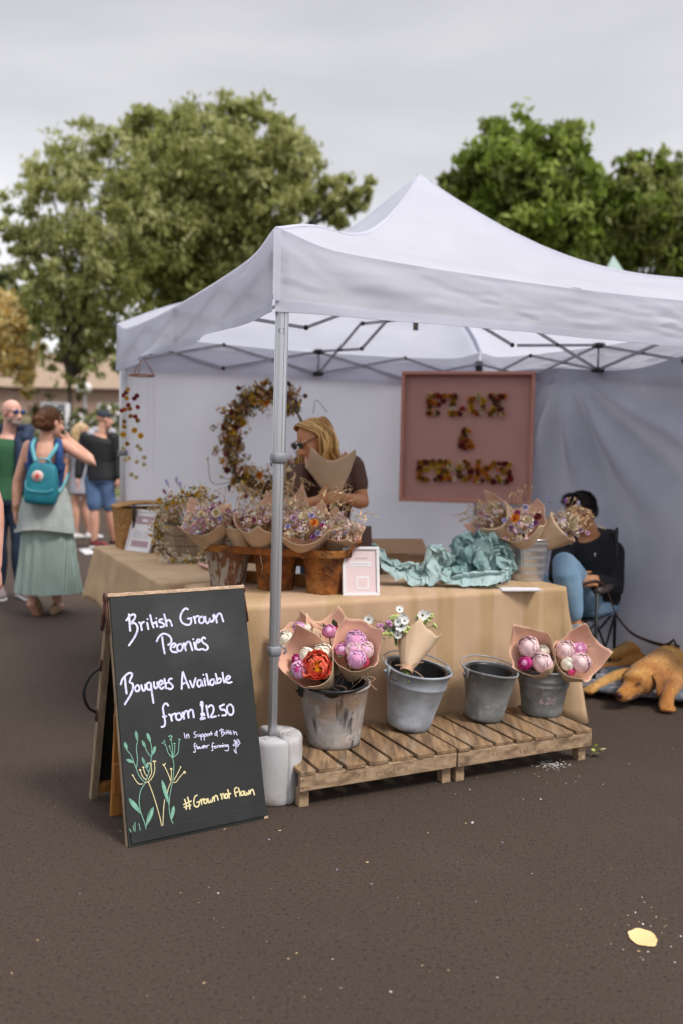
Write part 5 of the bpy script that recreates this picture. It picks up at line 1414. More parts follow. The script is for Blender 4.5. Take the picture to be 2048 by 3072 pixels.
# ----------------------------------------------------------------- cardboard boxes, blue thing, tissue paper, cards
cbr = M('cardboard', (.36, .215, .115), .8, (.32, .185, .095), 5); cbd = M('cardboard_dark_brown', (.17, .095, .075), .8, (.145, .08, .065), 5)  # tan for one box, dark brown for the other
def carton(label, c, w, d, h, rot, mat, flaps):
    t = thing('carton', label, 'box', c); ax = Vector((math.cos(rot), math.sin(rot), 0)); ay = Vector((-ax.y, ax.x, 0))
    bm = BM()
    for x, y, sx, sy in ((0, -d/2, w, .005), (0, d/2, w, .005), (-w/2, 0, .005, d-.012), (w/2, 0, .005, d-.012)): box(bm, c+ax*x+ay*y+UP*h/2, sx, sy, h, ax, ay)
    box(bm, c+UP*.004, w-.02, d-.02, .006, ax, ay); put('walls', bm, mat, t, smooth=False)
    for s_, an in flaps:
        bm = BM(); q = UP*math.sin(an)+ay*s_*math.cos(an); nn = ax.cross(q).normalized()
        box(bm, c+ay*s_*(d/2+.004)+UP*(h+.003)+q*(.08), w-.004, .16, .004, ax, q, nn); put('flap', bm, mat, t, smooth=False)
carton('open tan cardboard box behind the crumpled tissue paper', wt(1.33, 1.25, TZ-.13+.0), .36, .28, .21, TH-.25, cbr, ((1, .5),))
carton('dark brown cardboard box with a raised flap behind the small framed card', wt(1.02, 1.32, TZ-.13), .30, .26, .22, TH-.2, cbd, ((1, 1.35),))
trestle('side_table', 'low table behind the counter carrying the cardboard boxes', .80, 1.62, 1.05, 1.6, TZ-.135)
bm = BM(); cc = wt(1.36, 1.52, TZ-.13); sheet(bm, lambda s, q: cc+D1*(s-.5)*.42+D2*(q-.5)*.2+UP*(.26*math.sin(PI*s)**.5*math.sin(PI*q)**.5+.02*nz((s*4, q*4, 1), 1.5)), 24, 14); tag(put('folded_jacket', bm, M('blue_cloth', (.02, .06, .16), .8)), 'dark blue cloth bundle behind the tan cardboard box', 'cloth bundle')
tissue = M('teal_tissue', (.44, .56, .55), .7, (.33, .47, .46), 8, bump=.1, bscale=10, transl=.15)
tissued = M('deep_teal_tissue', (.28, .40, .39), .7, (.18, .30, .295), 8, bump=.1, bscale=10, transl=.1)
def V3n(s, q, k): return Vector((noise.noise(Vector((s*23, q*17, k+9))), noise.noise(Vector((s*23+11, q*17, k))), noise.noise(Vector((s*23, q*17+7, k)))))
def crumple(label, pts, depth, seed, mat, amp, nu=64, nv=46):
    """a stiff sheet pushed together: pts are its outline heights along the table, left to right (x, ytop, ybottom) in the lane's view"""
    bm = BM(); Y0 = depth
    def P(s, q):
        k = s*(len(pts)-1); i = min(len(pts)-2, int(k)); f = k-i; f = f*f*(3-2*f)
        x = pts[i][0]*(1-f)+pts[i+1][0]*f; yt = pts[i][1]*(1-f)+pts[i+1][1]*f; yb = pts[i][2]*(1-f)+pts[i+1][2]*f
        a = q*2*PI*.92
        back = (1-math.cos(a))/2
        yy = yb+(yt-yb)*(math.sin(a/2)**.9)
        p = gy(x, yy, Y0+.16*(q-.35)+.10*math.sin(a)*.5)
        v = Vector((noise.noise(Vector((s*9, q*7, seed))), noise.noise(Vector((s*9+31, q*7, seed))), noise.noise(Vector((s*9, q*7+57, seed)))))
        c = noise.cell_vector(Vector((s*11+seed, q*9, seed)))
        v2 = V3n(s, q, seed); p = p+v*amp*1.15+v2*amp*.6+(Vector(c)-Vector((.5, .5, .5)))*amp*.6
        p.z = max(TZ+.009, p.z)
        return p
    sheet(bm, P, nu, nv)
    o = put('tissue_paper', bm, mat, smooth=False); return tag(o, label, 'tissue paper')
crumple('long pale teal sheet of crumpled tissue paper with a curled left end', [(1122, 1632, 1665), (1145, 1665, 1700), (1180, 1695, 1735), (1225, 1690, 1752), (1262, 1700, 1758), (1292, 1640, 1752), (1325, 1645, 1745), (1345, 1690, 1745)], 4.52, 3, tissue, .028)
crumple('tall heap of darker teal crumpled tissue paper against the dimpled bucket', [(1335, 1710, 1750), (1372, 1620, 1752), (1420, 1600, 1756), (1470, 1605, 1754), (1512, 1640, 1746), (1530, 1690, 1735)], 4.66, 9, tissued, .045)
crumple('flat fold of pale teal tissue paper under the darker heap', [(1340, 1735, 1752), (1385, 1722, 1757), (1440, 1715, 1758), (1500, 1712, 1748), (1522, 1700, 1736)], 4.50, 14, tissue, .012, 30, 18)
cp = on(1555, 1771)
for k, (label, dx, rot) in enumerate((('white flyer lying on the burlap in front of the dimpled bucket', 0, .1),)):
    bm = BM()
    for j in range(4): box(bm, cp+UP*(.003+.0016*j)+D1*.002*j, .20, .09, .0012, Vector((math.cos(rot-.02*j), math.sin(rot-.02*j), 0)), Vector((-math.sin(rot-.02*j), math.cos(rot-.02*j), 0)))
    tag(put('flyer_pile', bm, cardwhite, smooth=False), label, 'flyers')
# green sprig by the pallet foot
sp = gz(1788, 2262, .012); bm = BM(); g = R(6)
for k in range(9): leaf(bm, sp+Vector((g.uniform(-.02, .02), g.uniform(-.015, .015), g.uniform(0, .03))), Vector((g.uniform(-1, 1), g.uniform(-1, 0), g.uniform(-.2, 1))).normalized(), .03, .01, k % 2)
tube(bm, [sp+Vector((-.03, 0, -.008)), sp+UP*.02], .002, 4)
tag(put('fallen_sprig', bm, [M('lime_leaf', (.55, .60, .14), .6), M('lime_pale', (.68, .70, .36), .6)]), 'lime green flower sprig dropped beside the pallet foot', 'sprig')
# ================================================================= people
V3 = Vector
skin = M('skin', (.62, .35, .25), .5, (.54, .27, .19), 14, spec=.35); skintan = M('skin_tanned', (.58, .28, .14), .5, (.50, .215, .10), 14, spec=.35); skinpale = M('skin_ruddy', (.66, .38, .30), .5, (.58, .28, .21), 12, spec=.35)
def hand(bm, w, d, n, th, curl=.5, k=1.0):
    """palm and five fingers: w wrist, d finger direction, n palm normal (fingers bend that way), th thumb side"""
    d = d.normalized(); n = (n-d*n.dot(d)).normalized(); th = (th-d*th.dot(d)-n*th.dot(n)).normalized()
    rings = []
    for t, hw, ht in ((-.012, .026, .02), (.012, .031, .019), (.045, .040, .017), (.078, .041, .014), (.088, .037, .011)): rings.append((w+d*t*k, th*hw*k, n*ht*k))
    loft(bm, rings, 12)
    for i, (off, L_, r) in enumerate(((.030, .070, .0088), (.010, .078, .0092), (-.010, .073, .0088), (-.030, .058, .0078))):
        p = w+d*.082*k+th*off*k; pts = [p-d*.012*k]; a = 0; q = p.copy(); pts.append(q)
        for j, f in enumerate((.46, .31, .23)):
            a += curl*(.75 if j == 0 else 1.0)*(1+.08*i); dd = d*math.cos(a)+n*math.sin(a)+th*(off*1.2); q = q+dd.normalized()*L_*f*k; pts.append(q)
        tube(bm, pts, [r*k, r*k, r*.95*k, r*.88*k, r*.75*k], 8, rnd=True)
    p = w+d*.022*k+th*.030*k; e = (d*.55+th*.75+n*.25).normalized(); f = (d*.85+th*.2+n*.45).normalized()
    tube(bm, [p-e*.01*k, p+e*.034*k, p+e*.034*k+f*.028*k, p+e*.034*k+f*.05*k], [.013*k, .0115*k, .0098*k, .008*k], 8, rnd=True)
def headmesh(bm, c, f, u, k=1.0, neck=None):
    """c: head centre (between the ears), f: facing, u: up"""
    f = f.normalized(); u = (u-f*u.dot(f)).normalized(); s = f.cross(u)
    P = lambda a, b, h: c+s*a*k+f*b*k+u*h*k
    ell(bm, P(0, -.012, .035), .074*k, .096*k, .082*k, s, f, u, 18, 12)
    ell(bm, P(0, .028, -.030), .060*k, .068*k, .085*k, s, f, u, 16, 10)
    ell(bm, P(0, .062, -.088), .030*k, .028*k, .024*k, s, f, u, 12, 8)
    for e in (-1, 1):
        ell(bm, P(e*.038, .058, -.030), .026*k, .024*k, .030*k, s, f, u, 10, 7)
        ell(bm, P(e*.030, .078, .018), .024*k, .016*k, .009*k, s, f, u, 10, 6)
        ell(bm, P(e*.078, -.005, -.008), .010*k, .020*k, .033*k, s, f, u, 10, 8)
    tube(bm, [P(0, .084, .012), P(0, .104, -.014), P(0, .112, -.034)], [.010*k, .013*k, .015*k], 8, rnd=True)
    for e in (-1, 1): ell(bm, P(e*.012, .098, -.036), .010*k, .012*k, .008*k, s, f, u, 8, 6)
    ell(bm, P(0, .088, -.058), .025*k, .014*k, .006*k, s, f, u, 10, 6); ell(bm, P(0, .086, -.069), .022*k, .013*k, .006*k, s, f, u, 10, 6)
    return P, s, f, u
def torso(bm, J, e=0.0, t0=0.0, t1=1.0, prof=None, k=1.0):
    P, C, N = J['pelvis'], J['chest'], J['neck']; rv = (J['shR']-J['shL']).normalized(); rh = (J['hipR']-J['hipL']).normalized()
    sp = spline([P-(C-P)*.22, P, P.lerp(C, .5)+J.get('bend', V3((0, 0, 0))), C, N], 5)
    prof = prof or [(.0, .145, .110), (.14, .168, .122), (.28, .160, .115), (.45, .135, .100), (.62, .155, .115), (.78, .180, .115), (.88, .165, .088), (.95, .085, .068), (1.0, .056, .058)]
    rings = []
    for i, p in enumerate(sp):
        t = i/(len(sp)-1)
        if t < t0-1e-6 or t > t1+1e-6: continue
        for (a, ax_, ay_), (b, bx, by) in zip(prof, prof[1:]):
            if a <= t <= b+1e-9: q = (t-a)/(b-a); rx, ry = ax_+(bx-ax_)*q, ay_+(by-ay_)*q
        d = (sp[min(i+1, len(sp)-1)]-sp[max(i-1, 0)]).normalized(); x = rh.lerp(rv, t); x = (x-d*x.dot(d)).normalized(); y = d.cross(x)
        rings.append((p, x*(rx*k+e), y*(ry*k+e)))
    loft(bm, rings, 20)
def limb(bm, a, b, c, ra, rb, rc, e=0.0, f0=0.0, f1=1.0, bulge=.0):
    pts = []; 
    for i in range(13):
        t = i/12*2
        p = a.lerp(b, t) if t <= 1 else b.lerp(c, t-1)
        r = (ra+(rb-ra)*t if t <= 1 else rb+(rc-rb)*(t-1)) + (bulge*math.sin(PI*(t-1))**1 * (1-(t-1)) if t > 1 else 0)
        if f0-1e-6 <= t/2 <= f1+1e-6: pts.append((p, r+e))
    tube(bm, [p for p, _ in pts], [r for _, r in pts], 14, rnd=True)
def arm(bm, J, s, e=0.0, f1=1.0, k=1.0, f0=0.0): limb(bm, J['sh'+s], J['el'+s], J['wr'+s], .052*k, .042*k, .027*k, e, f0, f1, .008)
def leg(bm, J, s, e=0.0, f1=1.0, k=1.0, f0=0.0): limb(bm, J['hip'+s], J['kn'+s], J['an'+s], .088*k, .057*k, .038*k, e, f0, f1, .026)
def shoe(bm, an, d, L=.26, h=.075, w=.046, e=0.0, heel=None):
    d = d.normalized(); x = d.cross(UP).normalized(); u = x.cross(d).normalized(); b = an-d*.07
    rings = []
    for t, ww, hh in ((0, .6, .7), (.08, .85, 1.05), (.3, .85, 1.1), (.5, .95, .85), (.75, 1.08, .62), (.92, .9, .5), (1.0, .5, .35)):
        rings.append((b+d*(L*t)+u*(h*hh/2-.0), x*(w*ww+e), u*(h*hh/2+e)))
    loft(bm, rings, 14)
def base(an, z=0.0): q = an.copy(); q.z = z; return q
def body(t, J, mat, k=1.0, hands=True, arms='LR', legs='LR', vox=.0075):
    bm = BM(); torso(bm, J, -.006, k=k*J.get('slim', 1)); headmesh(bm, J['head'], J['face'], J['up'], k)
    tube(bm, [J['neck']-(J['head']-J['neck'])*.25, J['neck'].lerp(J['head'], .35)-J['face'].normalized()*.012, J['head']-J['face'].normalized()*.02-J['up'].normalized()*.03], [.066*k, .055*k, .054*k], 14)
    for s in arms:
        arm(bm, J, s, k=k*J.get('armk', 1))
        if hands: hd_ = J['hand'+s]; hand(bm, J['wr'+s], hd_[0], hd_[1], hd_[2], hd_[3], k)
    for s in legs:
        leg(bm, J, s, k=k); ft = J['ft'+s]; shoe(bm, J['an'+s]-UP*.065*k, ft, .23*k, .06*k, .038*k)
    o = put('body', bm, mat, t); return remesh(o, vox, 3)
def standing(o, h=1.75, w=1.0):
    """default joints of a standing figure seen from behind or front; x right in view, y away, z up"""
    k = h/1.75; v = lambda x, y, z: o+V3((x*k*w, y*k, z*k))
    return dict(pelvis=v(0, 0, .93), chest=v(0, 0, 1.34), neck=v(0, 0, 1.475), head=v(0, -.01, 1.625), face=V3((0, -1, 0)), up=V3((0, 0, 1)), shL=v(-.175, 0, 1.415), shR=v(.175, 0, 1.415), elL=v(-.235, .02, 1.13), elR=v(.235, .02, 1.13), wrL=v(-.25, -.04, .89), wrR=v(.25, -.04, .89),
        hipL=v(-.085, 0, .90), hipR=v(.085, 0, .90), knL=v(-.095, -.01, .49), knR=v(.095, -.01, .49), anL=v(-.10, .02, .085), anR=v(.10, .02, .085), ftL=V3((-.2, -1, 0)), ftR=V3((.2, -1, 0)),
        handL=(V3((0, 0, -1)), V3((1, 0, 0)), V3((0, -1, 0)), .25), handR=(V3((0, 0, -1)), V3((-1, 0, 0)), V3((0, -1, 0)), .25)), v
def cloth_(name, t, mat, fn, vox=.009, it=4, label=None):
    bm = BM(); fn(bm); return remesh(put(name, bm, mat, t, label=label), vox, it)
def glasses(t, c, f, u, k, lens, fr):
    f = f.normalized(); u = (u-f*u.dot(f)).normalized(); s = f.cross(u); bm = BM()
    P = lambda a, b, h: c+s*a*k+f*b*k+u*h*k
    for e in (-1, 1):
        loft(bm, [(P(e*.033, .102, .004), s*.026*k, u*.021*k), (P(e*.034, .106, .004), s*.027*k, u*.022*k), (P(e*.034, .110, .004), s*.024*k, u*.019*k)], 14)
        tube(bm, [P(e*.060, .100, .010), P(e*.080, .05, .012), P(e*.084, -.01, .008)], .0032*k, 6)
    tube(bm, [P(-.012, .110, .010), P(.012, .110, .010)], .0035*k, 6)
    return put('sunglasses', bm, lens, t)
darklens = M('dark_lens', (.012, .012, .016), .1, spec=.8)
denim = M('denim', (.10, .17, .30), .85, (.055, .10, .20), 9, .3, .7, bump=.15, bscale=200); denimlight = M('pale_denim', (.26, .40, .54), .85, (.16, .28, .42), 6, .3, .7, bump=.15, bscale=120); denimdark = M('dark_denim', (.02, .035, .07), .85, (.012, .02, .045), 9)
greentee = M('green_tee', (.035, .12, .055), .85, (.025, .09, .04), 7); navy = M('navy_jacket', (.016, .03, .075), .7, (.01, .02, .05), 8); whitesh = M('white_rubber', (.68, .67, .67), .6, (.6, .58, .58), 12); greyshoe = M('grey_shoe', (.25, .25, .28), .7)
# ---- bald man in green
o = gz(30, 1795); o.z = 0
J, v = standing(o, 1.80)
J.update(head=v(.045, -.03, 1.66), face=V3((.82, -.55, -.05)), neck=v(.01, 0, 1.49), ftL=V3((.5, -1, 0)), ftR=V3((.8, -.8, 0)), elL=v(-.26, .05, 1.14), elR=v(.27, .04, 1.14), wrL=v(-.20, -.1, .93), wrR=v(.22, -.10, .93))
t = thing('person', 'bald bearded man in a green tee, navy jacket and sunglasses at the left edge', 'person', o, 'people walking past the stall')
body(t, J, skinpale, 1.03)
glasses(t, J['head']+UP*.012, J['face'], J['up'], 1.03, M('blue_lens', (.015, .06, .16), .1, spec=.8), darklens)
def fn(bm): torso(bm, J, .014, .12, .93, k=1.06); [arm(bm, J, s, .016, .3, 1.05) for s in 'LR']
cloth_('tee_shirt', t, greentee, fn)
def fn(bm):
    for e, s in ((-1, 'L'), (1, 'R')):
        arm(bm, J, s, .030, .86, 1.05)
        tube(bm, spline([J['sh'+s]+V3((-e*.10, .05, .05)), J['sh'+s]+V3((-e*.045, -.09, -.02)), J['chest']+V3((e*.150, -.11, -.15)), J['pelvis']+V3((e*.165, -.10, .10))], 4), [.045]+[.05]*11+[.05], 8, rnd=True)
        tube(bm, [J['sh'+s]+V3((-e*.05, .06, -.05)), J['pelvis']+V3((e*.08, .09, .12))], [.12, .12], 12, rnd=True)
    tube(bm, spline([J['neck']+V3((-.13, -.08, -.04)), J['neck']+V3((-.13, .07, .03)), J['neck']+V3((.0, .14, .03)), J['neck']+V3((.15, .07, .03)), J['neck']+V3((.17, -.08, -.05))], 5), .05, 10, rnd=True)
cloth_('jacket', t, navy, fn)
def fn(bm): torso(bm, J, .012, .0, .3, k=1.03); [leg(bm, J, s, .014, .97, 1.03) for s in 'LR']
cloth_('jeans', t, denimdark, fn)
for s in 'LR':
    bm = BM(); shoe(bm, base(J['an'+s], .022), J['ft'+s], .29, .085, .05); remesh(put('shoe', bm, M('mauve_trainer', (.32, .24, .25), .7), t), .009, 2)
    bm = BM(); shoe(bm, base(J['an'+s], .0), J['ft'+s], .30, .04, .052); put('sole', bm, whitesh, t)
def fn(bm):
    c, f, u = J['head'], J['face'].normalized(), UP; s = f.cross(u)
    ell(bm, c+f*.060-u*.082, .046, .042, .034, s, f, u); ell(bm, c+f*.02-u*.06, .068, .055, .04, s, f, u)
    for e in (-1, 1): ell(bm, c+f*.075-u*.052+s*e*.018, .018, .03, .012, s, f, u)
cloth_('beard', t, M('grey_beard', (.36, .30, .27), .9, (.22, .16, .13), 90), fn, .008, 2)
# ---- passer-by whose arm enters at the left edge
o = V3((-1.83, 3.95, 0)); J, v = standing(o, 1.76)
J.update(elR=v(.255, .03, 1.13), wrR=v(.282, -.02, .86), handR=(V3((.10, -.05, -1)), V3((-1, .1, 0)), V3((0, -1, 0)), .42), face=V3((.1, 1, 0)), ftL=V3((0, 1, 0)), ftR=V3((0, 1, 0)))
t = thing('person', 'passer-by at the left edge, only a bare hairy forearm and hand in view', 'person', o, 'people walking past the stall')
body(t, J, skinpale, 1.08, vox=.007)
def fn(bm): torso(bm, J, .016, .1, .93, k=1.08); [arm(bm, J, s, .018, .3, 1.08) for s in 'LR']
cloth_('tee_shirt', t, M('grey_tee', (.2, .2, .22), .85), fn)
def fn(bm): torso(bm, J, .014, .0, .3, k=1.08); [leg(bm, J, s, .02, .55, 1.08) for s in 'LR']
cloth_('shorts', t, denimdark, fn)
for s in 'LR':
    bm = BM(); shoe(bm, base(J['an'+s]), J['ft'+s], .29, .085, .05); remesh(put('shoe', bm, greyshoe, t), .009, 2)
# ---- woman with the teal backpack, seen from behind
o = gz(130, 1845); o.z = 0; YW = o.y
J, v = standing(o, 1.70); pt = lambda x, y, dy=0: gy(x, y, YW+dy)
J.update(pelvis=pt(140, 1500), chest=pt(137, 1375), neck=pt(142, 1316), head=pt(156, 1268, -.01), face=V3((.62, .75, -.12)), shL=pt(88, 1338), shR=pt(192, 1335), elL=pt(54, 1445, .03), wrL=pt(48, 1535, .02), elR=pt(282, 1388, -.04), wrR=pt(212, 1322, .02),
    handL=(V3((.05, .1, -1)), V3((1, 0, 0)), V3((0, 1, 0)), .4), handR=(V3((-.9, .25, .12)), V3((-.2, 1, 0)), V3((0, 0, 1)), .5), anL=pt(95, 1812, -.05), knL=pt(110, 1680, .06), knR=pt(165, 1680, .10), anR=pt(172, 1806, .10), ftL=V3((.25, .6, -.8)), ftR=V3((-.1, 1, 0)), hipL=pt(110, 1510), hipR=pt(168, 1510))
t = thing('person', 'woman seen from behind in a blue top and green checked skirt, hand at her neck', 'person', o, 'people walking past the stall')
body(t, J, skin, .97)
bluetop = M('blue_top', (.018, .06, .19), .8, (.012, .04, .14), 8)
def fn(bm):
    torso(bm, J, .012, .2, .74, k=.96)
    for s, e in (('L', -1), ('R', 1)): tube(bm, spline([pt(137+e*42, 1408, -.10), pt(137+e*42, 1360, -.105), pt(139+e*36, 1325, -.02), pt(139+e*30, 1345, .10), pt(139+e*25, 1390, .13)], 4), .034, 8, rnd=True)
cloth_('tank_top', t, bluetop, fn)
check = M('green_check', (.50, .57, .53), .85, (.43, .51, .47), 6)
layer(check, (.085, .165, .13), 'WAVE', scale=17, lo=.5, hi=.55, fac=.6, bands_direction='X'); layer(check, (.085, .165, .13), 'WAVE', scale=17, lo=.5, hi=.55, fac=.6, bands_direction='Z')
bm = BM(); tp, bt = J['pelvis']-UP*.02, v(.035, .04, .19)
def sk(s, q):
    a = 2*PI*s; c = tp.lerp(V3((bt.x, bt.y, bt.z)), q); fo = .5+.5*math.sin(a*11+2.4*math.sin(a*3)+1.6*nz((math.cos(a)*2, math.sin(a)*2, q*1.2), 1.5)); r = .17+.07*q
    rr = r*(1+ (.16*fo-.06)*q) + .012*nz((math.cos(a)*3, math.sin(a)*3, q*3), 1.4)*q
    return c+V3((rr*math.cos(a)*1.08, rr*math.sin(a)*.85, .012*fo*q))
sheet(bm, sk, 160, 30); put('skirt', bm, check, t); 
greyk = M('grey_knit', (.37, .40, .38), .95, (.31, .34, .32), 60, bump=.3, bscale=160)
bm = BM(); c0, c1 = pt(140, 1462), pt(140, 1590)
def sw_(s, q):
    a = 2*PI*s; c = c0.lerp(c1, q); r = .155+.075*q**.7+.012*nz((math.cos(a)*2.2, math.sin(a)*2.2, q*2), 1.5)+.010*math.sin(a*7+q*3)*q
    return c+V3((r*math.cos(a)*1.02, r*math.sin(a)*.86, -.02*math.cos(a*2)*q))
sheet(bm, sw_, 90, 22); sw2 = put('tied_jumper', bm, greyk, t); mod(sw2, 'SOLIDIFY', thickness=.012, offset=1)
bm = BM(); bm2 = BM()
sheet(bm, lambda s, q: sw_(s, .93+.08*q)+V3((0, 0, -.0))+(V3((math.cos(2*PI*s), math.sin(2*PI*s), 0))*.012), 90, 3); bm2.free(); put('jumper_hem', bm, greyk, t)
hair = M('auburn_hair', (.16, .065, .03), .5, (.065, .026, .014), 40, .3, .7, bump=.5, bscale=60)
def fn(bm):
    c, f, u = J['head'], J['face'].normalized(), UP; s = f.cross(u)
    ell(bm, c-f*.022+u*.042, .082, .098, .083, s, f, u); ell(bm, c-f*.045-u*.01, .072, .062, .075, s, f, u)
    b = c-f*.118-u*.0+s*.0; ell(bm, b, .050, .048, .052, s, f, u); ell(bm, b-u*.035+s*.015, .036, .034, .036, s, f, u); ell(bm, b+s*.03+u*.01, .03, .03, .035, s, f, u)
ho = cloth_('hair', t, hair, fn, .008, 2)
bm = BM(); c, f = J['head'], J['face'].normalized(); s = f.cross(UP)
tube(bm, [c+s*(.084*math.cos(a))+UP*(.03+.10*math.sin(a))+f*.045 for a in [PI*i/14 for i in range(15)]], .007, 6)
for e in (-1, 1): loft(bm, [(c+f*.06+UP*.118+s*e*.034, s*.027, (f*.7+UP*.6).normalized()*.022), (c+f*.062+UP*.124+s*e*.034, s*.024, (f*.7+UP*.6).normalized()*.019)], 12)
put('sunglasses', bm, darklens, ho)
bm = BM()
for k in range(3): q = J['wrL']+UP*(.012+.016*k); loft(bm, [(q, V3((.034, 0, .006)), V3((0, .032, 0))), (q+UP*.007, V3((.034, 0, .006)), V3((0, .032, 0)))], 14, False)
put('bangles', bm, M('brass', (.5, .32, .15), .4, metal=.8), t)
tan = M('espadrille', (.36, .25, .15), .85, (.25, .165, .09), 30)
bm = BM(); shoe(bm, J['anL']-UP*.05+V3((0, .04, 0)), V3((.22, .42, -.72)), .26, .085, .047); put('shoe', bm, tan, t)
bm = BM(); shoe(bm, base(J['anR'], .0)+V3((0, -.05, 0)), V3((-.1, 1, 0)), .25, .085, .047); remesh(put('shoe', bm, tan, t), .009, 2)
bp_ = thing('backpack', 'teal backpack with a round red and white badge on the woman in the blue top', 'backpack', pt(127, 1450, -.2))
teal = M('teal_canvas', (.008, .17, .22), .6, (.005, .12, .165), 8, bump=.2, bscale=20); tealpale = M('pale_teal_strap', (.13, .40, .46), .7, (.10, .34, .40), 8)
bc = pt(127, 1452, -.19); bx, by, bz = V3((.96, .10, -.06)).normalized(), V3((-.1, .99, .0)).normalized(), V3((.07, .08, 1)).normalized()
bm = BM(); rings = []
for z, w, d in ((-.165, .105, .045), (-.155, .125, .062), (-.10, .134, .072), (0, .13, .070), (.09, .118, .06), (.14, .105, .048), (.165, .085, .032), (.172, .06, .015)):
    rings.append([bc+bz*z+bx*(w*math.copysign(abs(math.cos(a))**.45, math.cos(a)))+by*(d*math.copysign(abs(math.sin(a))**.6, math.sin(a))) for a in [2*PI*i/28 for i in range(28)]])
VR = [[bm.verts.new(p) for p in r_] for r_ in rings]
for a, b in zip(VR, VR[1:]):
    for i in range(28): quad(bm, [a[i], a[(i+1) % 28], b[(i+1) % 28], b[i]])
quad(bm, VR[0][::-1]); quad(bm, VR[-1]); bag = put('bag', bm, teal, bp_); mod(bag, 'SUBSURF', levels=1, render_levels=1)
bm = BM(); tube(bm, spline([bc+bz*.02-by*.068-bx*.115, bc-bz*.045-by*.082-bx*.09, bc-bz*.055-by*.084+bx*.05, bc-bz*.03-by*.08+bx*.11], 5), .004, 6); put('piping', bm, tealpale, bp_); bm = BM(); tube(bm, spline([bc+bz*.165-bx*.05, bc+bz*.20-bx*.04-by*.01, bc+bz*.20+bx*.04-by*.01, bc+bz*.165+bx*.05], 5), .007, 6); put('grab_handle', bm, tealpale, bp_)
pc = bc+bz*.065-by*.068-bx*.025; bm = BM(); loft(bm, [(pc, bx*.046, bz*.046), (pc-by*.006, bx*.044, bz*.044)], 24)
bd = put('badge', bm, M('badge_white', (.72, .60, .54), .7), bp_)
bm = BM(); loft(bm, [(pc-by*.0065, bx*.034, bz*.034), (pc-by*.008, bx*.033, bz*.033)], 20); put('badge_ring', bm, M('badge_rose', (.62, .38, .34), .7), bd); bm = BM(); loft(bm, [(pc-by*.0085, bx*.014, bz*.018), (pc-by*.0105, bx*.012, bz*.016)], 12); put('badge_mark', bm, M('badge_red', (.62, .05, .02), .7), bd)
for (x0, y0, x1, y1, x2, y2) in ((108, 1388, 98, 1340, 108, 1318), (140, 1386, 165, 1350, 178, 1326)):
    bm = BM(); pts = spline([pt(x0, y0, -.17), pt(x1, y1, -.13), pt(x2, y2, -.03), pt(x2-4, y2+12, .10), pt(x2-2, y2+60, .13)], 5)
    tube(bm, pts, .017, 8); put('strap', bm, tealpale, bp_)
bm = BM(); tube(bm, spline([pt(176, 1480, -.16), pt(195, 1450, -.08), pt(206, 1420, .04)], 5), .011, 6); put('side_strap', bm, tealpale, bp_)
# ---- blonde girl further back
o = gz(246, 1618); o.z = 0; J, v = standing(o, 1.78)
J.update(face=V3((.9, .35, -.05)), head=v(.02, -.01, 1.64), ftL=V3((.5, 1, 0)), ftR=V3((.8, .6, 0)), knR=v(.04, .05, .49), anR=v(.09, .12, .085))
t = thing('person', 'blonde girl in a pale grey dress and white trainers behind the checked skirt', 'person', o, 'people walking past the stall')
body(t, J, skin, 1.0, vox=.010)
greyd = M('grey_dress', (.34, .34, .38), .9, (.28, .28, .32), 9)
def fn(bm):
    torso(bm, J, .014, .0, .93, k=1.0); [arm(bm, J, s, .014, .25) for s in 'LR']
    loft(bm, [(J['pelvis']+UP*.1, V3((.155, 0, 0)), V3((0, .115, 0))), (J['pelvis']-UP*.1, V3((.19, 0, 0)), V3((0, .14, 0))), (J['pelvis']-UP*.24, V3((.205, 0, 0)), V3((0, .155, 0)))], 20)
cloth_('dress', t, greyd, fn, .012)
blond = M('blonde_hair', (.55, .40, .22), .5, (.36, .23, .10), 30, bump=.4, bscale=50)
def fn(bm):
    c, f = J['head'], J['face'].normalized(); s = f.cross(UP); ell(bm, c-f*.02+UP*.04, .084, .1, .085, s, f, UP)
    tube(bm, spline([c-f*.05+UP*.06, c-f*.10-UP*.06, c-f*.09-UP*.24, c-f*.05-UP*.34], 4), [.07, .075, .08, .085, .085, .085, .08, .08, .075, .07, .06, .05, .03], 12)
cloth_('hair', t, blond, fn, .012)
for s in 'LR':
    bm = BM(); shoe(bm, base(J['an'+s]), J['ft'+s], .28, .095, .05); remesh(put('shoe', bm, whitesh, t), .011, 2)
# ---- man in a black jacket
o = gz(298, 1648); o.z = 0; sc = 1.93; J, v = standing(o, sc)
J.update(pelvis=v(.02, 0, .93), face=V3((.8, .6, 0)), head=v(.07, 0, 1.63), neck=v(.03, 0, 1.47), knL=v(-.05, -.03, .49), anL=v(-.055, .0, .085), ftL=V3((.9, -.3, 0)), ftR=V3((.9, -.3, 0)), anR=v(.16, .15, .085), knR=v(.12, .05, .49))
t = thing('person', 'man in a black hooded jacket, denim shorts and cap by the rear gazebo leg', 'person', o, 'people walking past the stall')
body(t, J, skin, 1.05, vox=.010)
blackj = M('black_jacket', (.012, .012, .014), .7, (.008, .008, .01), 9)
def fn(bm): torso(bm, J, .03, .1, .93, k=1.08); [arm(bm, J, s, .026, .95, 1.08) for s in 'LR']
cloth_('jacket', t, blackj, fn, .012)
def fn(bm): n = J['neck']; tube(bm, spline([n+V3((-.13, -.04, -.02)), n+V3((-.10, .1, .03)), n+V3((.05, .13, .03)), n+V3((.15, .02, 0))], 4), .062, 10, rnd=True); ell(bm, n+V3((-.06, .02, .03)), .1, .09, .06)
cloth_('hood', t, M('grey_hood', (.42, .42, .45), .9), fn, .012)
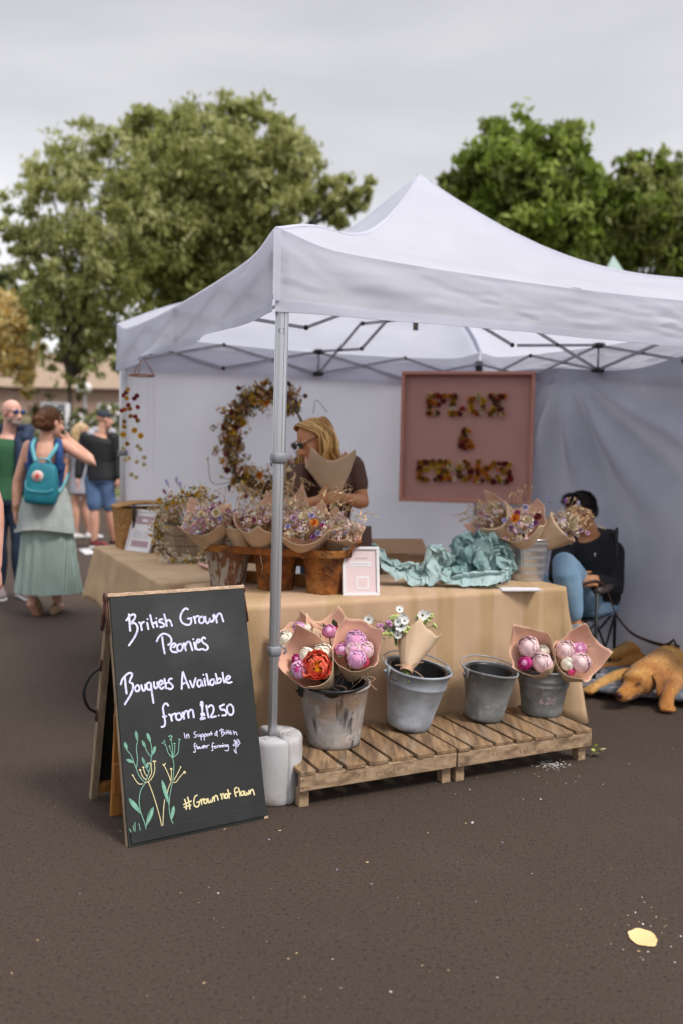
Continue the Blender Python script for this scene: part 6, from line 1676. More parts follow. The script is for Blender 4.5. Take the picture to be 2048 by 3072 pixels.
def fn(bm):
    torso(bm, J, .02, .0, .32, k=1.08)
    for s in 'LR': limb(bm, J['hip'+s], J['kn'+s], J['an'+s], .115, .098, .05, .0, 0, .48)
cloth_('shorts', t, denim, fn, .012)
def fn(bm):
    c, f = J['head'], J['face'].normalized(); s = f.cross(UP); ell(bm, c-f*.01+UP*.055, .086, .104, .085, s, f, UP); loft(bm, [(c+f*.08+UP*.05, s*.07, UP*.008), (c+f*.17+UP*.035, s*.05, UP*.006)], 12)
cloth_('cap', t, M('dark_cap', (.03, .035, .05), .8), fn, .010)
for s in 'LR':
    bm = BM(); shoe(bm, base(J['an'+s], .03), J['ft'+s], .29, .12, .052); remesh(put('shoe', bm, M('black_trainer', (.02, .02, .022), .7, (.22, .02, .02), 10, .45, .55), t), .011, 2)
    bm = BM(); shoe(bm, base(J['an'+s], .0), J['ft'+s], .305, .05, .055); put('sole', bm, whitesh, t)
# ---- the florist bending over a bouquet
YF = 5.05; pt = lambda x, y, dy=0: gy(x, y, YF+dy)
o = V3((-.06, YF, 0)); J, v = standing(o, 1.64)
J.update(pelvis=pt(975, 1618, .06), chest=pt(985, 1440, .03), neck=pt(992, 1384, 0), head=pt(938, 1322, -.06), face=V3((-.70, -.52, -.42)), up=V3((-.38, -.2, .9)), shL=pt(905, 1425, -.10), shR=pt(1058, 1398, .06), elL=pt(880, 1530, -.16), wrL=pt(955, 1500, -.24), elR=pt(1086, 1508, -.0), wrR=pt(1030, 1492, -.16),
    handL=(V3((.85, -.2, .15)), V3((.2, .9, .3)), V3((0, 0, 1)), .7), handR=(V3((-.85, -.35, .25)), V3((-.25, .85, -.2)), V3((.1, 0, 1)), .85), slim=.9)
t = thing('person', 'florist with long blonde hair and brown tee, bent over a wrapped bouquet behind the table', 'person', o)
body(t, J, skintan, .96, vox=.0065)
brown = M('brown_tee', (.115, .058, .042), .85, (.085, .042, .032), 7, bump=.15, bscale=30)
def fn(bm): torso(bm, J, .012, .05, .92, k=.92); [limb(bm, J['sh'+s], J['el'+s], J['wr'+s], .066, .060, .04, 0, 0, .29) for s in 'LR']
cloth_('tee_shirt', t, brown, fn, .008)
def fn(bm): torso(bm, J, .014, .0, .28, k=.93); [leg(bm, J, s, .014, .97, .96) for s in 'LR']
cloth_('jeans', t, denimdark, fn, .010)
for s in 'LR':
    bm = BM(); shoe(bm, base(J['an'+s]), J['ft'+s], .26, .085, .045); remesh(put('shoe', bm, greyshoe, t), .009, 2)
fh = M('golden_hair', (.60, .35, .10), .42, (.30, .145, .035), 55, .32, .68, bump=.6, bscale=90, stretch=(1, 1, .25))
c, f, u = J['head'], J['face'].normalized(), J['up']; u = (u-f*u.dot(f)).normalized(); s = f.cross(u)
bm = BM(); g = R(8)
crown = c-f*.02+u*.125
for k in range(300):      # strands from the parting, over the head, down either side of the face
    side = -1 if k % 3 else 1
    a = g.uniform(-.25, 1.6)                    # along the parting, front to back
    root = c+f*(.062-.15*(a+.25)/1.85)+u*(.124-.03*max(0, a)**2*.4)+s*side*.003
    m0 = c+f*(.050-.15*(a+.25)/1.85)+u*.095+s*side*.056
    m1 = c+f*(.006-.105*(a+.25)/1.85)+u*.035+s*side*(.084+.010*g.random())
    if side > 0:
        e1 = pt(908+g.uniform(-9, 12), 1410, .04+g.uniform(-.03, .03)); e2 = pt(905+g.uniform(-14, 12), 1470+g.uniform(-25, 15), .02)
    else:
        q_ = max(0, min(1, (a+.25)/1.85+g.uniform(-.15, .15))); e1 = pt(962+52*q_+g.uniform(-5, 5), 1372-14*q_+g.uniform(-4, 8), -.10+g.uniform(-.04, .04)); e2 = pt(972+62*q_+g.uniform(-8, 8), 1425-22*q_+g.uniform(-16, 14), -.06+g.uniform(-.05, .05))
    m2 = m1.lerp(e1, .5)+s*side*(.012+.01*g.random())+V3((g.gauss(0, .005), 0, g.gauss(0, .005)))
    w = g.uniform(.0035, .0065)
    tube(bm, spline([root, m0, m1, m2, e1, e2], 4), [w*.7]+[w]*17+[w*.8, w*.5, w*.25], 5, mi=g.choice((0, 0, 1, 2)))
ell(bm, c-f*.034+u*.042, .076, .084, .080, s, f, u)
put('hair', bm, [fh, M('hair_dark_blonde', (.30, .14, .035), .45, (.17, .075, .02), 50), M('hair_light', (.78, .53, .22), .42, (.60, .36, .12), 50)], t)  # golden, dark blonde and pale tones mixed strand by strand
glasses(t, c+u*.012, f, u, 1.0, darklens, darklens)
bo = thing('held_bouquet', 'kraft and pink paper bouquet held up in the hands of the florist', 'bouquet', pt(998, 1470, -.2))
tipb = pt(1000, 1485, -.20); mo = pt(990, 1385, -.19); axb = mo-tipb
wrap(tipb, axb, V3((-.1, 1, .2)), axb.length, .03, .135, bo, 71, back=.10, dip=-.12, peaks=2, flat=1.0)
bm = BM(); g = R(4)
for k in range(8): tube(bm, [tipb+axb*.2, tipb, tipb-axb.normalized()*g.uniform(.08, .13)+V3((g.uniform(-.02, .02), g.uniform(-.02, .02), 0))], .005, 6)
put('stem', bm, stemgreen, bo)
bm = BM()
for k in range(14):
    fuzz(bm, mo+V3((g.uniform(-.05, .05), g.uniform(-.05, .05), g.uniform(-.05, -.01))), .02, 9, .01, [0, 7, 12, 1], g)
put('filler_flowers', bm, PAL, bo, kind='stuff', smooth=False)
# ---- the seated man and his folding chair
YS = 5.55; pt = lambda x, y, dy=0: gy(x, y, YS+dy)
o = V3((1.62, 5.62, 0)); J, v = standing(o, 1.75)
J.update(pelvis=pt(1782, 1808, .10), chest=pt(1775, 1660, .10), neck=pt(1762, 1598, .06), head=pt(1738, 1538, .0), face=V3((-.80, -.42, -.30)), up=V3((-.25, -.1, .95)), shL=pt(1690, 1640, -.06), shR=pt(1838, 1655, .18), elL=pt(1672, 1730, -.2), wrL=pt(1735, 1745, -.25), elR=pt(1840, 1765, .0), wrR=pt(1752, 1740, -.2),
    handL=(V3((.9, -.1, .1)), V3((0, .8, -.4)), V3((0, 0, 1)), .6), handR=(V3((-.95, -.15, .1)), V3((0, .7, -.5)), V3((0, 0, 1)), .5),
    hipL=pt(1755, 1795, .0), hipR=pt(1782, 1795, .12), knL=pt(1692, 1690, -.32), anL=pt(1722, 1866, -.30), knR=pt(1660, 1745, -.05), anR=pt(1670, 1960, -.05), ftL=V3((-1, .1, -.55)), ftR=V3((-.6, -.8, 0)))
t = thing('person', 'dark haired man in a black jumper and pale jeans seated behind the table end', 'person', o)
body(t, J, skintan, 1.0)
blk = M('black_jumper', (.010, .011, .015), .85, (.007, .008, .011), 9, bump=.2, bscale=40)
def fn(bm): torso(bm, J, .016, .05, .97, k=1.0); [arm(bm, J, s, .020, .97, 1.04) for s in 'LR']; ell(bm, J['hipR']+V3((.03, .02, .03)), .13, .12, .11); ell(bm, J['pelvis']+UP*.05, .17, .14, .12)
cloth_('jumper', t, blk, fn)
def fn(bm): torso(bm, J, .016, .0, .3, k=1.04); [leg(bm, J, s, .018, .96, 1.02) for s in 'LR']
cloth_('jeans', t, denimlight, fn)
for s in 'LR':
    bm = BM(); shoe(bm, J['an'+s]-UP*.085, J['ft'+s], .28, .09, .05); remesh(put('shoe', bm, greyshoe, t), .009, 2)
def fn(bm):
    c, f, u = J['head'], J['face'].normalized(), J['up']; u = (u-f*u.dot(f)).normalized(); s = f.cross(u)
    ell(bm, c-f*.024+u*.046, .083, .095, .080, s, f, u); ell(bm, c-f*.06+u*.0, .074, .052, .065, s, f, u); ell(bm, c+f*.045+u*.105, .06, .05, .03, s, f, u)
ho2 = cloth_('hair', t, M('black_hair', (.018, .013, .011), .45, (.01, .008, .007), 60, bump=.4), fn, .008, 2)
bm = BM(); q = pt(1783, 1664, -.06); box(bm, q, .008, .004, .022); put('jumper_badge', bm, whitesh, t)
ch = thing('folding_chair', 'black folding camping chair under the seated man', 'chair', V3((1.72, 5.75, 0)))
def rod(a, b, r=.010):
    bm = BM(); tube(bm, [a, b], r, 8); put('frame_tube', bm, blackiron, ch)
G = lambda x, y, z=0: V3((x, y, z))
fl, fr_, bl, br = G(1.40, 5.28), G(1.60, 5.22), G(1.46, 5.98), G(1.80, 5.80)
fl, fr_, bl, br = G(1.33, 5.42), G(1.52, 5.18), G(1.57, 5.88), G(1.775, 5.62)
sz_ = .43
rod(br, pt(1849, 1583, br.y-YS)); rod(bl, pt(1849, 1583, br.y-YS)+(bl-br))
rod(fl, fl+UP*.60); rod(fr_, fr_+UP*.60)
for a, b in ((fl, fr_), (fr_, br), (br, bl), (bl, fl)):
    rod(a+UP*.02, b+UP*.43, .008); rod(b+UP*.02, a+UP*.43, .008)
for a, b in ((fl, bl), (fr_, br)):
    bm = BM(); tube(bm, spline([a+UP*.61, a.lerp(b, .5)+UP*.60, b+UP*.62], 4), .024, 8); put('arm_rest', bm, leather, ch)
mesh = M('chair_fabric', (.035, .036, .042), .8, (.025, .026, .03), 60, bump=.3, bscale=200)
bm = BM(); sheet(bm, lambda s, q: fl.lerp(fr_, s).lerp(bl.lerp(br, s), q)+UP*(.43-.05*math.sin(PI*s)*math.sin(PI*q)), 14, 14); so_ = put('seat', bm, mesh, ch); mod(so_, 'SOLIDIFY', thickness=.006)
tb = pt(1849, 1590, br.y-YS)
bm = BM(); sheet(bm, lambda s, q: (br+UP*.46).lerp(tb, q)+(bl-br)*s+(bl-fl).normalized()*(.06*math.sin(PI*s)), 14, 14); so_ = put('backrest', bm, mesh, ch); mod(so_, 'SOLIDIFY', thickness=.006)
# ================================================================= sleeping dog on its cushion
fur = M('golden_fur', (.46, .19, .03), .8, (.30, .11, .016), 5, .3, .7, bump=.35, bscale=120, sheen=.25)
layer(fur, (.60, .35, .11), scale=3.6, lo=.48, hi=.66, fac=.8)
furpale = M('pale_fur', (.58, .36, .15), .75, (.50, .28, .10), 8, bump=.3, bscale=120, sheen=.2)
dg = lambda x, y, Y: gy(x, y, Y)
dt = thing('dog', 'golden brown dog asleep on the patterned cushion under a slack lead', 'dog', gz(1980, 2120))
bm = BM()
DP = lambda x, y: (1700+x/4.506, 1880+y/4.506)
def D(x, y, Y): return gy(*DP(x, y), Y)
# trunk from rump, curling round to the chest nearest the viewer
tube(bm, spline([D(1060, 300, 5.78), D(1230, 290, 5.76), D(1400, 360, 5.66), D(1480, 470, 5.50), D(1420, 560, 5.34)], 4), [.10, .115, .125, .13, .135, .138, .14, .14, .14, .14, .14, .14, .14, .14, .14, .13, .12], 18, rnd=True)
ell(bm, D(1400, 540, 5.36), .13, .12, .14); ell(bm, D(1500, 560, 5.42), .11, .13, .15)
ell(bm, D(1050, 310, 5.74), .12, .13, .10)
# neck and head
tube(bm, [D(1330, 540, 5.34), D(1180, 600, 5.15), D(1010, 690, 4.98)], [.115, .10, .088], 16, rnd=True)
hx = (D(700, 900, 4.80)-D(1020, 720, 4.95)).normalized(); hu = (UP-hx*hx.z).normalized(); hs = hx.cross(hu)
hc = D(985, 725, 4.95)
ell(bm, hc, .10, .085, .080, hx, hs, hu, 18, 12)
ell(bm, hc+hx*.055+hu*.018, .06, .066, .055, hx, hs, hu, 14, 9)
tube(bm, [hc+hx*.05-hu*.012, hc+hx*.12-hu*.022, hc+hx*.185-hu*.026], [.062, .047, .038], 14, rnd=True)
ell(bm, hc+hx*.165-hu*.042, .045, .040, .026, hx, hs, hu)
for e in (-1, 1): ell(bm, hc+hx*.07+hs*e*.038+hu*.045, .024, .018, .014, hx, hs, hu)
# front legs
tube(bm, spline([D(1480, 640, 5.24), D(1430, 790, 5.00), D(1365, 920, 4.88), D(1335, 1040, 4.84)], 4), [.075, .07, .064, .056, .05, .046, .043, .040, .038, .037, .037, .038, .040], 12, rnd=True)
def paw(bm, c, d, k=1.0):
    d = d.normalized(); s = d.cross(UP).normalized()
    ell(bm, c, .045*k, .038*k, .030*k, d, s, UP)
    for i, e in enumerate((-1.3, -.45, .45, 1.3)): tube(bm, [c+d*.015*k+s*e*.017*k, c+d*(.055-.008*abs(e))*k+s*e*.021*k-UP*.008*k], [.017*k, .0145*k], 9, rnd=True)
pc1 = D(1330, 1085, 4.82); pc1.z = max(.034, pc1.z); paw(bm, pc1, V3((-.12, -1, 0)), 1.05)
tube(bm, spline([D(1080, 640, 5.34), D(880, 640, 5.26), D(640, 680, 5.16), D(430, 800, 5.08)], 4), [.06, .056, .052, .048, .044, .041, .039, .037, .035, .034, .034, .035, .036], 12, rnd=True)
pc2 = D(350, 830, 5.06); paw(bm, pc2, V3((-1, -.55, -.2)), .95)
# hind legs
tube(bm, spline([D(1040, 300, 5.72), D(830, 350, 5.66), D(600, 400, 5.60), D(430, 450, 5.56)], 4), [.105, .098, .09, .08, .072, .064, .056, .048, .042, .038, .035, .034, .034], 14, rnd=True)
tube(bm, spline([D(430, 450, 5.56), D(300, 500, 5.50), D(200, 540, 5.46)], 4), .032, 10, rnd=True); paw(bm, D(170, 560, 5.44), V3((-1, -.3, 0)), .9)
tube(bm, spline([D(980, 470, 5.62), D(760, 540, 5.52), D(520, 550, 5.46), D(380, 570, 5.42)], 4), [.07, .062, .054, .046, .040, .036, .034, .032, .031, .031, .031, .031, .032], 10, rnd=True)
dog_body = remesh(put('body', bm, fur, dt), .0075, 4)
def coat(o, n, ln, mats, par, flow, seed, wd=.0011, nm='fur', lift=.30):
    # short hairs combed along the body, each a slim tapering blade rooted in the skin
    dgp = bpy.context.evaluated_depsgraph_get(); ev = o.evaluated_get(dgp); me = ev.to_mesh(); g = R(seed)
    me.calc_loop_triangles(); tri = me.loop_triangles; cum = []; tot = 0
    for q in tri: tot += q.area; cum.append(tot)
    import bisect
    bm = BM()
    for k in range(n):
        q = tri[min(len(tri)-1, bisect.bisect(cum, g.random()*tot))]; v = [me.vertices[i] for i in q.vertices]
        a, b = g.random(), g.random()
        if a+b > 1: a, b = 1-a, 1-b
        p = v[0].co*(1-a-b)+v[1].co*a+v[2].co*b; nn = q.normal
        d = flow(p)+V3((nz(p, 9, 1), nz(p, 9, 4), nz(p, 9, 8)))*.5+V3((g.gauss(0, .16), g.gauss(0, .16), g.gauss(0, .16)))
        d = (d-nn*d.dot(nn)); 
        if d.length < 1e-4: continue
        d = (d.normalized()+nn*lift).normalized(); s = nn.cross(d).normalized(); l = ln*g.uniform(.6, 1.3)
        mi = g.choice((0, 0, 1, 2)) if nz(p, 7, 3) > -.1 else g.choice((0, 1, 1))
        quad(bm, [bm.verts.new(p-nn*.002-s*wd), bm.verts.new(p-nn*.002+s*wd), bm.verts.new(p+d*l)], mi)
    ev.to_mesh_clear()
    return put(nm, bm, mats, par, smooth=False)
_h0 = D(700, 900, 4.97); _r0 = D(1060, 300, 5.78)
def combed(p):      # hair lies from the nose back over the neck, then towards the rump
    return V3((.75, .45, .15)) if p.y < 5.3 and p.x < 1.9 else (_r0-p).normalized()*.8+V3((-.2, .1, -.5))
coat(dog_body, 42000, .014, [fur, M('fur_dark', (.22, .08, .012), .8, (.14, .05, .01), 9), M('fur_light', (.72, .44, .14), .8, (.58, .34, .09), 9)], dog_body, combed, 4)
# tail
bm = BM(); tube(bm, spline([D(1010, 300, 5.86), D(1200, 420, 5.98), D(1400, 480, 5.98)], 5), [.035, .033, .031, .029, .027, .025, .022, .019, .016, .013, .008], 10, rnd=True); put('tail', bm, fur, dt)
for e in (1, -1):
    bm = BM(); a = hc-hx*.03+hs*e*.074+hu*.045
    dirs = [a, a+hs*e*.03-hu*.03-hx*.005, a+hs*e*.036-hu*.085+hx*.008, a+hs*e*.026-hu*.125+hx*.018]
    loft(bm, [(p, (hx*w), (hs*e+hu*.35).normalized()*.009) for p, w in zip(spline(dirs, 3), (.028, .036, .042, .046, .048, .047, .042, .034, .024, .010))], 12); put('ear', bm, M('ear_fur', (.30, .125, .03), .85, (.20, .075, .018), 14, bump=.3, bscale=120), dt)
bm = BM(); nc = hc+hx*.222-hu*.014; ell(bm, nc, .016, .026, .018, hx, hs, hu); put('nose', bm, M('dog_nose', (.10, .03, .025), .35, (.05, .015, .015), 30), dt)
for e in (1, -1):
    bm = BM(); ec = hc+hx*.098+hs*e*.049+hu*.030; tube(bm, spline([ec-hx*.022-hu*.002+hs*e*.002, ec+hs*e*.006-hu*.008, ec+hx*.020-hu*.004-hs*e*.004], 4), .0045, 6); put('closed_eye', bm, M('eye_line', (.03, .012, .008), .6), dt)
bm = BM(); tube(bm, spline([nc-hu*.02+hx*.004, hc+hx*.17+hs*-.040-hu*.05, hc+hx*.09-hs*.062-hu*.042], 5), .0035, 5); put('mouth_line', bm, M('eye_line', (.03, .012, .008), .6), dt)
# collar and lead
bm = BM(); nd = (D(1180, 600, 5.22)-D(1330, 540, 5.34)).normalized(); cc = D(1400, 640, 5.26); 
tube(bm, spline([D(1270, 790, 5.10), D(1380, 770, 5.06), D(1500, 690, 5.14), D(1560, 600, 5.3), D(1545, 480, 5.42)], 5), .011, 8); put('collar', bm, M('brown_leather', (.055, .025, .018), .5, (.035, .016, .012), 30), dt)
ld = thing('dog_lead', 'brown leather dog lead drooping from the chair arm to the collar', 'lead', gy(1842, 1833, 5.4))
LP = spline([gy(1745, 1752, 5.22), gy(1785, 1744, 5.24), gy(1812, 1760, 5.28), gy(1832, 1805, 5.34), gy(1850, 1850, 5.42), gy(1890, 1897, 5.52), gy(1938, 1921, 5.50), gy(1985, 1935, 5.38), gy(2005, 1932, 5.34)], 6)
bm = BM(); V_ = [[bm.verts.new(p+UP*h+V3((0, d_, 0))) for h, d_ in ((-.010, -.0025), (.010, -.0025), (.010, .0025), (-.010, .0025))] for p in LP]
for a, b in zip(V_, V_[1:]):
    for i in range(4): quad(bm, [a[i], a[(i+1) % 4], b[(i+1) % 4], b[i]])
put('strap', bm, M('brown_leather', (.055, .025, .018), .5), ld)
bm = BM(); e = LP[-1]; tube(bm, [e, e+V3((.02, -.02, .03)), e+V3((.03, -.03, .0)), e+V3((.05, -.03, -.01))], .009, 6); put('clip', bm, blackiron, ld)
# cushion
cu = M('cushion_fabric', (.24, .22, .24), .9, (.15, .14, .16), 8, bump=.4, bscale=30)
layer(cu, (.05, .09, .11), scale=8, lo=.46, hi=.53, fac=.92, Detail=6, Distortion=1.2); layer(cu, (.42, .39, .41), scale=15, lo=.58, hi=.64, fac=.6)
bm = BM(); cc = V3((1.94, 5.355, 0)); cx, cy = V3((.93, -.30, 0)).normalized(), V3((.36, .93, 0)).normalized()
def cus(s, q):
    x, y = s*2-1, q*2-1; r = (abs(x)**3.2+abs(y)**3.2)**(1/3.2)
    return x, y, r
for sg in (1, -1):
    def f(s, q, sg=sg):
        x, y, r = cus(s, q)
        k = 1 if r <= 1 else 1/r
        e = max(0, 1-min(1, r)**2.4)
        h = .055+sg*(.052*e**.5)+sg*.012*e*nz((x*2.5, y*2.5, sg), 1.3)+.006*nz((x*7, y*7, 3), 1)*e
        w = 1+.025*math.sin(math.atan2(y, x)*9)
        return cc+cx*(x*k*.56*w)+cy*(y*k*.46*w)+UP*max(.004, h)
    sheet(bm, f, 44, 36, flip=(sg < 0))
bmesh.ops.remove_doubles(bm, verts=bm.verts, dist=.0005)
tag(put('dog_cushion', bm, cu), 'grey and teal patterned cushion bed under the sleeping dog', 'cushion')

hd_ = M('dark_brown_hair', (.045, .028, .018), .5, (.02, .014, .01), 60)
coat(ho2, 5200, .030, [M('black_hair', (.018, .013, .011), .45), hd_, M('brown_hair_light', (.085, .055, .035), .5)], ho2, lambda p: V3((-.5, -.3, -.5)), 5, .0016, 'hair_strands', .45)
coat(ho, 5200, .034, [hair, M('auburn_light', (.30, .14, .06), .5), M('auburn_dark', (.08, .03, .015), .5)], ho, lambda p: V3((-.6, -.55, .1)), 6, .0016, 'hair_strands', .3)
# ================================================================= trees and the far side of the lane
bark = M('bark', (.075, .06, .045), .9, (.04, .032, .025), 8, bump=.6, bscale=20)
def foliage(n, a, b, tr=.5):
    m = M(n, a, .55, b, 1.1, .38, .62, transl=tr, spec=.3); return m
f_olive = foliage('foliage_olive', (.36, .38, .13), (.26, .285, .085)); f_mid = foliage('foliage_mid', (.20, .225, .06), (.13, .15, .04)); f_light = foliage('foliage_light', (.56, .57, .29), (.44, .46, .20)); f_green = foliage('foliage_green', (.24, .32, .05), (.15, .21, .03)); f_bright = foliage('foliage_bright', (.44, .52, .13), (.30, .38, .08)); f_dark = foliage('foliage_dark', (.035, .052, .016), (.022, .034, .010)); f_gold = foliage('foliage_gold', (.66, .47, .14), (.48, .32, .08), .45); f_gold2 = foliage('foliage_pale_gold', (.78, .68, .38), (.66, .55, .27), .45); f_hedge = foliage('foliage_hedge', (.12, .14, .05), (.06, .08, .03))
def tree(label, base, Y, blobs, mats, seed, n_leaf, lsz, trunk_r=.13, limbs=True, group=None, name='tree', crown='crown', bulk=.75, lean=None, deep=.9, airy=.22, dens=70):
    """blobs: (px, py, r_px, depth offset in metres) seen across the lane, turned into real clumps at distance Y"""
    t = thing(name, label, 'tree', base, group); g = R(seed); px = Y/FPX
    B = [(gy(x, y, Y+d), r*px) for x, y, r, d in blobs]
    tot = sum(r**2 for _, r in B); bm = BM()
    for c, r in B:
        ncl = max(6, int(dens*r*r/tot*len(B)*.5))
        per = max(6, int(n_leaf*(r*r/tot)/ncl))
        for k in range(ncl):
            d = V3((g.gauss(0, 1), g.gauss(0, 1), g.gauss(0, 1))).normalized()
            cc = c+d*r*(g.random()**.45)*V3((1, deep, 1)).length/1.68
            cc = c+V3((d.x, d.y*deep, d.z))*r*(.25+.75*g.random()**.5)
            cr = r*g.uniform(.22, .42)*bulk
            tone = g.random(); m_ = per
            if g.random() < airy:      # thin sprays that stand out of the clump and let the sky through
                cc = c+V3((d.x, d.y*deep, d.z))*r*g.uniform(.95, 1.28); cr = r*g.uniform(.10, .2)+.08; m_ = int(per*.22)+2
            for j in range(m_):
                e = V3((g.gauss(0, 1), g.gauss(0, 1), g.gauss(0, .8))); p = cc+e*cr*.55
                up_ = (V3((g.gauss(0, .8), g.gauss(0, .8), g.gauss(.55, .7)))).normalized()
                x, y, z = frame(up_, V3((g.gauss(0, 1), g.gauss(0, 1), .01)))
                s = lsz*g.uniform(.55, 1.35)
                mi = (0 if tone < .4 else 1 if tone < .72 else 2)
                if g.random() < .22: mi = g.choice((0, 1, 2))
                v = [bm.verts.new(p-x*s), bm.verts.new(p+y*s*.42-z*s*.10), bm.verts.new(p+x*s), bm.verts.new(p-y*s*.42-z*s*.10)]
                quad(bm, v, mi)
    put(crown, bm, mats, t, smooth=False)
    bm = BM(); low = min(B, key=lambda q: q[0].z)
    top = V3((base.x+(lean or 0), base.y, max(base.z+1.0, min(q[0].z for q in B)+.3)))
    tube(bm, spline([base, base.lerp(top, .5)+V3((.06, 0, 0)), top], 5), [trunk_r*(1.25-.06*i) for i in range(11)], 10)
    if limbs:
        for i, (c, r) in enumerate(B):
            st = top.lerp(base, g.uniform(0, .12)); tube(bm, spline([st, st.lerp(c, .5)+V3((g.uniform(-.3, .3), g.uniform(-.3, .3), .25)), c, c+(c-st).normalized()*r*.7], 4), [trunk_r*.5*(1-.07*k) for k in range(13)], 6)
    put('trunk', bm, bark, t)
    return t
TG = 'trees behind the market lane'
b0 = gz(208, 1490); b0.z = 0
tree('slim trunked olive green tree with an airy crown left of the gazebo', b0, b0.y, [(95, 640, 95, 0), (150, 520, 90, .3), (60, 700, 55, 0), (250, 470, 105, .4), (200, 640, 120, -.6), (330, 560, 130, -.3), (120, 790, 90, 0), (230, 800, 120, -.7), (340, 750, 130, -.5), (330, 900, 120, 0), (190, 930, 105, 0), (110, 950, 65, .3), (270, 1040, 70, .2), (330, 1080, 60, .2), (190, 1090, 42, 0), (60, 760, 60, .2), (150, 1060, 40, .2), (350, 420, 60, .5), (450, 700, 130, .2), (240, 1150, 30, .2), (200, 1145, 26, 0), (290, 960, 110, .1), (250, 1080, 60, 0), (330, 1010, 80, 0), (150, 880, 90, 0)], [f_olive, f_light, f_olive], 5, 36000, .105, .085, group=TG, airy=.42, dens=52, bulk=.62)
b1_ = V3((-3.3, 27.5, 0))
tree('broad pale green tree rising behind the white gazebo roof', b1_, 27.5, [(430, 420, 85, 0), (520, 380, 70, .4), (470, 360, 50, 0), (620, 400, 95, -.4), (700, 350, 55, 0), (760, 380, 80, .2), (830, 370, 50, 0), (800, 470, 120, -.6), (880, 520, 95, -.2), (650, 540, 150, -.9), (500, 530, 130, -.4), (930, 580, 80, 0), (1010, 590, 60, .2), (1085, 585, 50, .3), (780, 620, 140, -.5), (560, 700, 150, -.3), (690, 720, 130, -.2), (1000, 640, 60, 0), (420, 620, 110, 0), (600, 330, 30, 0), (905, 430, 45, .2), (470, 850, 120, .3), (430, 760, 100, .3), (580, 820, 130, .3), (700, 800, 120, .3)], [f_olive, f_light, f_olive], 9, 62000, .13, .20, group=TG, airy=.3)
b2_ = V3((5.6, 24.0, 0))
tree('bright green round tree to the right of the gazebo peak', b2_, 24.0, [(1470, 440, 70, 0), (1420, 520, 75, 0), (1540, 420, 70, .3), (1520, 520, 110, -.6), (1640, 480, 100, -.4), (1710, 440, 60, 0), (1690, 560, 100, -.5), (1600, 620, 130, -.6), (1740, 640, 95, 0), (1780, 560, 55, .2), (1360, 545, 40, 0), (1390, 590, 50, 0), (1490, 640, 90, 0), (1720, 390, 30, 0), (1500, 400, 35, 0), (1700, 740, 110, 0), (1810, 720, 80, .3)], [f_green, f_bright, f_mid], 14, 36000, .14, .20, group=TG)
b3_ = V3((9.2, 24.5, 0))
tree('darker green tree at the right edge with thin upright twigs', b3_, 24.5, [(1890, 560, 70, 0), (1880, 490, 28, 0), (1915, 470, 26, 0), (1960, 540, 60, 0), (1985, 475, 26, 0), (2025, 490, 26, 0), (2040, 560, 70, 0), (1920, 640, 90, -.5), (2010, 650, 90, -.3), (1880, 700, 85, 0), (1960, 750, 95, 0), (2050, 740, 90, 0), (2110, 620, 90, 0), (2130, 760, 90, 0), (1870, 780, 70, .2), (1850, 600, 40, 0)], [f_mid, f_olive, f_green], 21, 24000, .13, .18, group=TG, airy=.35, bulk=.65)
for o_ in (o for o in bpy.data.objects if o.get('group') == TG): pass
b4_ = V3((-13.2, 31, 0))
tree('golden yellow leaved tree at the far left by the brick house', b4_, 31, [(20, 980, 60, 0), (60, 960, 45, 0), (40, 1040, 50, 0), (70, 1080, 36, 0), (0, 930, 60, .3), (-40, 1020, 70, .3), (75, 1140, 26, 0), (20, 1090, 40, 0), (85, 1180, 18, 0), (50, 920, 35, 0), (85, 940, 34, 0), (95, 1000, 34, 0), (100, 1060, 30, 0), (92, 1110, 26, 0), (70, 900, 24, 0)], [f_gold, f_gold2, f_gold2], 25, 12000, .13, .09, group=None, limbs=True)
b5_ = V3((-21.5, 52, 0))
tree('small dark distant tree against the sky at the left edge', b5_, 52, [(0, 850, 34, 0), (25, 835, 22, 0), (-40, 840, 40, 0), (45, 870, 18, 0)], [f_dark, f_mid, f_dark], 27, 1800, .16, .16, limbs=False)
# ---- brick house with tiled roof, windows and a wall lamp
brick = M('pale_brick', (.40, .285, .22), .85, (.34, .235, .18), 3); layer(brick, (.42, .32, .26), 'BRICK', scale=3.2, lo=.5, hi=.6, fac=.6)
tile = M('roof_tile', (.36, .27, .195), .85, (.29, .21, .15), 5); layer(tile, (.26, .165, .125), 'WAVE', scale=3, lo=.7, hi=1, fac=.7, bands_direction='Z')
hs_ = thing('brick_house', 'pale brick house with a clay tiled roof behind the golden tree', 'house', V3((-13, 44, 0)))
bm = BM(); box(bm, (-14, 47, 2.2), 19, 6, 4.4); put('wall', bm, brick, hs_, smooth=False)
bm = BM(); A_ = [(-24, 43.6, 4.35), (-4, 43.6, 4.35), (-4, 50.4, 4.35), (-24, 50.4, 4.35), (-23, 47, 6.4), (-8.2, 47, 6.4)]; V_ = [bm.verts.new(p) for p in A_]
for f in ((0, 1, 5, 4), (1, 2, 5), (2, 3, 4, 5), (3, 0, 4), (3, 2, 1, 0)): quad(bm, [V_[i] for i in f])
rf = put('roof', bm, tile, hs_, smooth=False)
bm = BM(); box(bm, (-17, 47, 6.6), .8, .8, 1.6); put('chimney', bm, brick, rf, smooth=False)
wf = M('window_white', (.66, .66, .66), .6); wg = M('window_glass', (.10, .11, .13), .1, spec=.8)
for x in (-21, -18, -14.2, -11.4, -8):
    bm = BM(); box(bm, (x, 43.98, 2.9), 1.5, .10, 1.5)
    w_ = put('window', bm, wf, hs_, smooth=False)
    for dx in (-.36, .36):
        bm = BM(); box(bm, (x+dx, 43.92, 2.9), .58, .04, 1.3); put('pane', bm, wg, w_, smooth=False)
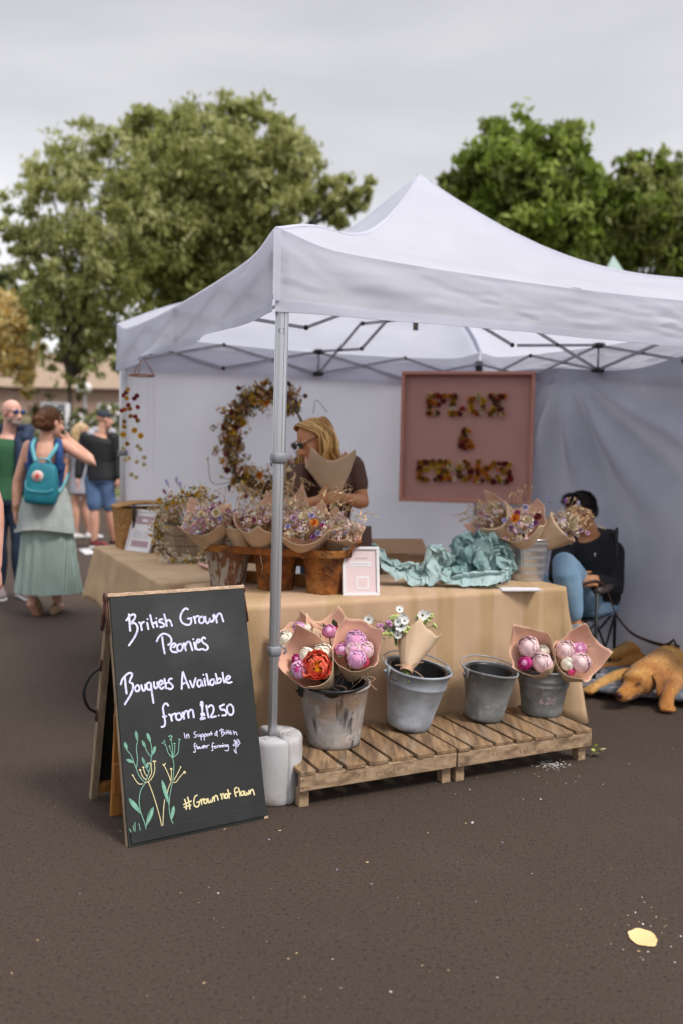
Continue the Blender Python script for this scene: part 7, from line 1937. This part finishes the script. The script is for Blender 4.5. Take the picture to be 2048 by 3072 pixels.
bm = BM(); box(bm, (-12.8, 43.95, 1.05), 1.0, .1, 2.1); put('door', bm, M('door_mauve', (.20, .13, .14), .6), hs_, smooth=False)
lp = thing('lamp_post', 'twin white globe lamp on a short post in front of the brick house', 'lamp', gy(262, 1300, 36))
bm = BM(); p_ = gy(256, 1164, 36); tube(bm, [V3((p_.x, 36, 0)), V3((p_.x, 36, p_.z-.1))], .05, 8); put('post', bm, greyplastic, lp)
for x in (240, 264):
    bm = BM(); ell(bm, gy(x, 1164, 36), .17, .17, .20); put('globe', bm, M('globe_white', (.85, .85, .85), .4), lp)
# ---- cream wall, fence boards, cypress shrubs, hedge, verge and kerb
cream = M('cream_render', (.50, .42, .29), .9, (.43, .355, .24), 1.2)
bm = BM(); box(bm, (-13, 33.9, 1.35), 22, .3, 2.7); wl = put('garden_wall', bm, cream, smooth=False); tag(wl, 'cream rendered garden wall across the far side of the lane', 'wall')
bm = BM(); box(bm, (-13, 33.9, 2.745), 22.2, .42, .08); put('coping', bm, M('coping_stone', (.36, .29, .22), .9), wl, smooth=False)
ft = thing('board_fence', 'pale upright board fence at the far left behind the bald man', 'fence', V3((-12, 29.5, 0)))
bm = BM()
for k in range(18): box(bm, (-14.2+.17*k, 29.5, .95), .15, .03, 1.9+.03*math.sin(k*3))
put('boards', bm, M('pale_board', (.55, .50, .44), .85, (.45, .40, .34), 5), ft, smooth=False)
for z in (.5, 1.5):
    bm = BM(); box(bm, (-12.75, 29.53, z), 3.1, .04, .1); put('rail', bm, greywood, ft, smooth=False)
for k, (x, y, h, lab) in enumerate(((104, 1470, 300, 'narrow dark cypress just right of the bald head'), (148, 1470, 285, 'short broad cypress above the head of the woman with the backpack'), (243, 1475, 290, 'dark cypress between the tree trunk and the black jacketed man'))):
    q = gz(x, y); q.z = 0; Y = q.y
    tree(lab, q, Y, [(x, y-h+r_*1.2+i*(h-40)/6, 7+r_, 0) for i, r_ in enumerate((5, 9, 13, 15, 16, 15))], [f_dark, f_dark, f_mid], 40+k, 1500, .06, .04, limbs=False, group='cypress shrubs along the cream wall', name='cypress', bulk=1.2)
def hedge(label, pts, mats, seed, n, lsz, white=0, name='hedge', cat='hedge'):
    bm = BM(); g = R(seed)
    for (c, rx, ry, rz) in pts:
        for k in range(int(n/len(pts))):
            d = V3((g.gauss(0, 1), g.gauss(0, 1), g.gauss(0, 1))).normalized(); p = c+V3((d.x*rx, d.y*ry, d.z*rz))*(.55+.45*g.random())
            if p.z < .02: p.z = .02+.1*g.random()
            x, y, z = frame((d+V3((g.gauss(0, .5), g.gauss(0, .5), .6))).normalized(), V3((g.gauss(0, 1), g.gauss(0, 1), .01))); s = lsz*g.uniform(.6, 1.4)
            mi = 3 if g.random() < white else g.choice((0, 0, 1, 2))
            quad(bm, [bm.verts.new(p-x*s), bm.verts.new(p+y*s*.5), bm.verts.new(p+x*s), bm.verts.new(p-y*s*.5)], mi)
    return tag(put(name, bm, mats, smooth=False), label, cat)
blossom = M('blossom_white', (.72, .68, .66), .7, (.62, .55, .55), 9)
P_ = lambda x, y, Y: gy(x, y, Y)
hedge('flowering hedge with white blossom behind the man in the black jacket', [(P_(300, 1330, 24.5), .55, .6, .9), (P_(330, 1270, 24.6), .5, .6, .6), (P_(265, 1390, 24.4), .45, .5, .7), (P_(345, 1390, 24.5), .5, .5, .8), (P_(240, 1290, 24.8), .35, .4, .6)], [f_hedge, f_mid, f_olive, blossom], 51, 6500, .075, .16)
hedge('low leafy shrub behind the bald man and the woman with the backpack', [(P_(15, 1290, 26), .6, .5, .5), (P_(-40, 1330, 26), .8, .5, .8), (P_(60, 1340, 26), .7, .5, .8), (P_(150, 1330, 26.4), .8, .5, .7), (P_(215, 1380, 26), .6, .5, .6), (P_(190, 1270, 26.2), .4, .4, .3)], [f_hedge, f_olive, f_light, blossom], 53, 5500, .08, .05, name='shrub', cat='shrub')
verge = M('verge_grass', (.18, .21, .05), .9, (.12, .15, .04), 6, bump=.6, bscale=40)
bm = BM(); V_ = [bm.verts.new(p) for p in ((-26, 23.6, .10), (6, 23.6, .10), (6, 33.7, .16), (-26, 33.7, .16))]; quad(bm, V_); tag(put('grass_verge', bm, verge, smooth=False), kind='structure')
bm = BM(); box(bm, (-10, 23.5, .06), 32, .16, .13, bev=.01); tag(put('kerb', bm, M('kerb_stone', (.34, .31, .30), .9, (.26, .235, .225), 4), smooth=False), kind='structure')
# grey metal stake at the tree
st = gz(204, 1490); bm = BM(); x_, y_ = gy(204, 1400, b0.y-.6).x, b0.y-.6
tube(bm, [V3((x_, y_, 0)), V3((x_, y_, gy(204, 1210, y_).z))], .075, 10); tag(put('stake', bm, M('stake_grey', (.55, .54, .56), .6)), 'pale grey stake standing beside the slim tree trunk', 'stake')
# pale green gazebo further along the lane
gq = thing('green_gazebo', 'pale green gazebo peak showing over the right slope of the white roof', 'gazebo', V3((3.1, 9.6, 0)))
c2 = gy(1838, 766, 11.0); cz = c2.z; greenc = M('green_canvas', (.46, .58, .53), .8, (.40, .52, .47), 3, transl=.2)
bm = BM(); hw = 1.5; ez = 2.25
co = [c2.xy.to_3d()+V3((x*hw, y*hw, ez)) for x, y in ((-1, -1), (1, -1), (1, 1), (-1, 1))]
for k in range(4):
    a, b = co[k], co[(k+1) % 4]
    sheet(bm, lambda s, q: a.lerp(b, s).lerp(V3((c2.x, c2.y, ez)), q)+UP*((cz-ez)*(q**1.9)), 12, 16)
put('roof', bm, greenc, gq)
for k in range(4):
    a, b = co[k], co[(k+1) % 4]; bm = BM(); sheet(bm, lambda s, q: a.lerp(b, s)-UP*.25*q, 8, 2); put('valance', bm, greenc, gq)
    bm = BM(); p_ = a.lerp(c2.xy.to_3d()+UP*ez, .03); tube(bm, [V3((p_.x, p_.y, 0)), V3((p_.x, p_.y, ez))], .02, 8); put('leg', bm, alu, gq)
